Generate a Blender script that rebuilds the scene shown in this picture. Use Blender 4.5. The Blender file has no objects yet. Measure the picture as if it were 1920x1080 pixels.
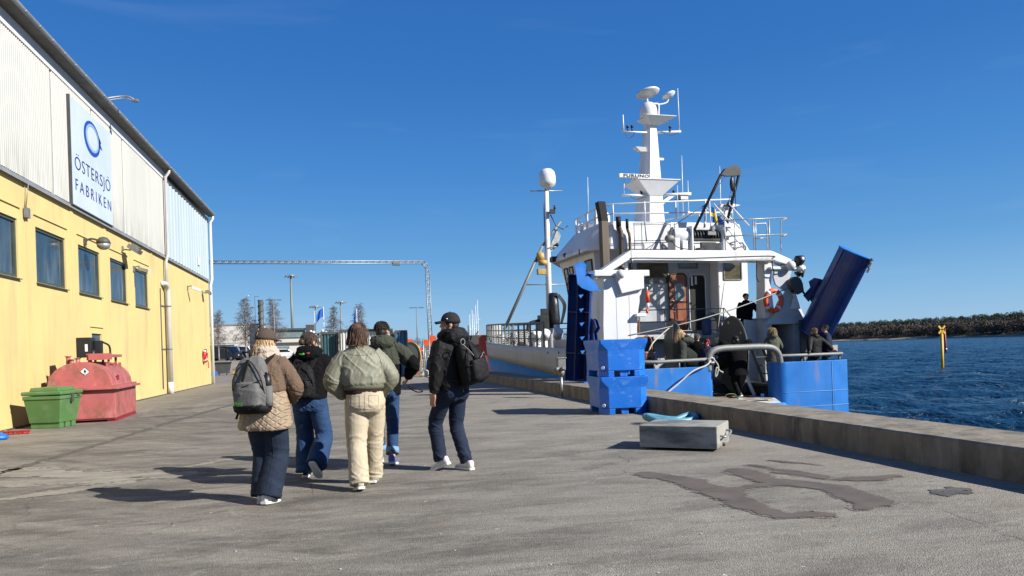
import bpy, bmesh, math, random
from mathutils import Vector, Matrix, noise
import numpy as np
random.seed(7)
R = math.radians
SC = bpy.context.scene
COL = SC.collection

# ------------------------------------------------------------ camera
cam_d = bpy.data.cameras.new("camera")
cam = bpy.data.objects.new("camera", cam_d)
COL.objects.link(cam)
YAW, ROLL, CAMH = R(12.7), R(1.82), 1.45
fwd = Vector((math.sin(YAW), math.cos(YAW), 0))
rgt0 = Vector((math.cos(YAW), -math.sin(YAW), 0))
up0 = Vector((0, 0, 1))
rgt = rgt0 * math.cos(ROLL) - up0 * math.sin(ROLL)
upv = up0 * math.cos(ROLL) + rgt0 * math.sin(ROLL)
m = Matrix((rgt, upv, -fwd)).transposed().to_4x4()
m.translation = Vector((0, 0, CAMH))
cam.matrix_world = m
cam_d.sensor_width = 36
cam_d.lens = 1400 / 1920 * 36
cam_d.shift_y = 114 / 1920
cam_d.clip_start = 0.1
cam_d.clip_end = 6000
SC.camera = cam

# ------------------------------------------------------------ world and sun
SUNV = Vector((1.16, -0.86, 0.96)).normalized()      # towards the sun
el = math.asin(SUNV.z)
az = math.atan2(SUNV.x, SUNV.y)
w = bpy.data.worlds.new("World")
SC.world = w
w.use_nodes = True
nt = w.node_tree
nt.nodes.clear()
sky = nt.nodes.new("ShaderNodeTexSky")
sky.sky_type = 'NISHITA'
sky.sun_disc = False
sky.sun_elevation = el
sky.sun_rotation = az
sky.altitude = 0
sky.air_density = 1.0
sky.dust_density = 0.25
sky.ozone_density = 1.6
hs = nt.nodes.new("ShaderNodeHueSaturation")
hs.inputs['Saturation'].default_value = 1.22
hs.inputs['Value'].default_value = 0.56
bg = nt.nodes.new("ShaderNodeBackground")
bg.inputs['Strength'].default_value = 0.1
wo = nt.nodes.new("ShaderNodeOutputWorld")
nt.links.new(sky.outputs[0], hs.inputs['Color'])
# clear-air colour by height above the horizon, laid over the physical sky
geo = nt.nodes.new("ShaderNodeTexCoord"); sp = nt.nodes.new("ShaderNodeSeparateXYZ"); rp = nt.nodes.new("ShaderNodeValToRGB")
nt.links.new(geo.outputs['Generated'], sp.inputs[0]); nt.links.new(sp.outputs[2], rp.inputs[0])
els = rp.color_ramp.elements; els[0].position = 0.0; els[0].color = (.30, .53, .80, 1); els[1].position = 1.0; els[1].color = (.012, .085, .33, 1)
for p_, c_ in ((.05, (.20, .45, .77, 1)), (.12, (.10, .33, .69, 1)), (.22, (.05, .24, .63, 1)), (.34, (.028, .17, .54, 1)), (.5, (.020, .13, .46, 1))):
    e_ = els.new(p_); e_.color = c_
sc_ = nt.nodes.new("ShaderNodeVectorMath"); sc_.operation = 'SCALE'; sc_.inputs['Scale'].default_value = 5.75; nt.links.new(rp.outputs[0], sc_.inputs[0])
mxs = nt.nodes.new("ShaderNodeMix"); mxs.data_type = 'RGBA'; mxs.inputs['Factor'].default_value = 0.82
nt.links.new(hs.outputs[0], mxs.inputs['A']); nt.links.new(sc_.outputs[0], mxs.inputs['B'])
# thin faint cirrus streaks in the sky, by direction
tc = nt.nodes.new("ShaderNodeTexCoord")
mp = nt.nodes.new("ShaderNodeMapping"); mp.inputs['Scale'].default_value = (2.2, 2.2, 14)
mp.inputs['Rotation'].default_value = (0.12, 0.1, 0)
nz = nt.nodes.new("ShaderNodeTexNoise"); nz.inputs['Scale'].default_value = 1.6; nz.inputs['Detail'].default_value = 5
nz.inputs['Distortion'].default_value = 0.7
cr = nt.nodes.new("ShaderNodeMapRange"); cr.inputs[1].default_value = 0.58; cr.inputs[2].default_value = 0.9
cr.inputs[3].default_value = 0.0; cr.inputs[4].default_value = 0.05
mx = nt.nodes.new("ShaderNodeMix"); mx.data_type = 'RGBA'
mx.inputs['B'].default_value = (5.5, 6.6, 8.0, 1)
nt.links.new(tc.outputs['Generated'], mp.inputs[0]); nt.links.new(mp.outputs[0], nz.inputs['Vector'])
nt.links.new(nz.outputs[0], cr.inputs[0]); nt.links.new(cr.outputs[0], mx.inputs['Factor'])
nt.links.new(mxs.outputs['Result'], mx.inputs['A'])
nt.links.new(mx.outputs['Result'], bg.inputs[0]); nt.links.new(bg.outputs[0], wo.inputs[0])

sl = bpy.data.lights.new("sun", 'SUN'); sl.energy = 5.0; sl.angle = R(0.53); sl.color = (1.0, 0.965, 0.9)
so = bpy.data.objects.new("sun", sl); COL.objects.link(so)
so.rotation_euler = SUNV.to_track_quat('Z', 'Y').to_euler()
so.location = (0, 0, 50)
SC.view_settings.view_transform = 'Standard'
SC.view_settings.look = 'None'
SC.view_settings.exposure = 0.88
SC.view_settings.gamma = 1
SC.render.engine = 'CYCLES'

# ------------------------------------------------------------ materials
GA = 0.75      # overall reflectance
def mat(name, col, rough=0.6, metal=0.0, var=0.12, scale=3.0, bump=0.0, bscale=40.0, stretch=(1, 1, 1),
        spec=0.5, dirt=None, dirt_amt=0.0, dirt_scale=1.5, dirt_stretch=(1, 1, 1), extra=None, coords='Object',
        emit=None, trans=0.0, dirt_lo=0.5, dirt_hi=0.75, sss=0):
    col = tuple(c * GA for c in col)
    if dirt: dirt = tuple(c * GA for c in dirt)
    m = bpy.data.materials.new(name); m.use_nodes = True
    t = m.node_tree; N = t.nodes; L = t.links
    b = N['Principled BSDF']
    b.inputs['Roughness'].default_value = rough
    b.inputs['Metallic'].default_value = metal
    b.inputs['Specular IOR Level'].default_value = spec
    b.inputs['Base Color'].default_value = (*col, 1)
    tc = N.new('ShaderNodeTexCoord')
    cur = None
    if var > 0:
        mp = N.new('ShaderNodeMapping'); mp.inputs['Scale'].default_value = stretch
        L.new(tc.outputs[coords], mp.inputs[0])
        n = N.new('ShaderNodeTexNoise'); n.inputs['Scale'].default_value = scale; n.inputs['Detail'].default_value = 6
        n.inputs['Roughness'].default_value = 0.6
        L.new(mp.outputs[0], n.inputs['Vector'])
        r = N.new('ShaderNodeMapRange'); r.inputs[1].default_value = 0.3; r.inputs[2].default_value = 0.7
        r.inputs[3].default_value = 1 - var; r.inputs[4].default_value = 1 + var
        L.new(n.outputs[0], r.inputs[0])
        v = N.new('ShaderNodeVectorMath'); v.operation = 'SCALE'
        v.inputs[0].default_value = col
        L.new(r.outputs[0], v.inputs['Scale'])
        cur = v.outputs[0]
        rr = N.new('ShaderNodeMapRange'); rr.inputs[1].default_value = 0.3; rr.inputs[2].default_value = 0.7
        rr.inputs[3].default_value = max(0.02, rough - 0.1); rr.inputs[4].default_value = min(1, rough + 0.1)
        L.new(n.outputs[0], rr.inputs[0]); L.new(rr.outputs[0], b.inputs['Roughness'])
    if dirt:
        mp2 = N.new('ShaderNodeMapping'); mp2.inputs['Scale'].default_value = dirt_stretch
        mp2.inputs['Location'].default_value = (3.1, 1.7, 5.3)
        L.new(tc.outputs[coords], mp2.inputs[0])
        n2 = N.new('ShaderNodeTexNoise'); n2.inputs['Scale'].default_value = dirt_scale; n2.inputs['Detail'].default_value = 8
        n2.inputs['Roughness'].default_value = 0.65
        L.new(mp2.outputs[0], n2.inputs['Vector'])
        r2 = N.new('ShaderNodeMapRange'); r2.inputs[1].default_value = dirt_lo; r2.inputs[2].default_value = dirt_hi
        r2.inputs[3].default_value = 0; r2.inputs[4].default_value = dirt_amt
        L.new(n2.outputs[0], r2.inputs[0])
        mxx = N.new('ShaderNodeMix'); mxx.data_type = 'RGBA'
        L.new(r2.outputs[0], mxx.inputs['Factor'])
        if cur: L.new(cur, mxx.inputs['A'])
        else: mxx.inputs['A'].default_value = (*col, 1)
        mxx.inputs['B'].default_value = (*dirt, 1)
        cur = mxx.outputs['Result']
    if extra:
        cur = extra(N, L, tc, cur, b)
    if cur is not None: L.new(cur, b.inputs['Base Color'])
    if bump > 0:
        n3 = N.new('ShaderNodeTexNoise'); n3.inputs['Scale'].default_value = bscale; n3.inputs['Detail'].default_value = 4
        L.new(tc.outputs[coords], n3.inputs['Vector'])
        bp = N.new('ShaderNodeBump'); bp.inputs['Strength'].default_value = bump; bp.inputs['Distance'].default_value = 0.01
        L.new(n3.outputs[0], bp.inputs['Height']); L.new(bp.outputs[0], b.inputs['Normal'])
    if emit:
        b.inputs['Emission Color'].default_value = (*emit, 1); b.inputs['Emission Strength'].default_value = 1
    if trans: b.inputs['Transmission Weight'].default_value = trans
    return m

def streaks(color, amt, sc, stretch, lo=0.5, hi=0.8, zlo=None, zhi=None):
    """vertical streaks: run-off, and the pale reflection painted into window glass, optionally stronger towards zlo (a height in object space)"""
    def f(N, L, tc, cur, b):
        mp = N.new('ShaderNodeMapping'); mp.inputs['Scale'].default_value = stretch
        L.new(tc.outputs['Object'], mp.inputs[0])
        n = N.new('ShaderNodeTexNoise'); n.inputs['Scale'].default_value = sc; n.inputs['Detail'].default_value = 5
        L.new(mp.outputs[0], n.inputs['Vector'])
        r = N.new('ShaderNodeMapRange'); r.inputs[1].default_value = lo; r.inputs[2].default_value = hi
        r.inputs[3].default_value = 0; r.inputs[4].default_value = amt
        L.new(n.outputs[0], r.inputs[0]); fac = r.outputs[0]
        if zlo is not None:
            s = N.new('ShaderNodeSeparateXYZ'); L.new(tc.outputs['Object'], s.inputs[0])
            q = N.new('ShaderNodeMapRange'); q.inputs[1].default_value = zlo; q.inputs[2].default_value = zhi
            q.inputs[3].default_value = 1; q.inputs[4].default_value = 0
            L.new(s.outputs[2], q.inputs[0])
            mu = N.new('ShaderNodeMath'); mu.operation = 'MULTIPLY'
            L.new(q.outputs[0], mu.inputs[0]); L.new(fac, mu.inputs[1]); fac = mu.outputs[0]
        x = N.new('ShaderNodeMix'); x.data_type = 'RGBA'
        L.new(fac, x.inputs['Factor'])
        if cur: L.new(cur, x.inputs['A'])
        x.inputs['B'].default_value = (*(c * GA for c in color), 1)
        return x.outputs['Result']
    return f

M = {}
M['yellow_wall'] = mat('yellow_wall', (0.7, 0.55, 0.225), 0.85, var=0.045, scale=0.7, bump=0.5, bscale=28,
                       dirt=(0.55, 0.4, 0.21), dirt_amt=0.45, dirt_scale=1.2, dirt_stretch=(1, 1, 0.35),
                       extra=streaks((0.36, 0.28, 0.17), 0.6, 0.8, (1, 2.2, 0.3), 0.55, 0.85))
M['cladding'] = mat('cladding', (0.5, 0.5, 0.46), 0.6, var=0.1, scale=0.8, stretch=(1, 1, 0.2),
                    extra=streaks((0.2, 0.19, 0.15), 0.75, 2.2, (1, 2.5, 0.35), 0.4, 0.72, 5.6, 7.0))
M['cladding_blue'] = mat('cladding_blue', (0.5, 0.58, 0.6), 0.5, var=0.05, scale=0.8, stretch=(1, 1, 0.2))
M['white_paint'] = mat('white_paint', (0.76, 0.77, 0.78), 0.42, var=0.05, scale=1.3, dirt=(0.4, 0.27, 0.16),
                       dirt_amt=0.62, dirt_scale=1.9, dirt_stretch=(1, 1, 0.22), dirt_lo=0.53, dirt_hi=0.82)
M['white_clean'] = mat('white_clean', (0.8, 0.8, 0.79), 0.4, var=0.03)
M['hull_white'] = mat('hull_white', (0.55, 0.54, 0.5), 0.55, var=0.07, scale=1.0, stretch=(1, 1, 0.3),
                      dirt=(0.3, 0.26, 0.2), dirt_amt=0.5, dirt_scale=1.8, dirt_stretch=(1, 1, 0.15))
M['blue_paint'] = mat('blue_paint', (0.006, 0.17, 0.56), 0.45, var=0.09, scale=1.4, dirt=(0.02, 0.1, 0.3), dirt_amt=0.5,
                      dirt_scale=2.3, dirt_stretch=(1, 1, 0.25), bump=0.15, bscale=3, dirt_lo=.45, dirt_hi=.8,
                      extra=streaks((0.3, 0.2, 0.12), 0.7, 2.2, (1.4, 1.4, 0.3), 0.6, 0.78))
M['hull_blue'] = mat('hull_blue', (0.03, 0.16, 0.38), 0.5, var=0.15, scale=1.2, dirt=(0.1, 0.17, 0.27), dirt_amt=0.6,
                     dirt_scale=2.0, dirt_stretch=(1, 1, 0.2))
M['tub_blue'] = mat('tub_blue', (0.006, 0.16, 0.66), 0.42, var=0.06, scale=2, dirt=(0.24, 0.38, 0.7), dirt_amt=0.8,
                    dirt_scale=6, dirt_lo=0.56, dirt_hi=0.78, dirt_stretch=(1, 1, 1.6), bump=0.08, bscale=14)
M['door_blue'] = mat('door_blue', (0.004, 0.03, 0.16), 0.38, var=0.2, scale=1.7, dirt=(0.05, 0.1, 0.2), dirt_amt=0.5, bump=0.2, bscale=4)  # shaded copy of the trawl door blue, shade put into the colour
M['door_blue_lit'] = mat('door_blue_sunlit', (0.01, 0.18, 0.62), 0.45, var=0.1, dirt=(0.02, 0.06, 0.2), dirt_amt=0.7, dirt_scale=5)  # sunlit copy of the same door blue, brightness put into the colour
M['galv'] = mat('galvanised_steel', (0.4, 0.41, 0.4), 0.45, 0.6, var=0.2, scale=7)
M['galv_dull'] = mat('galvanised_dull', (0.22, 0.225, 0.21), 0.6, 0.3, var=0.2, scale=9, dirt=(0.2, 0.19, 0.16), dirt_amt=0.6, dirt_scale=6)
M['rail_grey'] = mat('rail_grey', (0.2, 0.2, 0.19), 0.5, 0.5, var=0.2, scale=6)
M['zinc_gutter'] = mat('zinc_gutter', (0.36, 0.37, 0.38), 0.45, 0.3, var=0.15, scale=2)
M['downpipe'] = mat('downpipe_paint', (0.62, 0.6, 0.58), 0.4, 0.1, var=0.06, scale=2)
M['black'] = mat('black_paint', (0.012, 0.012, 0.013), 0.45, var=0.2)
M['rubber'] = mat('black_rubber', (0.02, 0.02, 0.02), 0.8, var=0.2)
M['dark_grey'] = mat('dark_grey_paint', (0.07, 0.072, 0.068), 0.6, var=0.15, scale=3, dirt=(0.12, 0.1, 0.07), dirt_amt=0.5)
M['drum_grey'] = mat('drum_grey', (0.075, 0.078, 0.07), 0.55, var=0.15, scale=3, dirt=(0.13, 0.1, 0.07), dirt_amt=0.5, dirt_scale=4)
M['grey_panel'] = mat('grey_deck_paint', (0.5, 0.52, 0.54), 0.5, var=0.07, scale=1.5, dirt=(0.24, 0.23, 0.2), dirt_amt=0.4)
M['rust'] = mat('rust', (0.19, 0.085, 0.04), 0.85, var=0.3, scale=9)
M['ramp'] = mat('worn_ramp_paint', (0.52, 0.54, 0.5), 0.6, var=0.1, scale=5, dirt=(0.24, 0.11, 0.05), dirt_amt=0.9, dirt_scale=2.2, dirt_lo=.48, dirt_hi=.66)
M['exhaust'] = mat('exhaust_brown', (0.13, 0.1, 0.075), 0.6, 0.3, var=0.35, scale=3, stretch=(1, 1, 0.15))
M['soot'] = mat('soot', (0.006, 0.006, 0.006), 0.8, var=0)
M['brown_door'] = mat('brown_door', (0.28, 0.085, 0.035), 0.4, var=0.25, scale=4, stretch=(1, 1, 0.3))
M['interior'] = mat('dark_interior', (0.012, 0.011, 0.01), 0.8, var=0)
M['glass_dark'] = mat('cabin_glass', (0.012, 0.016, 0.018), 0.06, var=0.3, scale=1.2, spec=0.9)
M['glass_tan'] = mat('cabin_glass_curtained', (0.1, 0.085, 0.045), 0.08, var=0.5, scale=1.5, stretch=(1, 1, 3), spec=0.8)
M['glass_green'] = mat('door_glass', (0.2, 0.27, 0.27), 0.08, var=0.2, scale=3)
M['win_glass'] = mat('warehouse_glass', (0.022, 0.042, 0.055), 0.1, var=0.35, scale=1.5, spec=0.7,
                     extra=streaks((0.17, 0.2, 0.22), 0.9, 1.6, (1, 2.5, 0.5), 0.4, 0.75, 3.4, 5.0))  # pale reflection painted into the panes, stronger towards the sill
M['win_frame'] = mat('window_frame', (0.06, 0.075, 0.06), 0.5, var=0.15)
M['concrete'] = mat('concrete', (0.235, 0.2, 0.15), 0.9, var=0.22, scale=2.6, dirt=(0.07, 0.06, 0.042), dirt_amt=0.9,
                    dirt_scale=2.6, dirt_stretch=(1, 1, 0.5), bump=0.9, bscale=18, dirt_lo=.46, dirt_hi=.7,
                    extra=streaks((0.36, 0.33, 0.27), 0.75, 4.0, (2, 2, 0.35), 0.56, 0.76))
M['concrete_grey'] = mat('concrete_weight', (0.34, 0.33, 0.29), 0.85, var=0.1, scale=4, dirt=(0.09, 0.095, 0.095), dirt_amt=0.85,
                         dirt_scale=1.5, dirt_stretch=(1, 1, 3.5), bump=0.3, bscale=22, dirt_lo=.42, dirt_hi=.62)
M['tank_red'] = mat('faded_red_paint', (0.47, 0.12, 0.115), 0.6, var=0.12, scale=2.5, dirt=(0.22, 0.1, 0.05), dirt_amt=0.95,
                    dirt_scale=3.4, bump=0.15, bscale=9, dirt_lo=.46, dirt_hi=.66,
                    extra=streaks((0.62, 0.3, 0.3), 0.6, 5, (1, 1, 0.5), 0.58, 0.75))
M['tub_green'] = mat('faded_green_plastic', (0.085, 0.2, 0.06), 0.5, var=0.08, scale=3, dirt=(0.2, 0.26, 0.15), dirt_amt=0.6, dirt_scale=4)
M['orange'] = mat('orange_red', (0.75, 0.09, 0.02), 0.5, var=0.15, scale=3)
M['red'] = mat('red_plastic', (0.55, 0.02, 0.015), 0.4, var=0.1)
M['dark_red'] = mat('dark_red', (0.28, 0.02, 0.02), 0.5, var=0.2)
M['yellow'] = mat('signal_yellow', (0.75, 0.45, 0.02), 0.5, var=0.15, scale=2)
M['yellow_drum'] = mat('yellow_rust', (0.5, 0.32, 0.08), 0.6, var=0.3, scale=5)
M['brass'] = mat('copper_thermos', (0.25, 0.17, 0.08), 0.35, 0.6)
M['rope'] = mat('rope', (0.52, 0.5, 0.44), 0.9, var=0.15, scale=30, bump=0.5, bscale=90)
M['wire'] = mat('wire', (0.3, 0.3, 0.28), 0.5, 0.5)
M['hose'] = mat('light_blue_hose', (0.1, 0.3, 0.42), 0.5, var=0.15, scale=6)
M['net_dark'] = mat('dark_net', (0.02, 0.025, 0.02), 0.95, var=0.5, scale=14, bump=1, bscale=30)
M['net_blue'] = mat('blue_net', (0.01, 0.09, 0.3), 0.95, var=0.4, scale=14, bump=1, bscale=30)
M['wood'] = mat('drum_wood', (0.5, 0.31, 0.12), 0.75, var=0.2, scale=5, stretch=(1, 1, 6))
M['bark'] = mat('birch_bark', (0.3, 0.28, 0.26), 0.9, var=0.3, scale=6)
M['twig'] = mat('birch_twigs', (0.15, 0.115, 0.095), 0.95, var=0.2, scale=2)
M['gravel'] = mat('gravel', (0.27, 0.23, 0.18), 0.95, var=0.2, scale=1.4, bump=0.4, bscale=20)
M['cream_wall'] = mat('cream_wall', (0.68, 0.65, 0.58), 0.8, var=0.03, scale=0.3)
M['steel_blue'] = mat('container_blue', (0.03, 0.16, 0.32), 0.55, var=0.15, scale=2)
M['teal'] = mat('container_teal', (0.03, 0.1, 0.12), 0.6, var=0.3, scale=3, stretch=(4, 1, 1))
M['cont_white'] = mat('container_white', (0.66, 0.66, 0.63), 0.55, var=0.08, scale=1, dirt=(0.35, 0.27, 0.2), dirt_amt=0.4, dirt_stretch=(1, 1, .3))
M['car_dark'] = mat('car_dark_paint', (0.02, 0.022, 0.025), 0.25, var=0, spec=0.8)
M['car_white'] = mat('car_white_paint', (0.7, 0.7, 0.7), 0.3, var=0)
M['flag_blue'] = mat('flag_blue', (0.01, 0.12, 0.5), 0.8, var=0.1)
M['flag_yellow'] = mat('flag_yellow', (0.8, 0.6, 0.02), 0.8, var=0.1)
M['logo_dark'] = mat('logo_navy', (0.01, 0.03, 0.14), 0.5, var=0)
M['logo_blue'] = mat('logo_blue', (0.01, 0.07, 0.35), 0.5, var=0)
M['logo_light'] = mat('logo_pale_blue', (0.3, 0.42, 0.72), 0.5, var=0)
M['sign_white'] = mat('sign_face', (0.57, 0.65, 0.76), 0.45, var=0.04, scale=0.8)
M['skin'] = mat('skin', (0.52, 0.27, 0.18), 0.5, var=0.08, scale=12)
M['white_rub'] = mat('white_rubber', (0.75, 0.74, 0.7), 0.5, var=0.05, scale=10)
M['antifoul'] = mat('drum_dark', (0.03, 0.03, 0.03), .6)

# ------------------------------------------------------------ mesh builder
class MB:
    def __init__(s, T=None, org=None):
        s.v = []; s.f = []; s.mi = []; s.sm = []; s.cur = 0; s.smooth = False
        s.T = T if T is not None else (Matrix.Translation(-Vector(org.location)) if org is not None else None)
    def add(s, vs, fs, smooth=None, M2=None):
        b = len(s.v)
        for p in vs:
            p = Vector(p)
            if M2 is not None: p = M2 @ p
            if s.T is not None: p = s.T @ p
            s.v.append(p)
        sm = s.smooth if smooth is None else smooth
        for f in fs:
            s.f.append([i + b for i in f]); s.mi.append(s.cur); s.sm.append(sm)
        return s
    def box(s, c, d, rz=0, M2=None, bev=0.0, taper=1.0):
        x, y, z = d[0] / 2, d[1] / 2, d[2] / 2
        c = Vector(c)
        Rm = Matrix.Rotation(rz, 4, 'Z') if rz else Matrix.Identity(4)
        if bev > 0 and min(x, y, z) > bev * 1.2:
            vs = []; k = bev
            bm = bmesh.new(); bmesh.ops.create_cube(bm, size=1)
            for v in bm.verts: v.co = Vector((v.co.x * 2 * x, v.co.y * 2 * y, v.co.z * 2 * z))
            bmesh.ops.bevel(bm, geom=bm.edges[:], offset=k, segments=2, affect='EDGES', profile=0.6)
            bm.verts.index_update()
            for v in bm.verts:
                p = v.co.copy()
                if taper != 1: q = 1 + (taper - 1) * (p.z + z) / (2 * z); p.x *= q; p.y *= q
                vs.append(c + (Rm @ p))
            fs = [[v.index for v in f.verts] for f in bm.faces]; bm.free()
            return s.add(vs, fs, False, M2)
        t = taper
        vs = [(-x, -y, -z), (x, -y, -z), (x, y, -z), (-x, y, -z), (-x * t, -y * t, z), (x * t, -y * t, z), (x * t, y * t, z), (-x * t, y * t, z)]
        vs = [c + (Rm @ Vector(p)) for p in vs]
        fs = [(0, 3, 2, 1), (4, 5, 6, 7), (0, 1, 5, 4), (1, 2, 6, 5), (2, 3, 7, 6), (3, 0, 4, 7)]
        return s.add(vs, fs, False, M2)
    def bx(s, x0, x1, y0, y1, z0, z1, **k):
        return s.box(((x0 + x1) / 2, (y0 + y1) / 2, (z0 + z1) / 2), (abs(x1 - x0), abs(y1 - y0), abs(z1 - z0)), **k)
    def beam(s, a, b, w, h, up=(0, 0, 1)):
        a = Vector(a); b = Vector(b); d = (b - a).normalized(); u = Vector(up)
        r = d.cross(u)
        if r.length < 1e-4: r = d.cross(Vector((1, 0, 0)))
        r.normalize(); u = r.cross(d).normalized()
        vs = []
        for p in (a, b):
            for i, j in ((-1, -1), (1, -1), (1, 1), (-1, 1)): vs.append(p + r * (i * w / 2) + u * (j * h / 2))
        return s.add(vs, [(3, 2, 1, 0), (4, 5, 6, 7), (0, 1, 5, 4), (1, 2, 6, 5), (2, 3, 7, 6), (3, 0, 4, 7)], False)
    def tube(s, pts, r, n=8, closed=False, caps=True, smooth=True):
        pts = [Vector(p) for p in pts]; k = len(pts)
        rs = r if isinstance(r, (list, tuple)) else [r] * k
        vs = []; nrm = None
        for i in range(k):
            if closed: d = pts[(i + 1) % k] - pts[i - 1]
            elif i == 0: d = pts[1] - pts[0]
            elif i == k - 1: d = pts[-1] - pts[-2]
            else: d = (pts[i + 1] - pts[i]).normalized() + (pts[i] - pts[i - 1]).normalized()
            if d.length < 1e-9: d = Vector((0, 0, 1))
            d.normalize()
            if nrm is None:
                nrm = d.orthogonal().normalized()
            else:
                nrm = nrm - d * nrm.dot(d)
                if nrm.length < 1e-5: nrm = d.orthogonal()
                nrm.normalize()
            bi = d.cross(nrm)
            for j in range(n):
                a = 2 * math.pi * j / n
                vs.append(pts[i] + (nrm * math.cos(a) + bi * math.sin(a)) * rs[i])
        fs = []
        for i in range(k if closed else k - 1):
            i2 = (i + 1) % k
            for j in range(n):
                j2 = (j + 1) % n
                fs.append((i * n + j, i * n + j2, i2 * n + j2, i2 * n + j))
        s.add(vs, fs, smooth)
        if caps and not closed:
            b = len(s.v) - len(vs)
            s.f.append([b + j for j in range(n)][::-1]); s.mi.append(s.cur); s.sm.append(False)
            s.f.append([b + (k - 1) * n + j for j in range(n)]); s.mi.append(s.cur); s.sm.append(False)
        return s
    def cyl(s, a, b, r, r2=None, n=14, smooth=True):
        return s.tube([a, b], [r, r if r2 is None else r2], n, smooth=smooth)
    def lathe(s, c, prof, n=20, axis='Z', smooth=True):
        c = Vector(c); vs = []; k = len(prof)
        for (r, z) in prof:
            for j in range(n):
                a = 2 * math.pi * j / n; x, y = r * math.cos(a), r * math.sin(a)
                p = {'Z': (x, y, z), 'X': (z, x, y), 'Y': (y, z, x)}[axis]
                vs.append(c + Vector(p))
        fs = []
        for i in range(k - 1):
            for j in range(n):
                j2 = (j + 1) % n; fs.append((i * n + j, i * n + j2, (i + 1) * n + j2, (i + 1) * n + j))
        fs.append([j for j in range(n)][::-1]); fs.append([(k - 1) * n + j for j in range(n)])
        return s.add(vs, fs, smooth)
    def ell(s, c, rad, M2=None, n=12, m=8):
        c = Vector(c); vs = [c + Vector((0, 0, -rad[2]))]
        for i in range(1, m):
            t = -math.pi / 2 + math.pi * i / m
            for j in range(n):
                a = 2 * math.pi * j / n
                vs.append(c + Vector((rad[0] * math.cos(t) * math.cos(a), rad[1] * math.cos(t) * math.sin(a), rad[2] * math.sin(t))))
        vs.append(c + Vector((0, 0, rad[2])))
        fs = []
        for j in range(n): fs.append((0, 1 + (j + 1) % n, 1 + j))
        for i in range(m - 2):
            for j in range(n):
                j2 = (j + 1) % n; fs.append((1 + i * n + j, 1 + i * n + j2, 1 + (i + 1) * n + j2, 1 + (i + 1) * n + j))
        l = len(vs) - 1
        for j in range(n): fs.append((l, 1 + (m - 2) * n + j, 1 + (m - 2) * n + (j + 1) % n))
        return s.add(vs, fs, True, M2)
    def prism(s, poly, a, b, axis='Z', M2=None):
        """poly 2D; extruded from a to b along axis. X: poly=(y,z); Y: poly=(x,z); Z: poly=(x,y)"""
        n = len(poly); vs = []
        for t in (a, b):
            for (p, q) in poly:
                vs.append({'Z': (p, q, t), 'X': (t, p, q), 'Y': (p, t, q)}[axis])
        fs = [list(range(n))[::-1], [n + i for i in range(n)]] + [(i, (i + 1) % n, n + (i + 1) % n, n + i) for i in range(n)]
        return s.add(vs, fs, False, M2)
    def quad(s, a, b, c, d): return s.add([a, b, c, d], [(0, 1, 2, 3)])
    def loft(s, rings, caps=True, smooth=True, closed_ring=True):
        n = len(rings[0]); vs = [p for r in rings for p in r]; fs = []
        for i in range(len(rings) - 1):
            for j in range(n if closed_ring else n - 1):
                j2 = (j + 1) % n; fs.append((i * n + j, i * n + j2, (i + 1) * n + j2, (i + 1) * n + j))
        if caps and closed_ring: fs.append(list(range(n))[::-1]); fs.append([(len(rings) - 1) * n + j for j in range(n)])
        return s.add(vs, fs, smooth)
    def mesh(s, name, mats):
        me = bpy.data.meshes.new(name)
        me.from_pydata([tuple(v) for v in s.v], [], s.f)
        for m_ in (mats if isinstance(mats, (list, tuple)) else [mats]): me.materials.append(M[m_] if isinstance(m_, str) else m_)
        me.polygons.foreach_set('material_index', s.mi)
        me.polygons.foreach_set('use_smooth', s.sm)
        bm = bmesh.new(); bm.from_mesh(me); bmesh.ops.recalc_face_normals(bm, faces=bm.faces[:]); bm.to_mesh(me); bm.free()
        me.update()
        return me

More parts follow.
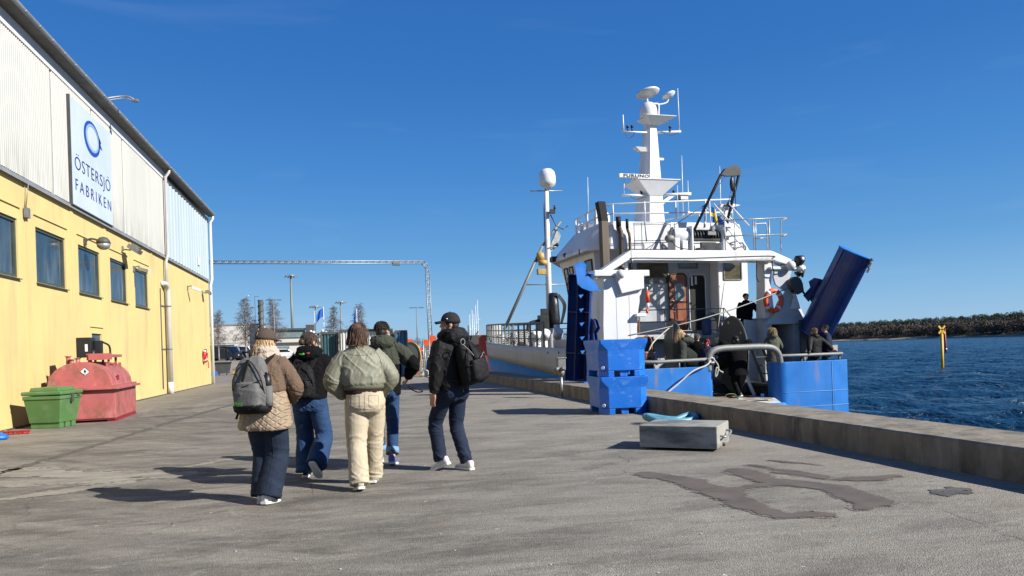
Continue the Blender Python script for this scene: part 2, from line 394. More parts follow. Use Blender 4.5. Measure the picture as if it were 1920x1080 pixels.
def tagd(o, label=None, cat=None, group=None, kind=None):
    if label: o['label'] = label
    if cat: o['category'] = cat
    if group: o['group'] = group
    if kind: o['kind'] = kind
    return o
def thing(name, loc=(0, 0, 0), rz=0, label=None, cat=None, group=None):
    o = bpy.data.objects.new(name, None); COL.objects.link(o); o.empty_display_size = 0.2
    o.location = loc; o.rotation_euler = (0, 0, rz)
    return tagd(o, label, cat, group)
SPLIT = set('float canister strap pilaster clamp gutter_bracket gable rail_post mast_platform rope_coil nav_light bolt_hole scupper deck_vent rail_stanchion whip_antenna gusset_plate panel_seam windlass foot work_lamp lamp_lens end_plate rib edge_bar towing_bracket bolt socket skid bracket filler_pipe headlight band moulded_mark winch_gear wire deck_lamp pin winch_fitting trouser_cuff globe inner_light hatch flange yard frame_rail radome strap_end roof_edge window latch side_window chain drum_stand sill plate'.split())
def pieces(mb, gap=0.012):
    n = len(mb.v); par = list(range(n))
    def find(a):
        while par[a] != a: par[a] = par[par[a]]; a = par[a]
        return a
    for f in mb.f:
        a = find(f[0])
        for i in f[1:]:
            b = find(i)
            if a != b: par[b] = a
    g = {}
    for k, f in enumerate(mb.f): g.setdefault(find(f[0]), []).append(k)
    comp = []
    for r, fs in g.items():
        vs = [mb.v[i] for k in fs for i in mb.f[k]]
        comp.append([fs, [min(v[i] for v in vs) - gap for i in range(3)], [max(v[i] for v in vs) + gap for i in range(3)]])
    ch = True
    while ch:
        ch = False; out = []
        for c in comp:
            for o in out:
                if all(c[1][i] <= o[2][i] and o[1][i] <= c[2][i] for i in range(3)):
                    o[0] = o[0] + c[0]; o[1] = [min(a, b) for a, b in zip(o[1], c[1])]; o[2] = [max(a, b) for a, b in zip(o[2], c[2])]; ch = True; break
            else: out.append(c)
        comp = out
    res = []
    for fs, _, _ in comp:
        m2 = MB(); mp = {}
        for k in fs:
            f = []
            for i in mb.f[k]:
                if i not in mp: mp[i] = len(m2.v); m2.v.append(mb.v[i])
                f.append(mp[i])
            m2.f.append(f); m2.mi.append(mb.mi[k]); m2.sm.append(mb.sm[k])
        res.append(m2)
    return res
def part(name, mb, mats, parent, label=None, bevel=0):
    if isinstance(mb, MB) and name in SPLIT:
        ps = pieces(mb)
        if len(ps) > 1:
            SPLIT.discard(name); os_ = [part(name, q, mats, parent, label, bevel) for q in ps]; SPLIT.add(name); return os_[0]
    o = bpy.data.objects.new(name, mb.mesh(name, mats) if isinstance(mb, MB) else mb)
    COL.objects.link(o); o.parent = parent
    if label: o['label'] = label
    if bevel:
        bv = o.modifiers.new('bevel', 'BEVEL'); bv.width = bevel; bv.segments = 2; bv.limit_method = 'ANGLE'
    return o
def solo(name, mb, mats, label, cat, group=None, base=None, kind=None):
    if base is None:
        xs = [v.x for v in mb.v]; ys = [v.y for v in mb.v]; zs = [v.z for v in mb.v]
        base = Vector(((min(xs) + max(xs)) / 2, (min(ys) + max(ys)) / 2, min(zs)))
    base = Vector(base)
    mb.v = [v - base for v in mb.v]
    o = bpy.data.objects.new(name, mb.mesh(name, mats)); COL.objects.link(o); o.location = base
    return tagd(o, label, cat, group, kind)
def structure(name, mb, mats):
    o = bpy.data.objects.new(name, mb.mesh(name, mats)); COL.objects.link(o); o['kind'] = 'structure'; return o
def dup(root, loc, rz=0, scale=None, label=None):
    r = root.copy(); COL.objects.link(r); r.location = loc; r.rotation_euler = (0, 0, rz)
    if scale: r.scale = scale if isinstance(scale, (tuple, list)) else (scale,) * 3
    if label: r['label'] = label
    for ch in list(root.children):
        c = ch.copy(); COL.objects.link(c); c.parent = r
        for g in list(ch.children):
            d = g.copy(); COL.objects.link(d); d.parent = c
    return r
DG = None
def text_mesh(body, size, depth, sx=1.0, spacing=1.0, align='CENTER', offset=0.0):
    cu = bpy.data.curves.new('txt', 'FONT'); cu.body = body; cu.size = size; cu.extrude = depth
    cu.align_x = align; cu.space_character = spacing; cu.offset = offset
    o = bpy.data.objects.new('txt', cu); COL.objects.link(o)
    dg = bpy.context.evaluated_depsgraph_get(); dg.update()
    me = bpy.data.meshes.new_from_object(o.evaluated_get(dg))
    bpy.data.objects.remove(o)
    for v in me.vertices: v.co.x *= sx
    return me
def text_part(name, body, size, depth, mtx, material, parent, **k):
    me = text_mesh(body, size, depth, **k); me.transform(mtx); me.materials.clear(); me.materials.append(M[material])
    return part(name, me, None, parent)
def bez(p, n=8):
    """Catmull-Rom through points"""
    p = [Vector(q) for q in p]; out = []
    for i in range(len(p) - 1):
        a = p[i - 1] if i else p[0]; b, c = p[i], p[i + 1]; d = p[i + 2] if i + 2 < len(p) else p[-1]
        for k in range(n):
            t = k / n
            out.append(0.5 * ((2 * b) + (c - a) * t + (2 * a - 5 * b + 4 * c - d) * t * t + (3 * b - a - 3 * c + d) * t ** 3))
    out.append(p[-1]); return out
# ============================================================ SETTING
def asphalt_mat():
    m = bpy.data.materials.new('asphalt'); m.use_nodes = True
    t = m.node_tree; N = t.nodes; L = t.links; b = N['Principled BSDF']
    tc = N.new('ShaderNodeTexCoord')
    def noi(scale, stretch=(1, 1, 1), rot=0, det=6, rgh=0.6, dist=0.0):
        mp = N.new('ShaderNodeMapping'); mp.inputs['Scale'].default_value = stretch; mp.inputs['Rotation'].default_value = (0, 0, rot)
        L.new(tc.outputs['Object'], mp.inputs[0])
        n = N.new('ShaderNodeTexNoise'); n.inputs['Scale'].default_value = scale; n.inputs['Detail'].default_value = det
        n.inputs['Roughness'].default_value = rgh; n.inputs['Distortion'].default_value = dist
        L.new(mp.outputs[0], n.inputs['Vector']); return n.outputs[0]
    def rng(x, a, b_, c, d, cl=True):
        r = N.new('ShaderNodeMapRange'); r.clamp = cl
        for i, v in zip((1, 2, 3, 4), (a, b_, c, d)): r.inputs[i].default_value = v
        L.new(x, r.inputs[0]); return r.outputs[0]
    def mixc(f, A, B):
        x = N.new('ShaderNodeMix'); x.data_type = 'RGBA'; L.new(f, x.inputs['Factor'])
        for k, v in (('A', A), ('B', B)):
            if isinstance(v, tuple): x.inputs[k].default_value = (*v, 1)
            else: L.new(v, x.inputs[k])
        return x.outputs['Result']
    def mul(a, b_):
        x = N.new('ShaderNodeMath'); x.operation = 'MULTIPLY'; L.new(a, x.inputs[0])
        if isinstance(b_, float): x.inputs[1].default_value = b_
        else: L.new(b_, x.inputs[1])
        return x.outputs[0]
    # broad tone, stretched across the quay (sweeping and tyre traffic)
    c = mixc(rng(noi(0.35, (1, 1.6, 1), 0.25), 0.4, 0.6, 0, 1), (0.078, 0.069, 0.057), (0.17, 0.153, 0.127))
    c = mixc(rng(noi(1.1, (0.7, 1.9, 1), 0.2, 10, 0.74, 0.6), 0.44, 0.6, 0, 0.85), c, (0.22, 0.2, 0.166))
    c = mixc(rng(noi(1.7, (0.55, 1.7, 1), -0.25, 11, 0.78, 0.6), 0.51, 0.63, 0, 0.75), c, (0.068, 0.059, 0.048))
    # curved sweeping arcs on the left
    mp = N.new('ShaderNodeMapping'); mp.inputs['Location'].default_value = (-9, -26, 0); L.new(tc.outputs['Object'], mp.inputs[0])
    ln = N.new('ShaderNodeVectorMath'); ln.operation = 'LENGTH'; L.new(mp.outputs[0], ln.inputs[0])
    cmb = N.new('ShaderNodeCombineXYZ'); L.new(ln.outputs['Value'], cmb.inputs[0])
    sx = N.new('ShaderNodeSeparateXYZ'); L.new(tc.outputs['Object'], sx.inputs[0])
    ys = mul(sx.outputs[0], 0.12); L.new(ys, cmb.inputs[1])
    n = N.new('ShaderNodeTexNoise'); n.inputs['Scale'].default_value = 2.3; n.inputs['Detail'].default_value = 9; n.inputs['Roughness'].default_value = 0.7
    L.new(cmb.outputs[0], n.inputs['Vector'])
    left = rng(sx.outputs[0], -0.5, 2.5, 1, 0.25)
    c = mixc(mul(rng(n.outputs[0], 0.46, 0.66, 0, 0.75), left), c, (0.082, 0.074, 0.066))
    c = mixc(mul(rng(n.outputs[0], 0.44, 0.3, 0, 0.5), left), c, (0.25, 0.225, 0.19))
    # dusty pale zone along the wall and along the curb
    e1 = rng(sx.outputs[0], -7.2, -4.6, 1, 0); c = mixc(mul(e1, rng(noi(1.3), 0.3, 0.7, 0.35, 0.95)), c, (0.22, 0.19, 0.15))
    e2 = rng(sx.outputs[0], 4.2, 6.2, 0, 1); c = mixc(mul(e2, rng(noi(1.7), 0.3, 0.7, 0.2, 0.8)), c, (0.25, 0.22, 0.172))
    e3 = rng(sx.outputs[0], -1.0, 3.5, 0, .62); c = mixc(mul(e3, rng(noi(.9), .35, .65, .3, 1)), c, (0.25, 0.228, 0.19))
    c = mixc(mul(rng(noi(0.8, (0.5, 1.8, 1), 0.1, 11, 0.78, 0.6), 0.5, 0.66, 0, 0.7), rng(noi(0.22), 0.4, 0.6, 0.2, 1)), c, (0.255, 0.235, 0.198))
    c = mixc(mul(rng(noi(0.5, (1, 2.2, 1), .3, 12, 0.8, 1.2), 0.54, 0.6, 0, 0.5), rng(noi(3.5, det=8, rgh=.8), .42, .58, 0, 1)), c, (0.062, 0.055, 0.046))
    c = mixc(mul(rng(noi(0.45, (1, 2.5, 1), -.2, 12, 0.8, 1.2), 0.55, 0.61, 0, 0.6), rng(noi(4.5, det=8, rgh=.8), .42, .58, 0, 1)), c, (0.3, 0.28, 0.24))
    # rust-tinted patches, pale scuffs, chalk flecks, grit
    c = mixc(mul(rng(noi(0.9, det=4), 0.62, 0.75, 0, 0.55), rng(noi(6), 0.45, 0.6, 0, 1)), c, (0.3, 0.17, 0.08))
    c = mixc(rng(noi(1.9, (0.6, 1.6, 1), 0.5, 10, 0.78), 0.66, 0.76, 0, 0.6), c, (0.36, 0.34, 0.3))
    c = mixc(rng(noi(9, det=3, rgh=0.5), 0.735, 0.76, 0, 0.85), c, (0.5, 0.48, 0.44))
    c = mixc(rng(noi(7, det=3, rgh=0.5), 0.29, 0.25, 0, 0.7), c, (0.05, 0.045, 0.04))
    vc = N.new('ShaderNodeTexVoronoi'); vc.feature = 'DISTANCE_TO_EDGE'; vc.inputs['Scale'].default_value = .33
    dn = N.new('ShaderNodeTexNoise'); dn.inputs['Scale'].default_value = 1.3; dn.inputs['Detail'].default_value = 8; L.new(tc.outputs['Object'], dn.inputs['Vector'])
    dm = N.new('ShaderNodeMix'); dm.data_type = 'VECTOR'; dm.inputs['Factor'].default_value = .35; L.new(tc.outputs['Object'], dm.inputs['A']); L.new(dn.outputs['Color'], dm.inputs['B'])
    L.new(dm.outputs['Result'], vc.inputs['Vector'])
    c = mixc(mul(rng(vc.outputs[0], .0, .0035, .75, 0), rng(noi(.8), .48, .6, 0, 1)), c, (.05, .045, .038))
    v = N.new('ShaderNodeTexVoronoi'); v.inputs['Scale'].default_value = 110; L.new(tc.outputs['Object'], v.inputs['Vector'])
    g = rng(noi(75, det=5, rgh=.8), 0.3, 0.7, 0.5, 1.5)
    vm = N.new('ShaderNodeVectorMath'); vm.operation = 'SCALE'; L.new(c, vm.inputs[0]); L.new(mul(mul(g, rng(noi(24, det=6, rgh=.7), .32, .68, .8, 1.22)), 1.0), vm.inputs['Scale'])
    L.new(vm.outputs[0], b.inputs['Base Color'])
    b.inputs['Roughness'].default_value = 0.85; b.inputs['Specular IOR Level'].default_value = 0.3
    bp = N.new('ShaderNodeBump'); bp.inputs['Strength'].default_value = 0.8; bp.inputs['Distance'].default_value = 0.007
    ad = N.new('ShaderNodeMath'); L.new(v.outputs[0], ad.inputs[0]); L.new(noi(14, det=8), ad.inputs[1])
    L.new(ad.outputs[0], bp.inputs['Height']); L.new(bp.outputs[0], b.inputs['Normal'])
    return m
M['asphalt'] = asphalt_mat()
M['wet'] = mat('damp_asphalt', (0.12, 0.096, 0.076), 0.8, var=0.25, scale=3, bump=0.3, bscale=90,
               dirt=(0.125, 0.105, 0.086), dirt_amt=0.8, dirt_scale=2.5)
M['pale_worn'] = mat('worn_concrete', (0.27, 0.245, 0.2), 0.9, var=0.3, scale=2.5, stretch=(.5, 2, 1), dirt=(0.13, 0.115, 0.09), dirt_amt=.8, dirt_scale=5, bump=.4, bscale=60)
M['oil'] = mat('oil_stain', (0.1, 0.092, 0.08), 0.7, var=0.3, scale=6)

g = MB()
QX = 7.36
g.prism([(-2500, -60), (QX, -60), (QX, 92), (60, 92), (110, 150), (110, 400), (-2500, 1200)], -4, 0)
structure('ground', g, 'asphalt')

def decal(name, mask, x0, x1, y0, y1, step, z, material):
    """flat sheet with an irregular outline, kept where mask(x, y) is true"""
    mb = MB(); nx = int((x1 - x0) / step); ny = int((y1 - y0) / step); ids = {}
    def vid(i, j):
        if (i, j) not in ids: ids[(i, j)] = len(mb.v); mb.v.append(Vector((x0 + i * step, y0 + j * step, z)))
        return ids[(i, j)]
    for i in range(nx):
        for j in range(ny):
            if mask(x0 + (i + .5) * step, y0 + (j + .5) * step):
                mb.f.append([vid(i, j), vid(i + 1, j), vid(i + 1, j + 1), vid(i, j + 1)]); mb.mi.append(0); mb.sm.append(False)
    return structure(name, mb, material)
def segd(px, py, a, b):
    dx, dy = b[0] - a[0], b[1] - a[1]; l = dx * dx + dy * dy
    t = max(0, min(1, ((px - a[0]) * dx + (py - a[1]) * dy) / l)) if l else 0
    return math.hypot(px - a[0] - t * dx, py - a[1] - t * dy), t
WET = [((3.26, 7.8), (3.5, 7.2), .13, .17), ((3.45, 7.2), (3.5, 6.5), .14, .19), ((3.5, 6.5), (3.42, 5.95), .15, .15), ((3.42, 5.95), (3.48, 5.55), .13, .1), ((3.5, 5.52), (3.8, 5.46), .09, .1),
       ((3.5, 6.6), (3.9, 6.72), .1, .07), ((3.85, 6.72), (4.3, 6.8), .07, .1), ((4.28, 7.6), (4.25, 6.95), .16, .15), ((4.25, 6.95), (4.6, 6.4), .14, .17), ((4.6, 6.4), (4.5, 5.75), .15, .19), ((4.5, 5.7), (4.25, 5.55), .12, .07),
       ((4.7, 7.5), (4.85, 6.95), .07, .11), ((4.95, 6.75), (5.25, 6.65), .08, .12), ((5.25, 6.65), (5.55, 6.7), .1, .05), ((4.6, 7.35), (4.75, 7.1), .05, .06), ((4.6, 7.9), (4.7, 7.6), .03, .03), ((5.0, 8.1), (5.3, 7.6), .03, .02)]
def wetmask(x, y, grow=0.0):
    q = noise.noise(Vector((x * 7, y * 7, 3))) * 0.05 + noise.noise(Vector((x * 22, y * 22, 9))) * 0.03 + noise.noise(Vector((x * 50, y * 50, 2))) * 0.015 - grow
    for a, b, r0, r1 in WET:
        d, t = segd(x, y, a, b)
        if d + q < r0 + (r1 - r0) * t: return True
    return False
decal('wet_patch', wetmask, 3.0, 5.8, 5.2, 8.2, 0.014, 0.008, 'wet')
M['damp'] = mat('drying_asphalt', (0.2, 0.17, 0.14), 0.85, var=0.25, scale=6, bump=0.3, bscale=90, dirt=(0.2, 0.175, 0.145), dirt_amt=0.9, dirt_scale=9)
decal('damp_edge', lambda x, y: wetmask(x, y, 0.022 + .05 * max(0, noise.noise(Vector((x * 4, y * 4, 12))))), 3.0, 5.9, 5.1, 8.3, 0.014, 0.004, 'damp')
def oilmask(x, y):
    d = math.hypot((x - 5.45) / .3, (y - 5.85) / .22)
    return d + 0.9 * noise.noise(Vector((x * 6, y * 6, 1))) + 0.5 * noise.noise(Vector((x * 17, y * 17, 4))) < 0.62
decal('oil_patch', oilmask, 4.9, 6.0, 5.4, 6.4, 0.014, 0.006, 'oil')
def tyremask(x, y):
    pts = [(-4.6, 10.5), (-4.3, 13.9), (-4.0, 18.3), (-3.5, 23.5), (-2.9, 29)]
    for i in range(len(pts) - 1):
        d, t = segd(x, y, pts[i], pts[i + 1])
        if d < 0.085 and noise.noise(Vector((x * 5, y * 1.4, 2))) * .5 + noise.noise(Vector((x * 19, y * 6, 7))) * 0.5 > -0.12: return True
    return False
decal('tyre_mark', tyremask, -4.8, -2.7, 10.5, 29, 0.035, 0.004, 'oil')
def palemask(x, y):
    q = .35 * noise.noise(Vector((x * 1.2, y * 2.2, 5))) + .3 * noise.noise(Vector((x * 4, y * 7, 6))) + .3 * noise.noise(Vector((x * 14, y * 24, 8)))
    best = 9
    for a, b, r in (((-6.6, 12.2), (-4.0, 11.2), .42), ((-4.2, 11.0), (-2.1, 10.15), .36), ((-4.6, 10.4), (-2.8, 10.0), .3), ((-2.6, 9.7), (-3.9, 8.9), .18), ((-2.6, 10.3), (-1.5, 11.4), .1)):
        d, t = segd(x, y, a, b); best = min(best, d / r)
    return best + q * 1.9 < .8
decal('worn_patch', palemask, -7.2, -1.2, 8.3, 13, 0.022, 0.004, 'pale_worn')
# litter of pale chips and grit on the asphalt: nobody could count it
mb = MB(); rnd = random.Random(3)
for i in range(230):
    f = 3.5 + 18 * rnd.random() ** 1.6; a = rnd.uniform(-0.55, 0.45)
    x = fwd.x * f + rgt0.x * f * a * 1.2; y = fwd.y * f + rgt0.y * f * a * 1.2
    if x > 6.2 or x < -7: continue
    s_ = 0.003 + 0.009 * rnd.random() ** 3
    mb.ell((x, y, s_ * 0.3), (s_ * rnd.uniform(.7, 1.8), s_, s_ * 0.45), n=5, m=4)
M['chip'] = mat('pale_chip', (0.4, 0.37, 0.33), 0.9, var=0.4, scale=1)
o = solo('grit', mb, 'chip', 'pale shell chips and grit scattered over the grey quay surface', 'grit', kind='stuff', base=(0, 8, 0))

# water --------------------------------------------------------
def water_mat():
    m = bpy.data.materials.new('sea_water'); m.use_nodes = True
    t = m.node_tree; N = t.nodes; L = t.links; b = N['Principled BSDF']
    b.inputs['Base Color'].default_value = (0.004, 0.024, 0.05, 1); b.inputs['Roughness'].default_value = 0.22
    b.inputs['IOR'].default_value = 1.33; b.inputs['Specular IOR Level'].default_value = 0.5
    tc = N.new('ShaderNodeTexCoord')
    hs_ = []
    for sc, st, wt in ((0.55, (1, 0.6, 1), 1.6), (1.7, (1, 0.6, 1), 0.8), (5.0, (1, .8, 1), 0.28)):
        mp = N.new('ShaderNodeMapping'); mp.inputs['Scale'].default_value = st; mp.inputs['Rotation'].default_value = (0, 0, 0.5)
        L.new(tc.outputs['Object'], mp.inputs[0])
        n = N.new('ShaderNodeTexNoise'); n.inputs['Scale'].default_value = sc; n.inputs['Detail'].default_value = 4
        n.inputs['Distortion'].default_value = 0.5
        L.new(mp.outputs[0], n.inputs['Vector'])
        x = N.new('ShaderNodeMath'); x.operation = 'MULTIPLY'; x.inputs[1].default_value = wt; L.new(n.outputs[0], x.inputs[0]); hs_.append(x.outputs[0])
    a1 = N.new('ShaderNodeMath'); L.new(hs_[0], a1.inputs[0]); L.new(hs_[1], a1.inputs[1])
    a2 = N.new('ShaderNodeMath'); L.new(a1.outputs[0], a2.inputs[0]); L.new(hs_[2], a2.inputs[1])
    bp = N.new('ShaderNodeBump'); bp.inputs['Strength'].default_value = 1.0; bp.inputs['Distance'].default_value = 0.75
    L.new(a2.outputs[0], bp.inputs['Height']); L.new(bp.outputs[0], b.inputs['Normal'])
    return m
M['water'] = water_mat()
WZ = -1.5
def wave(x, y):
    # wind chop travelling towards the quay
    u = x * 0.80 + y * 0.6; v = -x * 0.6 + y * 0.8
    def rid(k, s): return 1 - 2 * abs(noise.noise(Vector((u * k, v * k * 0.5, s))))
    h = 0.16 * noise.noise(Vector((u * 0.35, v * 0.2, 0))) + 0.2 * rid(0.42, 3) + 0.1 * rid(0.95, 8)
    return h - 0.05
ys = []; y = 3.0
while y < 420: ys.append(y); y += max(0.16, (y - 3) * 0.008)
rows = []
mbv = []; nx = 190
# grid whose columns fan out with distance so the cells stay small near the quay
for y in ys:
    row = []
    for i in range(nx):
        t = i / (nx - 1)
        x = 7.3 + (30 + y * 1.9) * t ** 1.25
        fade = 1 if y < 250 else max(0, (420 - y) / 170)
        row.append((x, y, WZ + wave(x, y) * fade))
    rows.append(row)
mb = MB(); mb.loft(rows, caps=False, closed_ring=False)
mb.add([(-3000, 420, WZ), (5000, 420, WZ), (5000, 5000, WZ), (-3000, 5000, WZ)], [(0, 1, 2, 3)])
mb.add([(7.3 + 30 + 3 * 1.9, 3, WZ), (4000, 3, WZ), (5000, 420, WZ), (7.3 + 30 + 420 * 1.9, 420, WZ)], [(0, 1, 2, 3)])
mb.add([(7.3, -60, WZ), (4000, -60, WZ), (4000, 3, WZ), (7.3, 3, WZ)], [(0, 1, 2, 3)])
structure('water', mb, 'water')

# far shore ------------------------------------------------------
def gpt(dist, ang):   # ang in degrees right of the quay direction
    return (dist * math.sin(R(ang)), dist * math.cos(R(ang)))
SH = [(-8, 1500), (0, 1450), (8, 1350), (16, 1200), (24, 1060), (30, 980), (36, 930), (42, 860), (46.5, 770), (50, 640), (55, 560), (62, 500)]
def shore(a):
    for i in range(len(SH) - 1):
        if SH[i][0] <= a <= SH[i + 1][0]:
            t = (a - SH[i][0]) / (SH[i + 1][0] - SH[i][0]); return SH[i][1] * (1 - t) + SH[i + 1][1] * t
    return SH[-1][1]
M['shore_sand'] = mat('shore_sand', (0.3, 0.26, 0.19), 0.9, var=0.3, scale=0.05)
M['shore_soil'] = mat('shore_soil', (0.085, 0.085, 0.05), 0.95, var=0.3, scale=0.03)
rings = []
for k in range(141):
    a = -8 + 70 * k / 140; d = shore(a) + 10 * noise.noise(Vector((a * 0.7, 0, 0)))
    rings.append([(*gpt(d, a), WZ - 0.5), (*gpt(d + 3, a), WZ + 1.0), (*gpt(d + 12, a), WZ + 1.6), (*gpt(d + 40, a), 2.0),
                  (*gpt(d + 120, a), 7 + 2 * noise.noise(Vector((a * .3, 2, 0)))), (*gpt(d + 330, a), 9)])
mb = MB(); mb.loft([r[:3] for r in rings], caps=False, closed_ring=False); mb.cur = 1
mb.loft([r[2:] for r in rings], caps=False, closed_ring=False)
structure('far_shore', mb, ['shore_sand', 'shore_soil'])
def crown_mat(name, c1, c2, sc):
    def ex(N, L, tc, cur, b):
        n = N.new('ShaderNodeTexNoise'); n.inputs['Scale'].default_value = sc; n.inputs['Detail'].default_value = 3
        L.new(tc.outputs['Object'], n.inputs['Vector'])
        r = N.new('ShaderNodeMapRange'); r.inputs[1].default_value = 0.35; r.inputs[2].default_value = 0.65; L.new(n.outputs[0], r.inputs[0])
        x = N.new('ShaderNodeMix'); x.data_type = 'RGBA'; L.new(r.outputs[0], x.inputs['Factor'])
        x.inputs['A'].default_value = (*c1, 1); x.inputs['B'].default_value = (*c2, 1); return x.outputs['Result']
    return mat(name, c1, 0.95, var=0, extra=ex, spec=0.1)
M['bare_wood'] = crown_mat('bare_wood', (0.085, 0.07, 0.06), (0.125, 0.105, 0.088), 0.06)
M['pine_wood'] = crown_mat('pine_wood', (0.028, 0.042, 0.025), (0.055, 0.075, 0.042), 0.07)
def wood(name, a0, a1, n, off0, off1, hmin, hmax, mats, label, pine_from=0.45, seed=1, nf=60):
    rnd = random.Random(seed); vs = []; fs = []; mi = []
    for _ in range(n):
        a = rnd.uniform(a0, a1); t = rnd.random(); off = off0 + (off1 - off0) * t
        if 48.6 < a < 50.3 and off < 60 and rnd.random() < 0.9: continue
        x, y = gpt(shore(a) + off, a); z = WZ + 1.6 + min(8, off * 0.07)
        h = rnd.uniform(hmin, hmax); pine = rnd.random() < (0.04 if t < pine_from else 0.7)
        if pine: h *= 1.12
        r = h * rnd.uniform(0.2, 0.36) * (0.8 if pine else 1.15)
        zc = z + h * (0.72 if pine else 0.55); rz = h * (0.26 if pine else 0.46)
        s_ = 0.85 if pine else 1.0
        for q in range(nf):
            while True:
                p = Vector((rnd.uniform(-1, 1), rnd.uniform(-1, 1), rnd.uniform(-1, 1)))
                if 0.45 < p.length < 1: break
            c = Vector((x + p.x * r, y + p.y * r, zc + p.z * rz))
            d1 = Vector((rnd.gauss(0, 1), rnd.gauss(0, 1), rnd.gauss(0, 1))) * s_ * 0.47
            d2 = Vector((rnd.gauss(0, 1), rnd.gauss(0, 1), rnd.gauss(0, 1))) * s_ * 0.47
            b = len(vs); vs += [c + d1, c + d2, c - d1 * 0.6 - d2 * 0.4]; fs.append((b, b + 1, b + 2)); mi.append(1 if pine else 0)
        b = len(vs); w_ = 0.25
        vs += [(x - w_, y, z - 1), (x + w_, y, z - 1), (x, y, zc)]; fs.append((b, b + 1, b + 2)); mi.append(0)
    mb = MB(); mb.v = [Vector(v) for v in vs]; mb.f = fs; mb.mi = mi; mb.sm = [False] * len(fs)
    return solo(name, mb, mats, label, 'wood', kind='stuff')
wood('woodland', 31.5, 56, 2100, 14, 130, 8.5, 13.5, ['bare_wood', 'pine_wood'], 'far-off wood of bare brown trees and dark pines on the shore across the water', seed=4, nf=160)
wood('wooded_hill', -2, 31, 1300, 14, 130, 15, 24, ['bare_wood', 'pine_wood'], 'low dark wooded ridge far beyond the harbour machinery', seed=9, nf=40)
# grassy clearing and little white house on the shore
mb = MB()
cl = []
for k in range(9):
    a = 48.5 + 2.2 * k / 8; d = shore(a)
    cl.append([(*gpt(d + 10, a), WZ + 2.3), (*gpt(d + 26, a), 2.2), (*gpt(d + 45, a), 4.2 if 0 < k < 8 else 2.0)])
mb.loft(cl, caps=False, closed_ring=False)
M['pale_grass'] = mat('pale_grass', (0.13, 0.14, 0.05), 0.95, var=0.3, scale=0.1)
structure('grass_bank', mb, 'pale_grass')
hx, hy = gpt(shore(49.4) + 52, 49.4)
t = thing('house', (hx, hy, 4), R(40), 'tiny white house in a grassy clearing on the far shore', 'house')
mb = MB(); mb.box((0, 0, 1.6), (5, 4, 3.2)); mb.prism([(-2, 3.2), (2, 3.2), (0, 4.9)], -2.5, 2.5, 'X'); part('wall', mb, 'white_clean', t)
mb = MB(); mb.beam((-2.7, -1.15, 4.1), (2.7, -1.15, 4.1), 2.9, 0.15, (0, -0.6, 1)); mb.beam((-2.7, 1.15, 4.1), (2.7, 1.15, 4.1), 2.9, 0.15, (0, 0.6, 1)); part('roof', mb, 'dark_grey', t)

# quay wall --------------------------------------------------------
mb = MB(); y = -6.0; CT = 0.345
while y < 36.5:
    y2 = min(y + 6.1, 36.6)
    n = 60; rings = []
    for k in range(n + 1):
        yy = y + (y2 - y - 0.003) * k / n
        def j(s, a): return a * noise.noise(Vector((yy * 3.1, s, 0))) + a * 0.6 * noise.noise(Vector((yy * 11, s, 5)))
        chip = max(0, noise.noise(Vector((yy * 1.9, 7, 0))) - 0.25) * 0.09
        rings.append([(6.3 + j(1, .006), yy, -0.02), (6.3 + j(2, .01), yy, CT * .5), (6.3 + j(3, .008), yy, CT - 0.03 - chip), (6.325 + chip, yy, CT + j(4, .005)),
                      (6.8, yy, CT + j(5, .006)), (7.33, yy, CT + j(6, .006)), (7.37, yy, CT - 0.04), (7.37, yy, -0.6), (7.37, yy, -2.5), (6.9, yy, -2.5), (6.9, yy, -0.02)])
    mb.loft(rings, smooth=False)
    y = y2
solo('quay_wall', mb, 'concrete', 'long low stained concrete wall along the edge of the quay', 'wall', base=(6.8, 15, 0))

# ============================================================ WAREHOUSE
WX = -7.3
wh = thing('warehouse', (WX, 30, 0), 0, 'yellow rendered fish warehouse with pale metal cladding above', 'building')
Y0, Y1 = 5.5, 44.7
wins = [(8.4, 10.4), (11.4, 13.4), (14.4, 16.4), (17.4, 19.42), (20.46, 22.48), (23.48, 25.42), (26.46, 28.35), (29.37, 31.27)]
mb = MB(org=wh)
ZB, ZT = 3.46, 4.83
mb.bx(WX - .3, WX, Y0, Y1, ZT, 5.8)
yy = Y0
for a, b in wins: mb.bx(WX - .3, WX, yy, a, ZB, ZT); yy = b
mb.bx(WX - .3, WX, yy, Y1, ZB, ZT)
mb.bx(WX - .3, WX, Y0, 24.44, -.3, ZB); mb.bx(WX - .3, WX, 25.37, Y1, -.3, ZB)
mb.bx(WX - .3, WX, 24.44, 25.37, -.3, 1.7); mb.bx(WX - .3, WX, 24.44, 25.37, 2.31, ZB)
mb.bx(WX - 22, WX - .3, Y0, Y0 + .3, -.3, 9.2); mb.bx(WX - 22, WX - .3, Y1 - .3, Y1, -.3, 9.2)
mb.bx(WX - 22, WX - 21.7, Y0 + .3, Y1 - .3, -.3, 9.2)
part('wall', mb, 'yellow_wall', wh)
mb = MB(org=wh)
for i, yv in enumerate([10.9, 13.9, 16.9, 19.94, 22.98, 25.94, 28.86, 31.85]):
    mb.bx(WX, WX + 0.022, yv - .11, yv + .11, 0.02, 5.78)
for yv in (38, 41.4): mb.bx(WX, WX + 0.012, yv - .02, yv + .02, 0.02, 5.78)
for a, b in wins: mb.bx(WX, WX + 0.035, a - .12, b + .12, 5.1, 5.13)
mb.bx(WX, WX + .035, 24.3, 25.5, 2.5, 2.53)
part('pilaster', mb, 'yellow_wall', wh)
mb = MB(org=wh); mb.bx(WX - 0.002, WX + 0.05, Y0, Y1, -.05, 0.035); part('plinth', mb, 'dark_grey', wh)
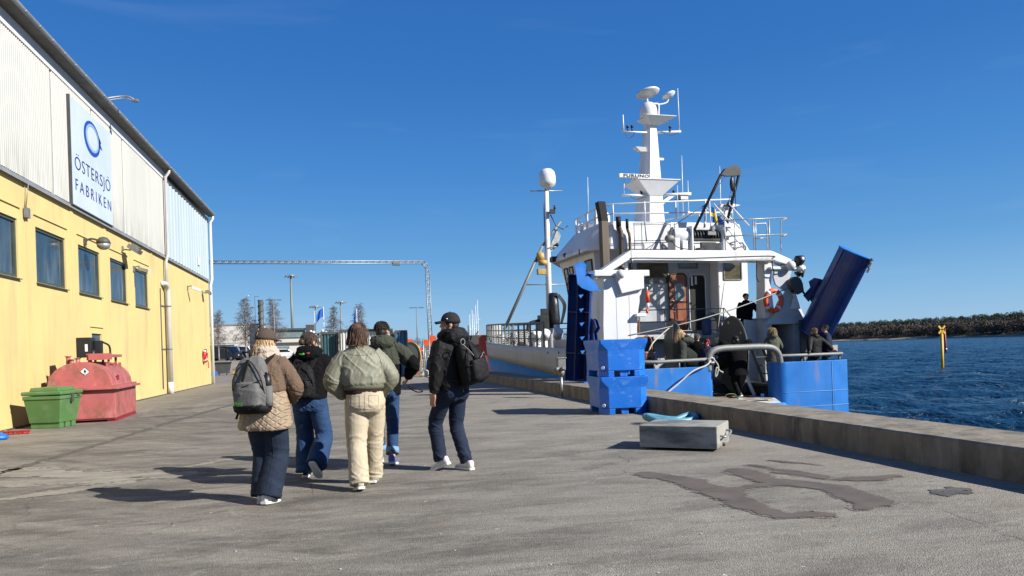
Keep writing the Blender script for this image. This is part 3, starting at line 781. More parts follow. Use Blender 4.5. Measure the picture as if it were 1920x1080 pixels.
for a, b in wins:
    mb = MB(org=wh); w_ = .07
    mb.bx(WX - .12, WX - .04, a, b, ZB, ZB + w_); mb.bx(WX - .12, WX - .04, a, b, ZT - w_, ZT)
    mb.bx(WX - .12, WX - .04, a, a + w_, ZB + w_, ZT - w_); mb.bx(WX - .12, WX - .04, b - w_, b, ZB + w_, ZT - w_)
    f = part('window', mb, 'win_frame', wh)
    mb = MB(org=wh); mb.bx(WX - .1, WX - .08, a + w_, b - w_, ZB + w_, ZT - w_); part('pane', mb, 'win_glass', f)
    mb = MB(org=wh); mb.prism([(WX - .1, ZB + .012), (WX + .06, ZB - .02), (WX + .06, ZB - .045), (WX - .1, ZB - .0)], a - .04, b + .04, 'Y'); part('sill', mb, 'win_frame', f)
mb = MB(org=wh); mb.bx(WX - .12, WX - .05, 24.44, 25.37, 1.7, 2.31); f = part('window', mb, 'win_frame', wh)
mb = MB(org=wh); mb.bx(WX - .05, WX - .04, 24.5, 25.31, 1.76, 2.25); part('pane', mb, 'win_glass', f)
# corrugated upper part
def corr(ya, yb, pitch, depth, z0, z1, x):
    n = int((yb - ya) / pitch); lo = []; hi = []
    for i in range(n):
        for q, d in ((0, 0), (.18, 0), (.38, depth), (.72, depth), (.9, 0)):
            yv = ya + (i + q) * pitch; lo.append((x + d, yv, z0)); hi.append((x + d, yv, z1))
    return [lo, hi]
mb = MB(org=wh)
for i in range(9):
    ya = 5.5 + i * 3.22; mb.loft(corr(ya, ya + 3.2, 0.107, 0.03, 5.86, 9.1, WX + 0.05 + .004 * (i % 2)), caps=False, smooth=False, closed_ring=False)
mb.bx(WX - .28, WX + .045, 5.5, 34.4, 5.82, 9.1)
part('cladding', mb, 'cladding', wh)
mb = MB(org=wh); mb.loft(corr(34.5, 44.68, 0.62, 0.035, 5.86, 9.1, WX + 0.06), caps=False, smooth=False, closed_ring=False)
mb.bx(WX - .28, WX + .055, 34.4, 44.68, 5.82, 9.1)
part('cladding', mb, 'cladding_blue', wh, label='pale blue flat ribbed cladding')
mb = MB(org=wh); mb.bx(WX + .003, WX + .1, Y0, 44.72, 5.775, 5.82); mb.bx(WX + .09, WX + .105, Y0, 44.72, 5.73, 5.775); part('trim', mb, 'zinc_gutter', wh)
mb = MB(org=wh); mb.bx(WX - .2, WX + .1, Y0, 34.4, 9.1, 9.42); part('fascia', mb, 'white_clean', wh)
mb = MB(org=wh); mb.bx(WX - .2, WX + .1, 34.4, 44.72, 9.1, 9.3); mb.prism([(WX + .1, 9.42), (WX + .42, 9.46), (WX + .42, 9.5), (WX + .1, 9.5)], Y0, 44.8, 'Y')
part('eaves', mb, 'dark_grey', wh)
mb = MB(org=wh)   # half-round gutter
prof = []
for k in range(9):
    a = math.pi + math.pi * k / 8; prof.append((WX + .34 + .1 * math.cos(a), 9.6 + .1 * math.sin(a)))
prof += [(WX + .43, 9.6), (WX + .34, 9.53), (WX + .25, 9.6)]
mb.prism(prof, Y0, 44.8, 'Y')
gu = part('gutter', mb, 'zinc_gutter', wh)
mb = MB(org=wh)
for i in range(48): yv = 6 + i * 0.82; mb.beam((WX + .12, yv, 9.455), (WX + .34, yv, 9.49), .03, .012); mb.beam((WX + .34, yv, 9.49), (WX + .452, yv, 9.57), .03, .012)
part('gutter_bracket', mb, 'white_clean', gu)
mb = MB(org=wh); mb.prism([(WX + .24, 9.62), (WX - 11, 11.6), (WX - 22.2, 9.62), (WX - 22.2, 9.5), (WX - 11, 11.4), (WX + .1, 9.505)], Y0 - .1, 44.8, 'Y'); part('roof', mb, 'zinc_gutter', wh)
mb = MB(org=wh); mb.prism([(WX - .2, 9.2), (WX - 11, 11.38), (WX - 21.9, 9.2)], Y0 + .02, Y0 + .2, 'Y'); mb.prism([(WX - .2, 9.2), (WX - 11, 11.38), (WX - 21.9, 9.2)], 44.5, 44.68, 'Y'); part('gable', mb, 'cladding_blue', wh)
mb = MB(org=wh)
mb.tube([(WX + .34, 33.85, 9.5), (WX + .34, 33.85, 9.35), (WX + .2, 33.85, 9.15), (WX + .2, 33.85, 5.9), (WX + .12, 33.85, 5.6), (WX + .12, 33.85, 4.2)], .062, 10)
mb.tube(bez([(WX - .02, 33.35, 4.6), (WX + .14, 33.5, 4.62), (WX + .16, 33.8, 4.45), (WX + .16, 33.85, 4.15)], 5) + [(WX + .16, 33.85, .5)], .1, 12)
dp = part('downpipe', mb, 'downpipe', wh)
mb = MB(org=wh); mb.cyl((WX + .16, 33.85, .5), (WX + .16, 33.85, 0.02), .115, n=12); part('pipe_shoe', mb, 'white_clean', dp)
mb = MB(org=wh)
for z in (1.9, 3.7): mb.lathe((WX + .16, 33.85, z), [(.112, -.03), (.112, .03)], 12); mb.bx(WX, WX + .04, 33.05, 33.85, z - .02, z + .02)
part('clamp', mb, 'galv_dull', dp)
mb = MB(org=wh); mb.cyl((WX + .03, 33.1, .25), (WX + .03, 33.1, 4.4), .02, n=6); part('cable_pipe', mb, 'dark_grey', wh)
mb = MB(org=wh); mb.tube([(WX + .34, 44.62, 9.5), (WX + .34, 44.62, 9.3), (WX + .2, 44.66, 9.1), (WX + .2, 44.66, 5.9), (WX + .12, 44.66, 5.6), (WX + .12, 44.66, .03)], .075, 10); part('downpipe', mb, 'white_clean', wh, label='white painted corner downpipe')
mb = MB(org=wh); mb.bx(WX + .1, WX + .13, 41.2, 41.55, 6.3, 6.75); part('hatch', mb, 'white_clean', wh)

# sign
sg = thing('sign', (WX + .1, 25.0, 5.95), 0, 'large pale sign board with a blue fish ring and dark lettering on the cladding', 'sign')
SY0, SY1, SZ0, SZ1 = 22.72, 26.42, 5.84, 8.84
mb = MB(org=sg)
for i in range(3):
    a = SY0 + i * (SY1 - SY0) / 3; mb.bx(WX + .1, WX + .14, a + .004, a + (SY1 - SY0) / 3 - .004, SZ0, SZ1)
mb.bx(WX + .085, WX + .1, SY0, SY1, SZ0, SZ1)
part('panel', mb, 'sign_white', sg)
mb = MB(org=sg); mb.bx(WX + .07, WX + .15, SY0 - .03, SY0, SZ0 - .03, SZ1 + .02); mb.bx(WX + .07, WX + .15, SY0, SY1, SZ0 - .03, SZ0); part('frame', mb, 'dark_grey', sg)
def ringmesh(mb, cy, cz, ro, ri, x0, x1, oy=0, oz=0, n=48):
    outer = [(cy + ro[0] * math.cos(2 * math.pi * k / n), cz + ro[1] * math.sin(2 * math.pi * k / n)) for k in range(n)]
    inner = [(cy + oy + ri[0] * math.cos(2 * math.pi * k / n), cz + oz + ri[1] * math.sin(2 * math.pi * k / n)) for k in range(n)]
    vs = [(x1, *p) for p in outer] + [(x1, *p) for p in inner] + [(x0, *p) for p in outer] + [(x0, *p) for p in inner]
    fs = []
    for k in range(n):
        k2 = (k + 1) % n; fs += [(k, k2, n + k2, n + k), (2 * n + k, 2 * n + k2, k2, k), (n + k, n + k2, 3 * n + k2, 3 * n + k)]
    mb.add(vs, fs, False)
cy, cz = 24.56, 8.13
mb = MB(org=sg); ringmesh(mb, cy, cz, (.74, .51), (.56, .38), WX + .141, WX + .147, 0.03, 0.02)
mb.prism([(25.18, 8.4), (25.42, 8.24), (25.34, 8.18), (25.52, 8.03), (25.2, 8.06)], WX + .141, WX + .147, 'X'); part('emblem', mb, 'logo_blue', sg)
mb = MB(org=sg); ringmesh(mb, cy + .02, cz + .02, (.6, .41), (.5, .34), WX + .1475, WX + .15, 0.03, 0.01); mb.ell((25.38, cz + .12, 0), (0, 0, 0)) if 0 else None
part('emblem_highlight', mb, 'logo_light', sg)
# lettering faces +X; its reading direction runs to +Y
def wallM(y, z, x): return Matrix(((0, 0, 1, x), (1, 0, 0, y), (0, 1, 0, z), (0, 0, 0, 1)))
T0 = Matrix.Translation(-Vector(sg.location))
def fit_text(body, y0, y1, z0, z1, off, sp):
    me = text_mesh(body, 1.0, 0.004, spacing=sp, offset=off)
    xs = [v.co.x for v in me.vertices]; ys = [v.co.y for v in me.vertices]
    for v in me.vertices:
        v.co.x = y0 + (v.co.x - min(xs)) / (max(xs) - min(xs)) * (y1 - y0); v.co.y = z0 + (v.co.y - min(ys)) / (max(ys) - min(ys)) * (z1 - z0)
    me.transform(T0 @ wallM(0, 0, WX + .146)); me.materials.clear(); me.materials.append(M['logo_dark']); part('lettering', me, None, sg)
fit_text("ÖSTERSJÖ", 22.98, 26.22, 6.77, 7.33, -0.014, 1.12)
fit_text("FABRIKEN", 22.99, 26.24, 6.28, 6.6, -0.012, 1.45)

# lamps and cameras on the wall
t = thing('wall_lamp', (WX, 24.1, 5.0), 0, 'round globe wall lamp with dark hood beside the third warehouse window', 'lamp')
mb = MB(org=t); mb.tube(bez([(WX, 24.0, 4.98), (WX + .2, 24.0, 5.06), (WX + .42, 24.0, 5.0)], 5), .03, 8); mb.bx(WX + .022, WX + .06, 23.93, 24.07, 4.88, 5.08)
mb.lathe((WX + .52, 24.0, 4.92), [(.02, .2), (.11, .17), (.18, .08), (.2, 0)], 16); part('hood', mb, 'dark_grey', t)
mb = MB(org=t); mb.lathe((WX + .52, 24.0, 4.92), [(.19, -.005), (.17, -.1), (.09, -.17), (.01, -.19)], 16); part('globe', mb, 'galv', t)
def flood(y, z, label, s=1.0, name='floodlight', x=WX):
    t = thing(name, (x, y, z), 0, label, 'floodlight', None)
    mb = MB(org=t); mb.bx(x, x + .05, y - .05, y + .05, z - .05, z + .1); mb.beam((x, y, z), (x + .25 * s, y, z - .03), .04, .04)
    T2 = Matrix.Translation((x + .36 * s, y, z)) @ Matrix.Rotation(R(35), 4, 'Y')
    mb.box((0, 0, 0), (.34 * s, .46 * s, .12 * s), M2=T2, taper=1.25 if 0 else 1.0); mb.box((0, 0, .08 * s), (.24 * s, .3 * s, .08 * s), M2=T2)
    part('housing', mb, 'galv_dull', t)
    mb = MB(org=t); mb.box((0, 0, -.064 * s), (.3 * s, .42 * s, .012), M2=T2); part('lens', mb, 'glass_dark', t)
flood(27.85, 5.28, 'square floodlight with copper reflector high on yellow wall between fourth and fifth windows', 1.15)
flood(42.6, 4.98, 'boxy floodlight at the far corner of the warehouse', .9)
def cctv(y, z, label, dy):
    t = thing('security_camera', (WX, y, z), 0, label, 'camera')
    mb = MB(org=t); mb.bx(WX, WX + .05, y - .06, y + .06, z - .1, z + .1); mb.tube([(WX, y, z + .05), (WX + .2, y, z + .1), (WX + .3, y, z)], .022, 6); part('bracket', mb, 'galv_dull', t)
    mb = MB(org=t); mb.beam((WX + .2, y - dy * .1, z + .02), (WX + .6, y + dy, z - .12), .13, .12); part('camera_body', mb, 'downpipe', t)
cctv(29.2, 4.76, 'long grey security camera above the last warehouse window', -.25)
cctv(38.7, 4.9, 'small grey security camera on the wall beyond the downpipe', .15)
t = thing('junction_box', (WX, 19.8, 5.0), 0, 'small grey junction box with a thin cable high on the yellow wall', 'junction box')
mb = MB(org=t); mb.bx(WX + .022, WX + .11, 19.72, 19.9, 4.92, 5.16, bev=.01); part('box', mb, 'galv_dull', t)
mb = MB(org=t); mb.cyl((WX + .05, 19.8, 5.16), (WX + .12, 19.8, 5.75), .012, n=6); part('cable', mb, 'wire', t)
t = thing('street_lamp', (WX, 25.9, 9.45), 0, 'curved bracket lamp reaching out over the gutter above the sign', 'lamp')
mb = MB(org=t)
P1 = [(WX - .05, 25.7, 9.66), (WX + .26, 25.85, 9.8), (WX + .6, 26, 9.92), (WX + .82, 26, 9.92), (WX + .98, 26, 9.84)]
mb.tube(bez(P1, 6), .03, 8); mb.tube([Vector(p) + Vector((0, 0, -.07)) for p in bez(P1, 6)], .018, 6)
for p in bez(P1, 2): mb.cyl(p, Vector(p) + Vector((0, 0, -.07)), .012, n=5)
part('arm', mb, 'galv', t)
mb = MB(org=t); mb.box((WX + 1.02, 26, 9.8), (.2, .16, .08), bev=.02); part('lamp_head', mb, 'galv_dull', t)
t = thing('lifebuoy', (WX + .05, 42.35, 1.2), 0, 'red and white lifebuoy hanging on the wall near the warehouse corner', 'lifebuoy')
mb = MB(org=t)
mb.tube([(WX + .12, 42.35 + .3 * math.cos(a * math.pi / 12), 1.6 + .3 * math.sin(a * math.pi / 12)) for a in range(24)], .075, 8, closed=True); part('ring', mb, 'red', t)
mb = MB(org=t)
for a in (45, 135, 225, 315):
    c, s_ = math.cos(R(a)), math.sin(R(a)); mb.cyl((WX + .12, 42.35 + .3 * c + .05 * s_, 1.6 + .3 * s_ - .05 * c), (WX + .12, 42.35 + .3 * c - .05 * s_, 1.6 + .3 * s_ + .05 * c), .079, n=8)
part('band', mb, 'white_clean', t)
mb = MB(org=t); mb.tube(bez([(WX + .1, 43.1, 1.35), (WX + .12, 43.1, 1.0), (WX + .12, 43.3, .95), (WX + .1, 43.3, 1.3)], 4), .015, 5); part('line', mb, 'red', t)

# green tub, broom, blue bag, tank ------------------------------------
def frustum_tub(mb, x0, x1, y0, y1, z0, z1, inset):
    mb.add([(x0 + inset, y0 + inset, z0), (x1 - inset, y0 + inset, z0), (x1 - inset, y1 - inset, z0), (x0 + inset, y1 - inset, z0),
            (x0, y0, z1), (x1, y0, z1), (x1, y1, z1), (x0, y1, z1)],
           [(0, 3, 2, 1), (4, 5, 6, 7), (0, 1, 5, 4), (1, 2, 6, 5), (2, 3, 7, 6), (3, 0, 4, 7)], False)
t = thing('lidded_tub', (-6.48, 18.86, 0), R(-10), 'green lidded plastic tub standing against the yellow wall', 'tub')
t.scale = (1, 1, 1.04); gx, gy, gh = .4, .43, .72
mb = MB()
# body with fork pockets cut on the right face: feet + body
mb.add([(-gx + .07, -gy + .07, .12), (gx - .07, -gy + .07, .12), (gx - .07, gy - .07, .12), (-gx + .07, gy - .07, .12), (-gx, -gy, .62), (gx, -gy, .62), (gx, gy, .62), (-gx, gy, .62)],
       [(0, 3, 2, 1), (4, 5, 6, 7), (0, 1, 5, 4), (1, 2, 6, 5), (2, 3, 7, 6), (3, 0, 4, 7)], False)
for (a, b) in ((-gy + .1, -gy + .26), (-.09, .09), (gy - .26, gy - .1)): mb.bx(-gx + .08, gx - .08, a, b, 0, .12)
mb.bx(-gx - .02, gx + .02, -gy - .02, gy + .02, .62, .7, bev=.015)
part('body', mb, 'tub_green', t, bevel=.015)
mb = MB(); mb.bx(-gx - .04, gx + .04, -gy - .04, gy + .04, .715, .8, bev=.025)
mb.box((0, 0, .84), (2 * gx - .16, 2 * gy - .16, .08), taper=.94); part('lid', mb, 'tub_green', t, bevel=.012)
mb = MB(); mb.bx(gx + .02, gx + .05, -.04, .04, .55, .74); mb.bx(gx + .02, gx + .04, .22, .32, .66, .72); part('latch', mb, 'dark_grey', t)
t = thing('broom', (-6.75, 17.4, 0), R(10), 'red bristled broom head lying by the green tub', 'broom')
mb = MB()
rnd = random.Random(2)
for i in range(150): x = rnd.uniform(-.3, .3); y = rnd.uniform(-.045, .045); mb.cyl((x, y, .05), (x + rnd.uniform(-.02, .02), y - .02, .0), .004, n=4)
part('bristles', mb, 'red', t)
mb = MB(); mb.box((0, .01, .065), (.62, .09, .035), bev=.01); part('head', mb, 'dark_red', t)
mb = MB(); mb.cyl((-.1, .04, .07), (-.3, .75, .03), .013, n=8); part('handle', mb, 'white_clean', t)
mb = MB(); rings = []
for i in range(7):
    z = [0.0, .03, .07, .1, .12, .13, .135][i]; r_ = [.2, .27, .26, .2, .14, .07, .01][i]
    rings.append([Vector((-6.62 + .62 * (r_ + .06 * noise.noise(Vector((math.cos(a) * 3, math.sin(a) * 3, i)))) * math.cos(a) * 1.2, 16.35 + .6 * (r_ + .06 * noise.noise(Vector((math.cos(a) * 3, math.sin(a) * 3, i + 7)))) * math.sin(a), z + .03 * noise.noise(Vector((a * 2, i, 1))) * (i > 0))) for a in [k * math.pi / 12 for k in range(24)]])
mb.loft(rings); solo('plastic_bag', mb, 'tub_blue', 'crumpled bright blue bag on the ground at the left edge', 'bag')
t = thing('fuel_tank', (-6.3, 21.0, 0), R(4), 'faded red rusty fuel tank with curved top and pump standing by the wall', 'tank')
tx, ty = .78, 1.28
mb = MB(); mb.bx(-tx, tx, -ty, ty, .08, .78, bev=.02); part('bund', mb, 'tank_red', t)
mb = MB(); mb.bx(-tx - .1, tx + .1, -ty - .1, ty + .1, .78, .84, bev=.01); mb.bx(-tx - .02, tx + .02, -ty - .02, ty + .02, .84, .88); part('rim', mb, 'tank_red', t)
prof = [(-tx + .04, .86)]
for k in range(15):
    a = math.pi - math.pi * k / 14; prof.append((.7 * math.cos(a), .9 + .56 * math.sin(a)))
prof.append((tx - .04, .86)); mb = MB()
mb.prism(prof, -ty + .1, ty - .1, 'Y'); part('shell', mb, 'tank_red', t, bevel=.01)
mb = MB()
for y in (-.5, .3, .9): mb.beam((.36, y, 1.33), (.62, y, 1.1), .12, .05); mb.bx(.44, .5, y - .05, y + .05, 1.2, 1.42)
mb.bx(.42, .5, -.9, 1.0, 1.16, 1.24); mb.bx(-.82, -.7, -.6, -.3, .85, 1.15); part('bracket', mb, 'tank_red', t)
mb = MB(); mb.bx(.1, .62, -.7, .45, 1.56, 1.63); mb.bx(.05, .1, -.7, .45, 1.5, 1.66); mb.bx(.1, .62, -.74, -.7, 1.5, 1.66)
for p in ((.2, -.5), (.5, -.5), (.2, .3), (.5, .3)): mb.cyl((*p, 1.35), (*p, 1.56), .03, n=8)
part('drip_tray', mb, 'tank_red', t)
mb = MB(); mb.box((-.05, -.3, 1.82), (.34, .42, .5), bev=.02); mb.box((.22, -.2, 1.8), (.16, .2, .38), bev=.01); mb.cyl((.15, -.48, 1.5), (.15, -.48, 1.75), .05, n=10)
pm = part('pump', mb, 'black', t)
mb = MB(); mb.tube(bez([(.3, -.1, 1.95), (.4, .1, 1.85), (.38, .25, 1.6), (.3, .3, 1.58)], 5), .025, 7); part('hose', mb, 'rubber', pm)
mb = MB(); mb.bx(-.02, .04, -.5145, -.51, 1.72, 1.9); mb.box((.05, -.46, 1.74), (.05, .03, .22)); part('gauge', mb, 'white_clean', pm)
mb = MB()
for x, y, h in ((-.4, -.5, .3), (-.3, -.6, .22), (-.2, -.45, .25), (-.1, .3, .2)): mb.cyl((x, y, 1.3), (x, y, 1.3 + h), .05, n=10); mb.cyl((x, y, 1.3 + h), (x, y, 1.32 + h), .075, n=10)
part('filler_pipe', mb, 'tank_red', t)
mb = MB(); q = -ty + .096; mb.add([(.12, q, 1.33), (.22, q, 1.23), (.12, q, 1.13), (.02, q, 1.23)], [(0, 1, 2, 3)]); hz = part('hazard_label', mb, 'white_clean', t)
mb = MB(); q -= .003; mb.add([(.12, q, 1.29), (.15, q, 1.22), (.12, q, 1.19), (.09, q, 1.22)], [(0, 1, 2, 3)]); mb.bx(.09, .15, q - .001, q, 1.165, 1.175)
for (u0, v0, u1, v1) in ((.12, 1.33, .22, 1.23), (.22, 1.23, .12, 1.13), (.12, 1.13, .02, 1.23), (.02, 1.23, .12, 1.33)): mb.beam((u0, q, v0), (u1, q, v1), .002, .01, (0, 1, 0))
part('flame_symbol', mb, 'black', hz)
mb = MB(); mb.box((.695, -.5, 1.05), (.02, .2, .12), M2=None); part('plate', mb, 'dark_red', t)
mb = MB(); mb.bx(-tx + .02, tx - .02, -ty + .02, ty - .02, .05, .08); mb.bx(-tx, -tx + .2, -ty + .05, ty - .05, 0, .05); mb.bx(tx - .2, tx, -ty + .05, ty - .05, 0, .05); part('skid', mb, 'dark_red', t)
# ============================================================ TRAWLER (local x = starboard, y = forward, origin at the port stern corner)
SX, SY, SBB = 8.3, 20.2, R(3)
def shp(t, s, z):
    return Vector((SX - math.sin(SBB) * s + math.cos(SBB) * t, SY + math.cos(SBB) * s + math.sin(SBB) * t, z))
ship = thing('fishing_trawler', (SX, SY, 0), SBB, 'white and blue steel fishing trawler moored stern towards the viewer along the quay', 'ship')
def lerp_tab(tab, x):
    if x <= tab[0][0]: return tab[0][1]
    for i in range(len(tab) - 1):
        if x <= tab[i + 1][0]:
            a, b = tab[i], tab[i + 1]; return a[1] + (b[1] - a[1]) * (x - a[0]) / (b[0] - a[0])
    return tab[-1][1]
ZTOP = [(0, .75), (4.45, .75), (4.5, 1.33), (5.7, 1.38), (10.2, 1.5), (16, 1.68), (24, 1.92), (32, 2.12)]
ZBL = [(0, .75), (4.45, .75), (4.5, .2), (5.8, .24), (12, .64), (17, .88), (32, 1.02)]
def hb(s, z):
    Lz = 29.8 + (z + 2.2) * 0.3; k = 11 + (z + 2) * .3
    v = max(0.0, (s - k) / (Lz - k)); q = max(0.0, 1 - v ** 1.8)
    fl = 1 - 0.1 * max(0, (1.2 - z) / 3.4)
    return 3.6 * fl * q ** 0.83, Lz
def hullring(zf0, zf1, th, s0, s1, n=70):
    def point(u, side, z, inset):
        Lz = 29.8 + (z + 2.2) * 0.3; s = s0 + (min(s1, Lz) - s0) * u if s1 > 20 else s0 + (s1 - s0) * u
        h, _ = hb(s, z); h = max(0, h - inset); return (3.6 + side * h, s - (inset if h == 0 else 0) * .5, z)
    rings = []
    us = [math.sin(math.pi / 2 * k / n) ** 0.9 for k in range(n + 1)]
    seq = [(u, -1) for u in us] + ([(u, 1) for u in us[::-1][1:]])
    for u, sd in seq:
        sa = s0 + (s1 - s0) * u; z0, z1 = zf0(sa), zf1(sa)
        zz = [z0 + (z1 - z0) * q for q in (0, .33, .66, 1)]
        rings.append([point(u, sd, z, 0) for z in zz] + [point(u, sd, z1, th), point(u, sd, z0, th)])
    return rings
mb = MB(); mb.loft(hullring(lambda s: -2.2, lambda s: lerp_tab(ZBL, s) if s > 4.5 else .2, .12, 4.5, 32.0)); hull = part('hull', mb, 'hull_blue', ship)
mb = MB(); mb.loft(hullring(lambda s: lerp_tab(ZBL, s) if s > 4.5 else .2, lambda s: lerp_tab(ZTOP, max(4.5, s)), .1, 4.5, 32.0))
part('bulwark', mb, 'hull_white', ship, label='dull white bulwark with run-off stains')
# stern quarters, blue; each starts at the ramp, rounds the corner and runs forward
def strip(path, z0, z1, th, mbx, batter=0.0):
    n = len(path); rings = []
    for i, p in enumerate(path):
        p = Vector((*p, 0)); a = Vector((*path[max(0, i - 1)], 0)); b = Vector((*path[min(n - 1, i + 1)], 0)); d = (b - a).normalized()
        nn = Vector((-d.y, d.x, 0)) * th
        rings.append([(p.x, p.y, z0), (p.x, p.y, z1 - .02), (p.x + nn.x * .2, p.y + nn.y * .2, z1), (p.x + nn.x, p.y + nn.y, z1), (p.x + nn.x, p.y + nn.y, z0)])
    mbx.loft(rings, smooth=False)
def arc(cx, cy, r, a0, a1, n=6): return [(cx + r * math.cos(R(a0 + (a1 - a0) * k / n)), cy + r * math.sin(R(a0 + (a1 - a0) * k / n))) for k in range(n + 1)]
mb = MB()
strip([(0, 4.5), (0, .1)] + arc(.15, .15, .15, 180, 270) + arc(2.27, .13, .13, 270, 360) + [(2.4, .3)], -2.2, .74, .1, mb)
part('stern_quarter', mb, 'blue_paint', ship, bevel=0)
mb = MB()
strip([(4.66, .62), (4.62, .45)] + arc(4.93, .33, .33, 170, 270, 10) + [(6.62, 0), (7.22, .12), (7.3, .5), (7.25, 4.5)], -2.2, .78, .1, mb)
sq = part('stern_quarter', mb, 'blue_paint', ship)
mb = MB()
for z in (-.16, -.62): mb.tube([(4.7, .18, z), (4.85, .0, z), (6.62, -.006, z), (7.22, .11, z)], .008, 5)
mb.tube([(6.55, -.008, -2), (6.55, -.008, .74)], .008, 5); mb.tube([(5.6, -.004, -.62), (5.6, -.004, -2)], .007, 5)
M['weld'] = mat('weld_bead', (0.15, 0.34, 0.62), .5)
part('weld_seam', mb, 'weld', sq)
mb = MB(); mb.cyl((6.95, .17, -.1), (7.02, .14, -.1), .06, n=10); part('scupper', mb, 'soot', sq)
# decks
mb = MB()
def deckpoly(s0, s1, z, inset=.15, n=24, th=.06):
    L_ = []
    for k in range(n + 1):
        s = s0 + (s1 - s0) * k / n; h, _ = hb(s, z); L_.append((3.6 - max(0.02, h - inset), s))
    Rr = [(7.2 - p[0], p[1]) for p in L_[::-1]]
    mb.prism(L_ + Rr, z - th, z)
deckpoly(9.5, 30.4, 1.0)
mb.bx(.12, 2.3, .12, 4.6, .02, .1); mb.bx(4.68, 7.08, .36, 4.6, .02, .1); mb.bx(2.4, 4.58, 1.3, 4.6, -.4, -.3)
mb.bx(.12, 7.08, 4.7, 9.5, .9, 1.0)
part('deck', mb, 'dark_grey', ship)
mb = MB(); rp = [(1.35, -.29), (.15, -.31), (-.15, -.42), (-.34, -.65), (-.42, -1.0), (-.42, -2.2), (1.35, -2.2)]
mb.prism([(p, q) for p, q in rp], 2.42, 4.56, 'X'); rm = part('stern_ramp', mb, 'ramp', ship)
mb = MB(); mb.prism([(1.34, -.285), (.9, -.27), (.86, -.24), (.8, -.27), (.7, -.297), (1.34, -.32)], 2.6, 4.1, 'X'); mb.bx(2.6, 4.3, -.08, .02, -.312, -.3); part('rust_edge', mb, 'rust', rm)
mb = MB(); rings = []
for k in range(9):
    a = R(95 - 18 * k); rings.append([(3.3, .0 - .42 * (1 - math.sin(a)) * 0 + -.3 + .3 * math.cos(a) * -1 * -1 - 0.02, -.72 + .34 * math.sin(a)), (4.57, -.3 + .3 * math.cos(a) - 0.02, -.72 + .34 * math.sin(a))])
mb.tube([(3.35, -.3, -.62), (4.57, -.3, -.62)], .2, 18); part('roller_lip', mb, 'blue_paint', rm)
# stern rails
mb = MB()
mb.tube(bez([(.1, .2, .95), (.5, .06, .93), (1.4, .05, .94), (2.2, .05, .95)], 4), .055, 10)
for t in (.5, 1.3): mb.cyl((t, .06, .7), (t, .06, .92), .03, n=8)
part('stern_rail', mb, 'galv_dull', ship)
mb = MB(); mb.tube(bez([(2.28, .08, .6), (2.28, .08, .95), (2.42, .08, 1.18), (2.75, .08, 1.26), (3.4, .08, 1.27), (4.1, .08, 1.27), (4.5, .1, 1.22), (4.72, .12, 1.03), (4.8, .14, .7)], 6), .098, 14)
part('stern_arch_pipe', mb, 'galv_dull', ship)
mb = MB(); mb.tube(bez([(4.8, .12, .97), (5.3, .05, .97), (6.4, .05, .97), (6.95, .14, .97), (7.1, .4, .97), (7.12, 2.2, .97)], 5), .052, 10)
for p in ((7.03, .25), (5.6, .06), (7.12, 1.6)): mb.cyl((*p, .7), (*p, .97), .04, n=8)
part('stern_rail', mb, 'galv_dull', ship)
# superstructure below the bridge
mb = MB(); mb.bx(.7, 6.5, 4.7, 9.3, -.4, 1.76); mb.bx(1.5, 5.0, 3.9, 4.7, 1.62, 1.78); mb.bx(2.4, 3.2, 4.55, 4.7, .2, 1.5); mb.bx(5.0, 5.75, 3.0, 3.1, -.35, 2.15)
part('deckhouse', mb, 'grey_panel', ship, bevel=.01)
# wheelhouse
def polyring(pl, z): return [(p[0], p[1], z) for p in pl]
WB = [(.85, 4.9), (6.5, 4.9), (6.5, 7.8), (5.1, 9.0), (2.2, 9.0), (.95, 7.3)]
WT = [(.7, 4.9), (6.58, 4.9), (6.7, 8.5), (5.2, 10), (2.1, 10), (.6, 8.3)]
WB2 = [(.85, 4.9), (6.5, 4.9), (6.5, 7.8), (5.1, 8.8), (2.2, 8.8), (.95, 7.0)]
mb = MB(); mb.loft([polyring(WB2, 1.0), polyring(WB, 2.4), polyring(WT, 4.8)], smooth=False)
wheel = part('wheelhouse', mb, 'white_paint', ship)
mb = MB()   # grey recessed aft bulkhead between the door and side panels
mb.bx(2.0, 5.25, 4.87, 4.9, 1.8, 4.78); part('bulkhead', mb, 'grey_panel', wheel)
mb = MB(); mb.bx(5.27, 6.5, 4.3, 4.9, 1.4, 4.74); part('side_cabin', mb, 'white_clean', wheel, bevel=.03)
# visor and roof band
LR = [(1.0, 4.1), (5.8, 4.1), (6.4, 4.25), (6.9, 4.8), (6.9, 8.3), (6.0, 9.9), (3.6, 10.6), (1.2, 9.9), (.3, 8.3), (.3, 4.6)]
UR = [(1.15, 4.15), (5.8, 4.15), (6.2, 4.3), (6.35, 4.8), (6.35, 7.3), (5.4, 8.8), (3.6, 9.3), (1.8, 8.8), (.88, 7.3), (.8, 4.7)]
mb = MB(); mb.loft([polyring(LR, 4.78), polyring(LR, 4.9), polyring(UR, 5.75), polyring([(3.6 + (p[0] - 3.6) * .97, 6.5 + (p[1] - 6.5) * .97) for p in UR], 5.76)], smooth=False)
roof = part('roof', mb, 'white_paint', wheel, bevel=.015)
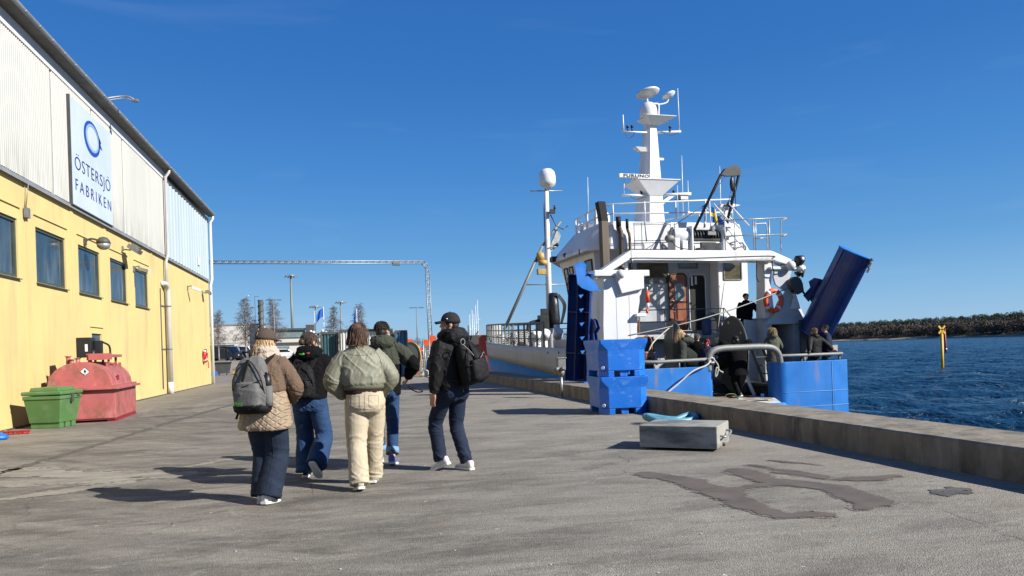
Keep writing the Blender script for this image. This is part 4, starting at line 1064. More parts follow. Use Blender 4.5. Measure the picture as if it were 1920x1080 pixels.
# windows on the aft face and port side
def wpan(name, pts, out, material, parent, fr=.04, frame='rail_grey'):
    pts = [Vector(p) for p in pts]; n = (pts[1] - pts[0]).cross(pts[3] - pts[0]).normalized() * out
    if name == 'window':
        c = sum(pts, Vector()) / 4; o2 = [c + (p - c) * 1.0 for p in pts]; mb = MB()
        for i in range(4): mb.beam(pts[i] + n * .5, pts[(i + 1) % 4] + n * .5, fr, fr, n.normalized())
        f = part('window', mb, frame, parent)
        mb = MB(); mb.add([p + n * .3 for p in pts], [(0, 1, 2, 3)]); part('pane', mb, material, f); return f
for a, b, z0, z1, mt in ((2.35, 3.55, 3.66, 4.66, 'glass_tan'), (4.0, 4.75, 4.2, 4.68, 'glass_tan')):
    wpan('window', [(a, 4.87, z0), (b, 4.87, z0), (b, 4.87, z1), (a, 4.87, z1)], .03, mt, wheel)
wpan('window', [(5.5, 4.3, 3.72), (6.22, 4.3, 3.72), (6.22, 4.3, 4.62), (5.5, 4.3, 4.62)], .03, 'glass_tan', wheel)
def portwall(s, z):
    q = (z - 2.4) / 2.4; sa = 4.9 + (s - 4.9); x0 = .85 + (.95 - .85) * (s - 4.9) / 2.4; x1 = .7 - .1 * (s - 4.9) / 3.4
    return (x0 + (x1 - x0) * q - .012, s, z)
for a, b, z0, z1 in ((5.15, 5.75, 3.95, 4.55), (5.95, 6.45, 3.75, 4.55), (7.0, 7.35, 3.5, 4.5), (7.55, 7.9, 3.5, 4.5)):
    p = [portwall(b, z0), portwall(a, z0), portwall(a, z1), portwall(b, z1)]
    mb = MB()
    for i in range(4): mb.beam(p[i], p[(i + 1) % 4], .05, .04, (1, 0, 0))
    f = part('window', mb, 'rubber', wheel); mb = MB(); mb.add([Vector(q) - Vector((.004, 0, 0)) for q in p], [(0, 1, 2, 3)]); part('pane', mb, 'glass_dark', f)
# open doorway and brown door
def rrect(x0, x1, z0, z1, r, n=5):
    o = []
    for cx, cz, a in ((x1 - r, z1 - r, 0), (x0 + r, z1 - r, 90), (x0 + r, z0 + r, 180), (x1 - r, z0 + r, 270)):
        for k in range(n + 1): o.append((cx + r * math.cos(R(a + 90 * k / n)), cz + r * math.sin(R(a + 90 * k / n))))
    return o
mb = MB(); o1 = rrect(4.42, 5.02, 1.92, 3.93, .14); mb.prism(o1, 4.845, 4.868, 'Y'); dr = part('doorway', mb, 'interior', wheel)
mb = MB(); mb.tube([(p[0], 4.85, p[1]) for p in rrect(4.38, 5.06, 1.88, 3.97, .16)], .025, 6, closed=True); part('door_frame', mb, 'white_clean', dr)
mb = MB(); mb.bx(4.46, 4.54, 4.838, 4.844, 3.55, 3.9); mb.bx(4.62, 4.7, 4.838, 4.844, 3.6, 3.9); part('inner_light', mb, 'white_clean', dr)
M['door_trim'] = M['white_clean']
mb = MB(); mb.prism(rrect(3.55, 4.22, 1.9, 3.97, .15), 4.78, 4.83, 'Y'); bd = part('door', mb, 'brown_door', wheel, label='brown wooden door swung open', bevel=.008)
mb = MB(); mb.tube([(p[0], 4.79, p[1]) for p in rrect(3.53, 4.24, 1.88, 3.99, .16)], .03, 6, closed=True); part('door_seal', mb, 'rubber', bd)
mb = MB(); mb.prism(rrect(3.78, 4.1, 3.02, 3.62, .08), 4.765, 4.778, 'Y'); part('door_window', mb, 'glass_green', bd)
mb = MB(); mb.tube([(p[0], 4.77, p[1]) for p in rrect(3.77, 4.11, 3.01, 3.63, .09)], .018, 6, closed=True); part('window_rim', mb, 'galv', bd)
mb = MB()
rnd = random.Random(5)
for i in range(14):
    z = 2.6 + i * .09; mb.beam((3.65 + rnd.uniform(0, .08), 4.76, z), (3.74 + rnd.uniform(-.04, .1), 4.75, z + rnd.uniform(-.02, .12)), .03, .02)
for z in (2.2, 3.0, 3.75): mb.cyl((3.6, 4.76, z), (3.72, 4.76, z), .025, n=6)
part('handle', mb, 'galv', bd)
# roof railing
mb = MB(); RR = [(1.2, 4.25), (3.6, 4.22), (5.9, 4.25), (6.25, 4.8), (6.25, 7.2), (5.35, 8.7), (3.6, 9.2), (1.85, 8.7), (.97, 7.3), (.9, 5.9), (.9, 4.75)]
for z in (6.35, 6.02): mb.tube([(p[0], p[1], z + (.06 if z > 6.3 else .03) * (p[0] - 1)) for p in RR], .028, 6, closed=True)
for i, p in enumerate(RR): mb.cyl((p[0], p[1], 5.72), (p[0], p[1], 6.36 + .06 * (p[0] - 1)), .024, n=6)
for t in (2.4, 4.8): mb.cyl((t, 4.23, 5.72), (t, 4.23, 6.4 + .06 * (t - 1)), .024, n=6)
part('roof_rail', mb, 'white_clean', roof)
mb = MB()
for (x, y, w_) in ((.95, 5.2, .14), (.95, 6.1, .14), (.95, 7.0, .14), (5.9, 4.5, .12)): mb.box((x, y, 6.02), (.05, w_, .62))
part('rail_stanchion', mb, 'white_clean', roof)
# radome cans and lamps on the roof's port corner
mb = MB(); mb.lathe((1.25, 5.4, 5.76), [(.28, 0), (.3, .12), (.3, .38), (.24, .5), (.1, .56)], 16); mb.box((1.35, 7.0, 5.95), (.5, .4, .4), bev=.05); part('radome', mb, 'white_clean', roof)
mb = MB(); mb.box((.62, 6.6, 5.0), (.25, .4, .14)); mb.cyl((.55, 6.7, 4.98), (.3, 6.9, 4.9), .09, n=10); mb.box((.3, 8.0, 4.9), (.3, .35, .2)); mb.cyl((.15, 4.9, 4.7), (.15, 4.9, 4.88), .02); part('deck_lamp', mb, 'black', roof)
mb = MB()
for (x, y, z0, z1) in ((.98, 6, 6.3, 7.7), (3.23, 3.4, 5.8, 6.9),): mb.cyl((x, y, z0), (x + .02, y, z1), .018, .008, n=6)
for (x, y, z0, z1) in ((4.87, 6, 6.35, 8.65), (5.1, 6.0, 6.4, 7.7), (6.5, 6, 6.0, 8.3)): mb.cyl((x, y, z0), (x + .02, y, z1), .022, .009, n=6); mb.cyl((x, y, z0), (x, y, z0 + .12), .05, n=8)
part('whip_antenna', mb, 'white_clean', roof)
# main mast
mast = part('mast', None or (lambda mb: (mb.loft([[(2.98, 5.7, 5.7), (3.2, 5.5, 5.7), (3.85, 5.52, 5.7), (3.98, 5.8, 5.7), (3.98, 6.5, 5.7), (2.98, 6.5, 5.7)],
     [(3.44, 5.95, 9.75), (3.54, 5.86, 9.75), (3.78, 5.86, 9.75), (3.86, 5.98, 9.75), (3.86, 6.25, 9.75), (3.44, 6.25, 9.75)]], smooth=False), mb)[1])(MB()), 'white_paint', ship)
mb = MB()
def flare(z1, z0, tt, bt, mbx):  # inverted pyramid platform: top rectangle, small bottom
    mbx.add([(bt[0], bt[2], z0), (bt[1], bt[2], z0), (bt[1], bt[3], z0), (bt[0], bt[3], z0), (tt[0], tt[2], z1), (tt[1], tt[2], z1), (tt[1], tt[3], z1), (tt[0], tt[3], z1)],
            [(0, 3, 2, 1), (4, 5, 6, 7), (0, 1, 5, 4), (1, 2, 6, 5), (2, 3, 7, 6), (3, 0, 4, 7)], False)
flare(7.55, 7.0, (2.72, 4.42, 5.35, 6.6), (3.3, 3.8, 5.6, 6.2), mb); mb.bx(2.7, 4.44, 5.33, 6.62, 7.55, 7.58)
flare(9.98, 9.72, (3.25, 4.42, 5.5, 6.4), (3.5, 3.85, 5.75, 6.1), mb); mb.bx(3.23, 4.44, 5.48, 6.42, 9.98, 10.0)
flare(8.86, 8.7, (2.88, 3.3, 5.8, 6.1), (3.1, 3.35, 5.85, 6.05), mb); mb.bx(3.8, 4.08, 5.9, 6.0, 8.42, 8.5)
part('mast_platform', mb, 'white_clean', mast)
mb = MB(); mb.tube([(2.4, 5.9, 9.42), (3.5, 5.95, 9.45)], .035, 8); mb.tube([(3.8, 5.95, 9.47), (4.85, 5.95, 9.55)], .045, 8)
mb.tube([(2.2, 5.7, 7.0), (3.2, 5.7, 7.02)], .045, 8); mb.tube([(3.9, 5.7, 7.05), (5.05, 5.7, 7.12)], .06, 8); mb.beam((3.85, 5.7, 6.75), (4.3, 5.7, 7.05), .04, .12)
mb.tube([(2.3, 5.7, 7.0), (2.32, 5.7, 7.6)], .015, 6)
part('yard', mb, 'white_clean', mast)
mb = MB()
for (x, z) in ((2.62, 9.45), (2.8, 9.47), (4.38, 9.52), (3.1, 7.03), (4.45, 7.08)): mb.cyl((x, 5.9, z), (x, 5.9, z + .12), .03, n=8); mb.cyl((x, 5.9, z + .12), (x, 5.9, z + .2), .055, n=8)
mb.box((4.6, 5.5, 6.93), (.42, .16, .22), bev=.03)
mb.tube(bez([(2.5, 5.9, 9.42), (2.65, 5.9, 9.2), (2.85, 5.9, 9.3), (2.9, 5.9, 9.42)], 4), .012, 5); mb.tube(bez([(4.0, 5.9, 9.5), (4.4, 5.9, 9.38), (4.75, 5.9, 9.5)], 4), .012, 5)
mb.tube(bez([(2.5, 5.7, 7.0), (2.8, 5.7, 6.86), (3.2, 5.7, 7.0)], 4), .012, 5); mb.tube(bez([(4.0, 5.7, 7.02), (4.3, 5.7, 6.86), (4.6, 5.7, 7.02)], 4), .012, 5)
mb.tube(bez([(3.95, 6, 10.0), (3.92, 6, 10.35), (3.98, 6, 10.6), (3.8, 6, 10.62)], 4), .015, 5)
part('nav_light', mb, 'black', mast)
mb = MB(); mb.box((4.62, 5.41, 6.9), (.3, .02, .12)); part('lamp_lens', mb, 'white_clean', mast)
mb = MB(); mb.lathe((3.5, 5.9, 9.98), [(.3, 0), (.33, .1), (.32, .3), (.27, .45), (.17, .56), (.05, .61)], 20); part('satellite_dome', mb, 'white_clean', mast)
mb = MB(); mb.tube(bez([(3.95, 6, 9.98), (3.98, 6, 10.5), (3.9, 6, 10.58), (3.6, 6, 10.56), (3.52, 6, 10.64), (3.5, 6, 10.85)], 5), .035, 8); mb.tube(bez([(3.95, 6, 10.55), (4.2, 6, 10.6), (4.35, 6, 10.68), (4.42, 6, 10.85)], 5), .03, 8)
part('antenna_bracket', mb, 'white_clean', mast)
mb = MB(); T2 = Matrix.Translation((3.55, 6, 10.95)) @ Matrix.Rotation(R(-9), 4, 'Y') @ Matrix.Rotation(R(-10), 4, 'X')
mb.add([], [])
tmp = MB(T=T2); tmp.lathe((0, 0, 0), [(.1, -.1), (.42, -.03), (.45, .02), (.4, .07), (.1, .09)], 24); part('disc_antenna', tmp, 'white_paint', mast)
T2 = Matrix.Translation((4.42, 6, 10.93)) @ Matrix.Rotation(R(-22), 4, 'Y') @ Matrix.Rotation(R(-10), 4, 'X')
tmp = MB(T=T2); tmp.lathe((0, 0, 0), [(.08, -.12), (.25, -.03), (.27, .02), (.22, .07), (.05, .1)], 20); part('disc_antenna', tmp, 'white_paint', mast)
mb = MB(); mb.cyl((4.8, 5.95, 9.55), (4.78, 5.95, 11.2), .02, .012, n=6); mb.cyl((2.45, 5.9, 9.45), (2.45, 5.9, 10.05), .03, .02, n=6); part('whip_antenna', mb, 'white_clean', mast)
mb = MB(); mb.bx(2.05, 3.25, 5.5, 5.62, 7.62, 7.76, bev=.02); mb.cyl((2.75, 5.7, 7.55), (2.75, 5.7, 7.66), .14, n=12); rad = part('radar_scanner', mb, 'white_clean', mast)
tm = text_mesh("FURUNO", .15, .004, sx=1.55, spacing=1.15, offset=.006); tm.transform(Matrix.Translation((2.72, 5.496, 7.637)) @ Matrix.Rotation(R(90), 4, 'X')); tm.materials.clear(); tm.materials.append(M['black']); part('lettering', tm, None, rad)
# exhausts
mb = MB(); mb.loft([[(x + dx, y, z) for x, y in ((.62, 3.9), (.86, 3.9), (.86, 4.2), (.62, 4.2))] for z, dx in ((3.7, .02), (5.72, 0))], smooth=False); ex = part('exhaust_pipe', mb, 'exhaust', ship)
mb = MB(); mb.loft([[(x + dx, y, z) for x, y in ((.615, 3.895), (.865, 3.895), (.865, 4.205), (.615, 4.205))] for z, dx in ((5.72, 0), (5.74, 0), (6.38, -.1))], smooth=False); part('exhaust_end', mb, 'soot', ex)
for (x, r_, zt) in ((1.36, .085, 5.45), (1.68, .05, 5.38)):
    mb = MB(); mb.tube(bez([(x, 4.0, 4.2), (x, 4.0, zt - .2), (x - .05, 4.0, zt), (x - .1, 3.96, zt + .1)], 4), r_, 12); mb.cyl((x, 4, 4.05), (x, 4, 4.22), r_ * 1.5, n=12); ex = part('exhaust_pipe', mb, 'exhaust', ship)
    mb = MB(); mb.tube([(x - .1, 3.955, zt + .1), (x - .11, 3.93, zt + .42)], r_ * 1.06, 12); part('exhaust_end', mb, 'soot', ex)
# gallows
mb = MB()
mb.bx(.9, 6.1, 2.25, 2.75, 4.14, 4.5)
mb.prism([(.9, 4.5), (.9, 4.22), (.12, 3.78), (-.12, 3.78), (-.12, 3.86)], 2.26, 2.74, 'Y')
mb.bx(-.4, 1.5, 2.2, 2.8, 3.66, 3.85)
mb.prism([(6.1, 4.5), (6.1, 4.2), (7.0, 3.95), (7.35, 3.95), (7.35, 4.02)], 2.26, 2.74, 'Y')
mb.bx(6.0, 7.4, 2.2, 2.8, 3.86, 3.95); mb.bx(.75, .85, 2.4, 2.5, 3.85, 4.2); mb.bx(6.2, 6.3, 2.4, 2.5, 3.95, 4.3)
gal = part('gallows', mb, 'white_paint', ship, bevel=.015)
mb = MB(); mb.prism([(-.12, -.3), (1.05, -.3), (1.05, 2.0), (1.12, 2.6), (1.28, 3.3), (1.28, 3.66), (-.05, 3.66), (-.12, 2.1)], 2.3, 3.3, 'Y')
mb.bx(.95, 1.3, 2.1, 2.3, 2.35, 2.45); mb.prism([(.5, 3.1), (1.28, 3.25), (1.28, 3.66), (.3, 3.66)], 2.16, 2.3, 'Y'); part('gallows_leg', mb, 'white_paint', gal, bevel=.015)
mb = MB()
for x in (.35, .8): mb.bx(x, x + .012, 2.294, 2.3, .6, 3.1)
part('panel_seam', mb, 'grey_panel', gal)
mb = MB(); mb.prism([(5.72, -.3), (6.0, -.3), (6.02, 2.2), (6.2, 2.45), (6.1, 3.3), (6.2, 4.2), (5.86, 4.2), (5.85, 3.2), (5.8, 2.2)], 2.35, 2.85, 'Y'); part('gallows_leg', mb, 'white_paint', gal, bevel=.015)
mb = MB(); mb.prism([(6.0, 2.22), (7.22, 2.22), (6.98, 2.7), (6.86, 3.1), (6.76, 3.5), (6.86, 3.8), (6.8, 3.9), (6.22, 3.9), (6.14, 3.6), (6.22, 3.35), (6.6, 3.1), (6.3, 2.75)], 2.25, 2.33, 'Y')
mb.prism([(5.76, 2.05), (6.4, 2.62), (6.98, 2.62), (7.22, 2.2), (7.3, 2.0), (5.76, 2.0)], 2.2, 2.3, 'Y'); part('gusset_plate', mb, 'grey_panel', gal)
mb = MB(); mb.prism([(6.95, 2.8), (7.14, 2.25), (7.42, 2.25), (7.0, 3.2)], 2.4, 2.6, 'Y'); mb.prism([(6.7, 2.5), (7.1, 2.5), (6.9, 3.1)], 2.15, 2.2, 'Y'); part('gusset_plate', mb, 'white_clean', gal)
# pipe and cable run along the gallows beam
mb = MB(); mb.tube(bez([(.85, 2.15, 3.9), (.86, 2.15, 4.15), (1.0, 2.15, 4.22), (3, 2.15, 4.22), (5.9, 2.15, 4.3), (6.02, 2.15, 4.2), (6.04, 2.15, 3.9), (6.15, 2.15, 3.8), (6.4, 2.15, 3.8)], 5), .02, 6)
mb.tube(bez([(5.55, 2.3, 4.2), (5.52, 2.3, 3.6), (5.62, 2.3, 3.45)], 5), .02, 6)
part('cable', mb, 'rubber', gal)
mb = MB(); mb.tube([(.9, 2.1, 4.12), (6.1, 2.1, 4.16)], .035, 8); part('pipe', mb, 'galv', gal)
mb = MB(); mb.ell((6.72, 2.1, 3.98), (.16, .16, .16), n=16, m=10); mb.tube([(6.4, 2.2, 3.95), (6.7, 2.15, 3.98)], .02, 6); part('globe_lamp', mb, 'white_clean', gal)
mb = MB(); mb.ell((.42, 2.05, 3.7), (.15, .15, .15), n=16, m=10); part('globe_lamp', mb, 'white_paint', gal)
mb = MB(); mb.lathe((7.15, 2.2, 4.02), [(.06, -.1), (.1, 0), (.17, .1), (.19, .2), (.14, .3)], 14); mb.lathe((7.1, 2.2, 3.72), [(.04, -.12), (.15, 0), (.14, .06)], 12); part('work_lamp', mb, 'black', gal)
mb = MB(); mb.ell((7.15, 2.02, 4.2), (.06, .03, .06)); mb.lathe((7.2, 2.2, 3.78), [(.14, 0), (.12, .2)], 12); part('lamp_lens', mb, 'white_clean', gal)
# stern cabin with open door
mb = MB()
mb.bx(5.74, 6.05, 2.3, 4.4, -.35, 2.2); mb.bx(6.9, 7.2, 2.3, 4.4, -.3, 2.2); mb.bx(5.74, 7.2, 2.3, 4.4, 2.15, 2.24); mb.bx(6.05, 6.9, 2.32, 2.4, -.3, .3)
mb.prism([(5.2, -.3), (5.74, -.3), (5.78, 2.15), (5.25, 2.2)], 2.7, 2.76, 'Y'); mb.bx(5.2, 5.74, 2.76, 3.6, 1.25, 1.33)
cab = part('stern_cabin', mb, 'grey_panel', ship, label='pale grey stern cabin with an open doorway', bevel=.012)
mb = MB(); mb.bx(6.05, 6.9, 3.6, 3.65, -.3, 2.15); part('cabin_interior', mb, 'interior', cab)
mb = MB(); mb.bx(6.15, 6.5, 2.8, 3.4, 2.0, 2.1); part('yellow_pipe', mb, 'yellow', cab)
mb = MB(); mb.bx(6.95, 7.4, 2.02, 2.07, .1, 2.12, bev=.0); mb.bx(7.38, 7.42, 1.99, 2.07, .1, 2.12); part('door', mb, 'dark_grey', cab, label='open grey steel door')
# net drum
dz, dsy = 1.05, 2.0
def TZ(x, y): return Matrix.Translation((x, y, 0)) @ Matrix.Rotation(R(-10), 4, 'Z') @ Matrix.Translation((-x, -y, 0))
Td = TZ(4.28, 2.0)
mb = MB(T=Td); mb.lathe((4.28, dsy, dz), [(1.24, 0), (1.26, .03), (1.24, .06)], 48, 'X', smooth=False); nd = part('net_drum', mb, 'drum_grey', ship)
mb = MB(T=TZ(2.33, 2.4)); mb.lathe((2.33, 2.4, 1.28), [(.93, 0), (.95, .03), (.93, .06)], 44, 'X', smooth=False); part('drum_flange', mb, 'drum_grey', nd)
mb = MB(); mb.lathe((2.42, 2.2, .95), [(.32, 0), (.4, .2), (.42, .9), (.4, 1.7), (.32, 1.85)], 24, 'X'); part('net_roll', mb, 'net_dark', nd)
mb = MB(T=Td)
for k in range(6): a = R(60 * k + 20); mb.cyl((4.262, dsy + 1.05 * math.cos(a), dz + 1.05 * math.sin(a)), (4.278, dsy + 1.05 * math.cos(a), dz + 1.05 * math.sin(a)), .045, n=10)
mb.T = TZ(2.33, 2.4)
for k in range(6): a = R(60 * k + 40); mb.cyl((2.312, 2.4 + .78 * math.cos(a), 1.28 + .78 * math.sin(a)), (2.328, 2.4 + .78 * math.cos(a), 1.28 + .78 * math.sin(a)), .04, n=10)
part('bolt_hole', mb, 'white_clean', nd)
mb = MB(); mb.beam((4.75, 1.5, -.3), (4.45, 1.7, .65), .3, .1); mb.beam((4.7, 2.4, -.3), (4.5, 2.2, .7), .1, .1); part('drum_stand', mb, 'white_paint', nd)
# ladder
mb = MB()
for dx in (0, .42): mb.beam((4.75 + dx, 1.6, 1.25), (5.12 + dx, 1.3, -.28), .06, .09)
for k in range(6): q = k / 5.5; mb.beam((4.75 + .37 * q, 1.6 - .3 * q, 1.2 - 1.5 * q), (5.17 + .37 * q, 1.6 - .3 * q, 1.2 - 1.5 * q), .09, .03)
part('ladder', mb, 'dark_grey', ship)
# upper deck railing
mb = MB()
for z in (2.66, 2.24, 1.9): mb.tube([(1.55, 3.95, z - .02), (5.25, 3.95, z)] + ([(5.55, 3.95, z - .35)] if z > 2.5 else []), .02, 6)
for t in (1.6, 2.9, 4.1, 5.22): mb.cyl((t, 3.95, 1.7), (t, 3.95, 2.65), .02, n=6)
mb.tube([(1.0, 3.4, 2.3), (1.6, 3.6, 2.42), (1.62, 3.6, 1.7)], .03, 6)
part('deck_rail', mb, 'rail_grey', ship)
mb = MB(); mb.tube(bez([(3.85, 3.9, 1.75), (3.82, 3.9, 2.15), (4.0, 3.9, 2.42), (4.25, 3.9, 2.4), (4.38, 3.9, 2.15), (4.36, 3.9, 1.8)], 5), .09, 12)
mb.v = [v + Vector((.62, 0, 0)) for v in mb.v]; part('vent_hose', mb, 'galv_dull', ship)
mb = MB(); mb.bx(4.3, 4.62, 3.78, 3.9, 1.72, 2.28, bev=.04); part('fender', mb, 'door_blue', ship)
mb = MB(); mb.bx(1.62, 1.9, 4.4, 4.6, 2.0, 2.1); mb.box((1.78, 3.7, 2.05), (.05, .05, .5)); part('strap', mb, 'rust', ship)
# orange winch box and mooring rope post behind the port quarter
mb = MB(); mb.box((1.0, 1.5, 1.02), (.3, .25, .42), bev=.03); mb.tube(bez([(.86, 1.5, 1.25), (.86, 1.5, 1.6), (1.0, 1.5, 1.72), (1.14, 1.5, 1.6), (1.16, 1.5, 1.25)], 5), .025, 8); wn = part('rope_winch', mb, 'brown_door', ship)
mb = MB(); mb.cyl((1.0, 1.37, 1.02), (1.0, 1.35, 1.02), .05, n=10); mb.box((.6, 1.9, .9), (.4, .5, .9)); mb.cyl((.6, 1.5, 1.4), (.75, 1.6, 1.6), .12, n=8); mb.box((1.6, 3.2, 1.1), (.7, .5, 1.2)); part('winch_gear', mb, 'rubber', wn)
mb = MB(); mb.cyl((1.28, 1.55, .8), (1.28, 1.55, 1.2), .08, n=12); part('canister', mb, 'galv', wn)
mb = MB(); mb.tube(bez([(1.0, 1.4, 1.25), (1.2, 1.5, 1.5), (1.7, 1.9, 1.75), (2.2, 2.1, 2.0), (2.25, 2.2, 1.6)], 6), .022, 6); part('winch_line', mb, 'rope', wn)
# winch on the gallows
mb = MB(); mb.bx(3.42, 4.55, 2.75, 3.35, 4.5, 4.56); mb.bx(3.38, 3.44, 2.75, 3.4, 4.5, 5.4); mb.bx(4.52, 4.58, 2.75, 3.4, 4.5, 5.45)
mb.bx(2.8, 2.98, 2.85, 3.4, 4.5, 5.3); mb.cyl((2.8, 3.1, 5.1), (3.35, 3.1, 5.1), .27, n=20); mb.bx(3.4, 4.55, 3.0, 3.3, 5.3, 5.42); mb.bx(3.05, 3.25, 2.8, 3.2, 4.55, 4.9); mb.bx(3.44, 4.52, 2.8, 2.85, 4.82, 4.87)
wi = part('trawl_winch', mb, 'white_paint', ship, bevel=.012)
mb = MB(); mb.cyl((3.45, 3.0, 5.06), (4.5, 3.0, 5.06), .2, n=18); mb.bx(3.7, 4.25, 2.7, 2.8, 4.5, 4.84); mb.bx(3.44, 4.5, 2.78, 2.84, 4.9, 4.98)
for k in range(9): mb.cyl((3.5 + k * .11, 3.0, 5.06), (3.53 + k * .11, 3.0, 5.06), .24, n=16)
part('winch_drum', mb, 'black', wi)
mb = MB(); mb.box((4.1, 2.72, 5.14), (.3, .1, .12)); mb.box((4.15, 2.7, 5.3), (.08, .08, .2)); mb.lathe((2.62, 2.9, 4.98), [(.05, -.16), (.12, -.1), (.13, .08), (.04, .2)], 12, 'X'); part('winch_fitting', mb, 'galv_dull', wi)
mb = MB(); mb.tube(bez([(2.6, 2.9, 5.1), (2.7, 2.85, 5.35), (2.75, 2.85, 5.2), (2.65, 2.8, 4.95), (2.8, 2.75, 4.68), (3.3, 2.7, 4.58)], 5), .015, 5); mb.lathe((3.5, 2.5, 4.6), [(.02, -.2), (.1, -.14), (.13, 0)], 10); mb.box((3.5, 2.5, 4.5), (.3, .3, .08)); part('hose', mb, 'rubber', wi)
# black swinging derrick over the winch
mb = MB(); mb.tube([(3.42, 3.0, 4.95), (4.7, 3.0, 7.2), (4.86, 3.0, 7.38)], .05, 8); mb.tube([(4.68, 3.0, 4.95), (5.4, 3.0, 7.2), (5.42, 3.0, 7.4)], .05, 8)
mb.prism([(4.68, 7.2), (4.86, 7.42), (5.1, 7.52), (5.2, 7.56), (5.38, 7.5), (5.46, 7.36), (5.42, 7.2), (5.25, 7.18), (4.9, 7.16)], 2.93, 3.07, 'Y')
de = part('derrick', mb, 'black', ship)
mb = MB(); mb.ell((5.13, 3, 6.9), (.09, .06, .26)); mb.cyl((5.13, 3, 7.1), (5.13, 3, 7.3), .02, n=6); mb.ell((4.98, 3, 6.2), (.07, .05, .1)); part('pulley_block', mb, 'black', de)
mb = MB()
for a, b in (((5.1, 3, 6.7), (4.95, 3, 6.2)), ((5.16, 3, 6.7), (5.02, 3, 6.2)), ((5.2, 2.95, 7.2), (5.22, 2.95, 5.9)), ((4.85, 2.95, 7.15), (3.9, 2.95, 6.0)), ((2.9, 3.1, 5.45), (4.2, 3.0, 6.25)), ((4.95, 3, 6.1), (4.2, 2.9, 5.3)), ((4.0, 3, 5.4), (4.05, 3, 6.0))): mb.cyl(a, b, .012, n=5)
part('wire', mb, 'black', de)
mb = MB(); mb.cyl((2.88, 3.0, 5.25), (2.88, 3.0, 5.5), .025, n=6); mb.cyl((4.02, 3.0, 5.4), (4.02, 3, 5.6), .035, n=6); part('pin', mb, 'galv', de)
# rail box on the gallows, port side, and the starboard side railing and stairs
mb = MB()
for z in (5.58, 5.52, 4.98, 4.9): mb.tube([(1.6, 3.5, z), (3.0, 3.5, z + .04)], .013, 5)
for t in (1.62, 1.9, 2.98): mb.cyl((t, 3.5, 4.5), (t, 3.5, 5.58), .016, n=5)
part('gallows_rail', mb, 'rail_grey', gal)
mb = MB()
mb.tube([(4.55, 2.7, 5.58), (7.06, 2.7, 5.72)], .02, 6); mb.tube([(4.75, 2.7, 5.05), (7.06, 2.7, 5.14)], .02, 6)
mb.tube(bez([(7.06, 2.7, 5.7), (6.85, 2.7, 5.6), (6.8, 2.7, 5.4), (6.79, 2.7, 4.5)], 4), .02, 6); mb.tube([(7.06, 2.7, 5.14), (6.8, 2.7, 5.05)], .02, 6)
mb.tube(bez([(5.72, 2.7, 5.46), (6.1, 2.7, 5.5), (6.24, 2.7, 5.4), (6.24, 2.7, 4.5)], 4), .022, 6); mb.tube([(5.75, 2.7, 4.98), (6.24, 2.7, 5.0)], .02, 6)
for t in (5.72, 5.8, 6.34, 4.98, 4.6): mb.cyl((t, 2.7, 4.5), (t, 2.7, 5.6), .022, n=6)
part('gallows_rail', mb, 'galv', gal)
mb = MB()
for y in (2.95, 3.5): mb.beam((4.7, y, 5.6), (5.65, y, 4.55), .05, .12); mb.tube([(4.35, y, 6.2), (4.95, y, 5.6)], .025, 6); mb.tube([(4.95, y, 6.2), (5.72, y, 5.45)], .025, 6)
for k in range(6): q = k / 5; mb.beam((4.75 + .9 * q, 2.95, 5.5 - .95 * q), (4.75 + .9 * q, 3.5, 5.5 - .95 * q), .16, .02, (0, 0, 1))
part('stairs', mb, 'white_clean', gal)
mb = MB(); mb.prism([(4.9, 4.52), (6.35, 4.52), (5.95, 4.75), (5.5, 5.2), (5.1, 5.25)], 3.8, 4.0, 'Y'); part('windbreak', mb, 'white_clean', gal)
mb = MB(); mb.bx(4.95, 5.07, 3.2, 3.3, 5.0, 6.15); mb.bx(4.93, 5.15, 3.15, 3.35, 5.62, 5.7); mb.tube([(4.5, 3.25, 5.7), (5.2, 3.25, 6.0)], .03, 6); mb.prism([(4.7, 6.12), (5.3, 6.14), (5.5, 6.2), (5.3, 6.24), (4.75, 6.22)], 3.1, 3.4, 'Y'); part('light_post', mb, 'white_paint', gal)
# foremast, derrick boom, foredeck gear
mb = MB(); mb.tube([(3.72, 19, 1.0), (3.74, 19, 6), (3.78, 19, 10.0)], [.17, .16, .12], 14); fm = part('foremast', mb, 'white_paint', ship)
mb = MB(); mb.tube([(2.85, 19, 10.0), (4.72, 19, 10.05)], .03, 6); mb.tube([(3.75, 18.8, 8.8), (4.2, 18.8, 8.9)], .03, 6); mb.tube([(3.75, 18.8, 6.9), (4.3, 18.8, 6.95)], .025, 6)
mb.tube([(3.62, 19, 1.2), (3.6, 19, 9.5)], .025, 6); mb.prism([(3.8, 6.6), (4.3, 7.0), (4.5, 7.6), (4.3, 7.9), (3.85, 6.95)], 18.9, 19.1, 'Y'); part('yard', mb, 'galv', fm)
mb = MB(); mb.lathe((3.85, 19, 10.2), [(.1, -.15), (.2, 0), (.42, .12), (.46, .3), (.46, .62), (.4, .86), (.26, 1.0), (.08, 1.05)], 22); part('satellite_dome', mb, 'white_clean', fm)
mb = MB(); mb.box((3.98, 18.7, 8.85), (.3, .2, .22)); mb.cyl((4.15, 18.8, 9.0), (4.15, 18.8, 9.2), .06, n=8); mb.cyl((4.25, 18.8, 6.98), (4.25, 18.8, 7.15), .07, n=8); mb.cyl((3.78, 19, 9.8), (3.8, 19, 10.15), .09, n=8)
mb.tube([(3.9, 18.8, 8.7), (4.2, 18.8, 8.1), (4.6, 18.8, 7.9), (4.9, 18.8, 8.1)], .03, 5); part('nav_light', mb, 'black', fm)
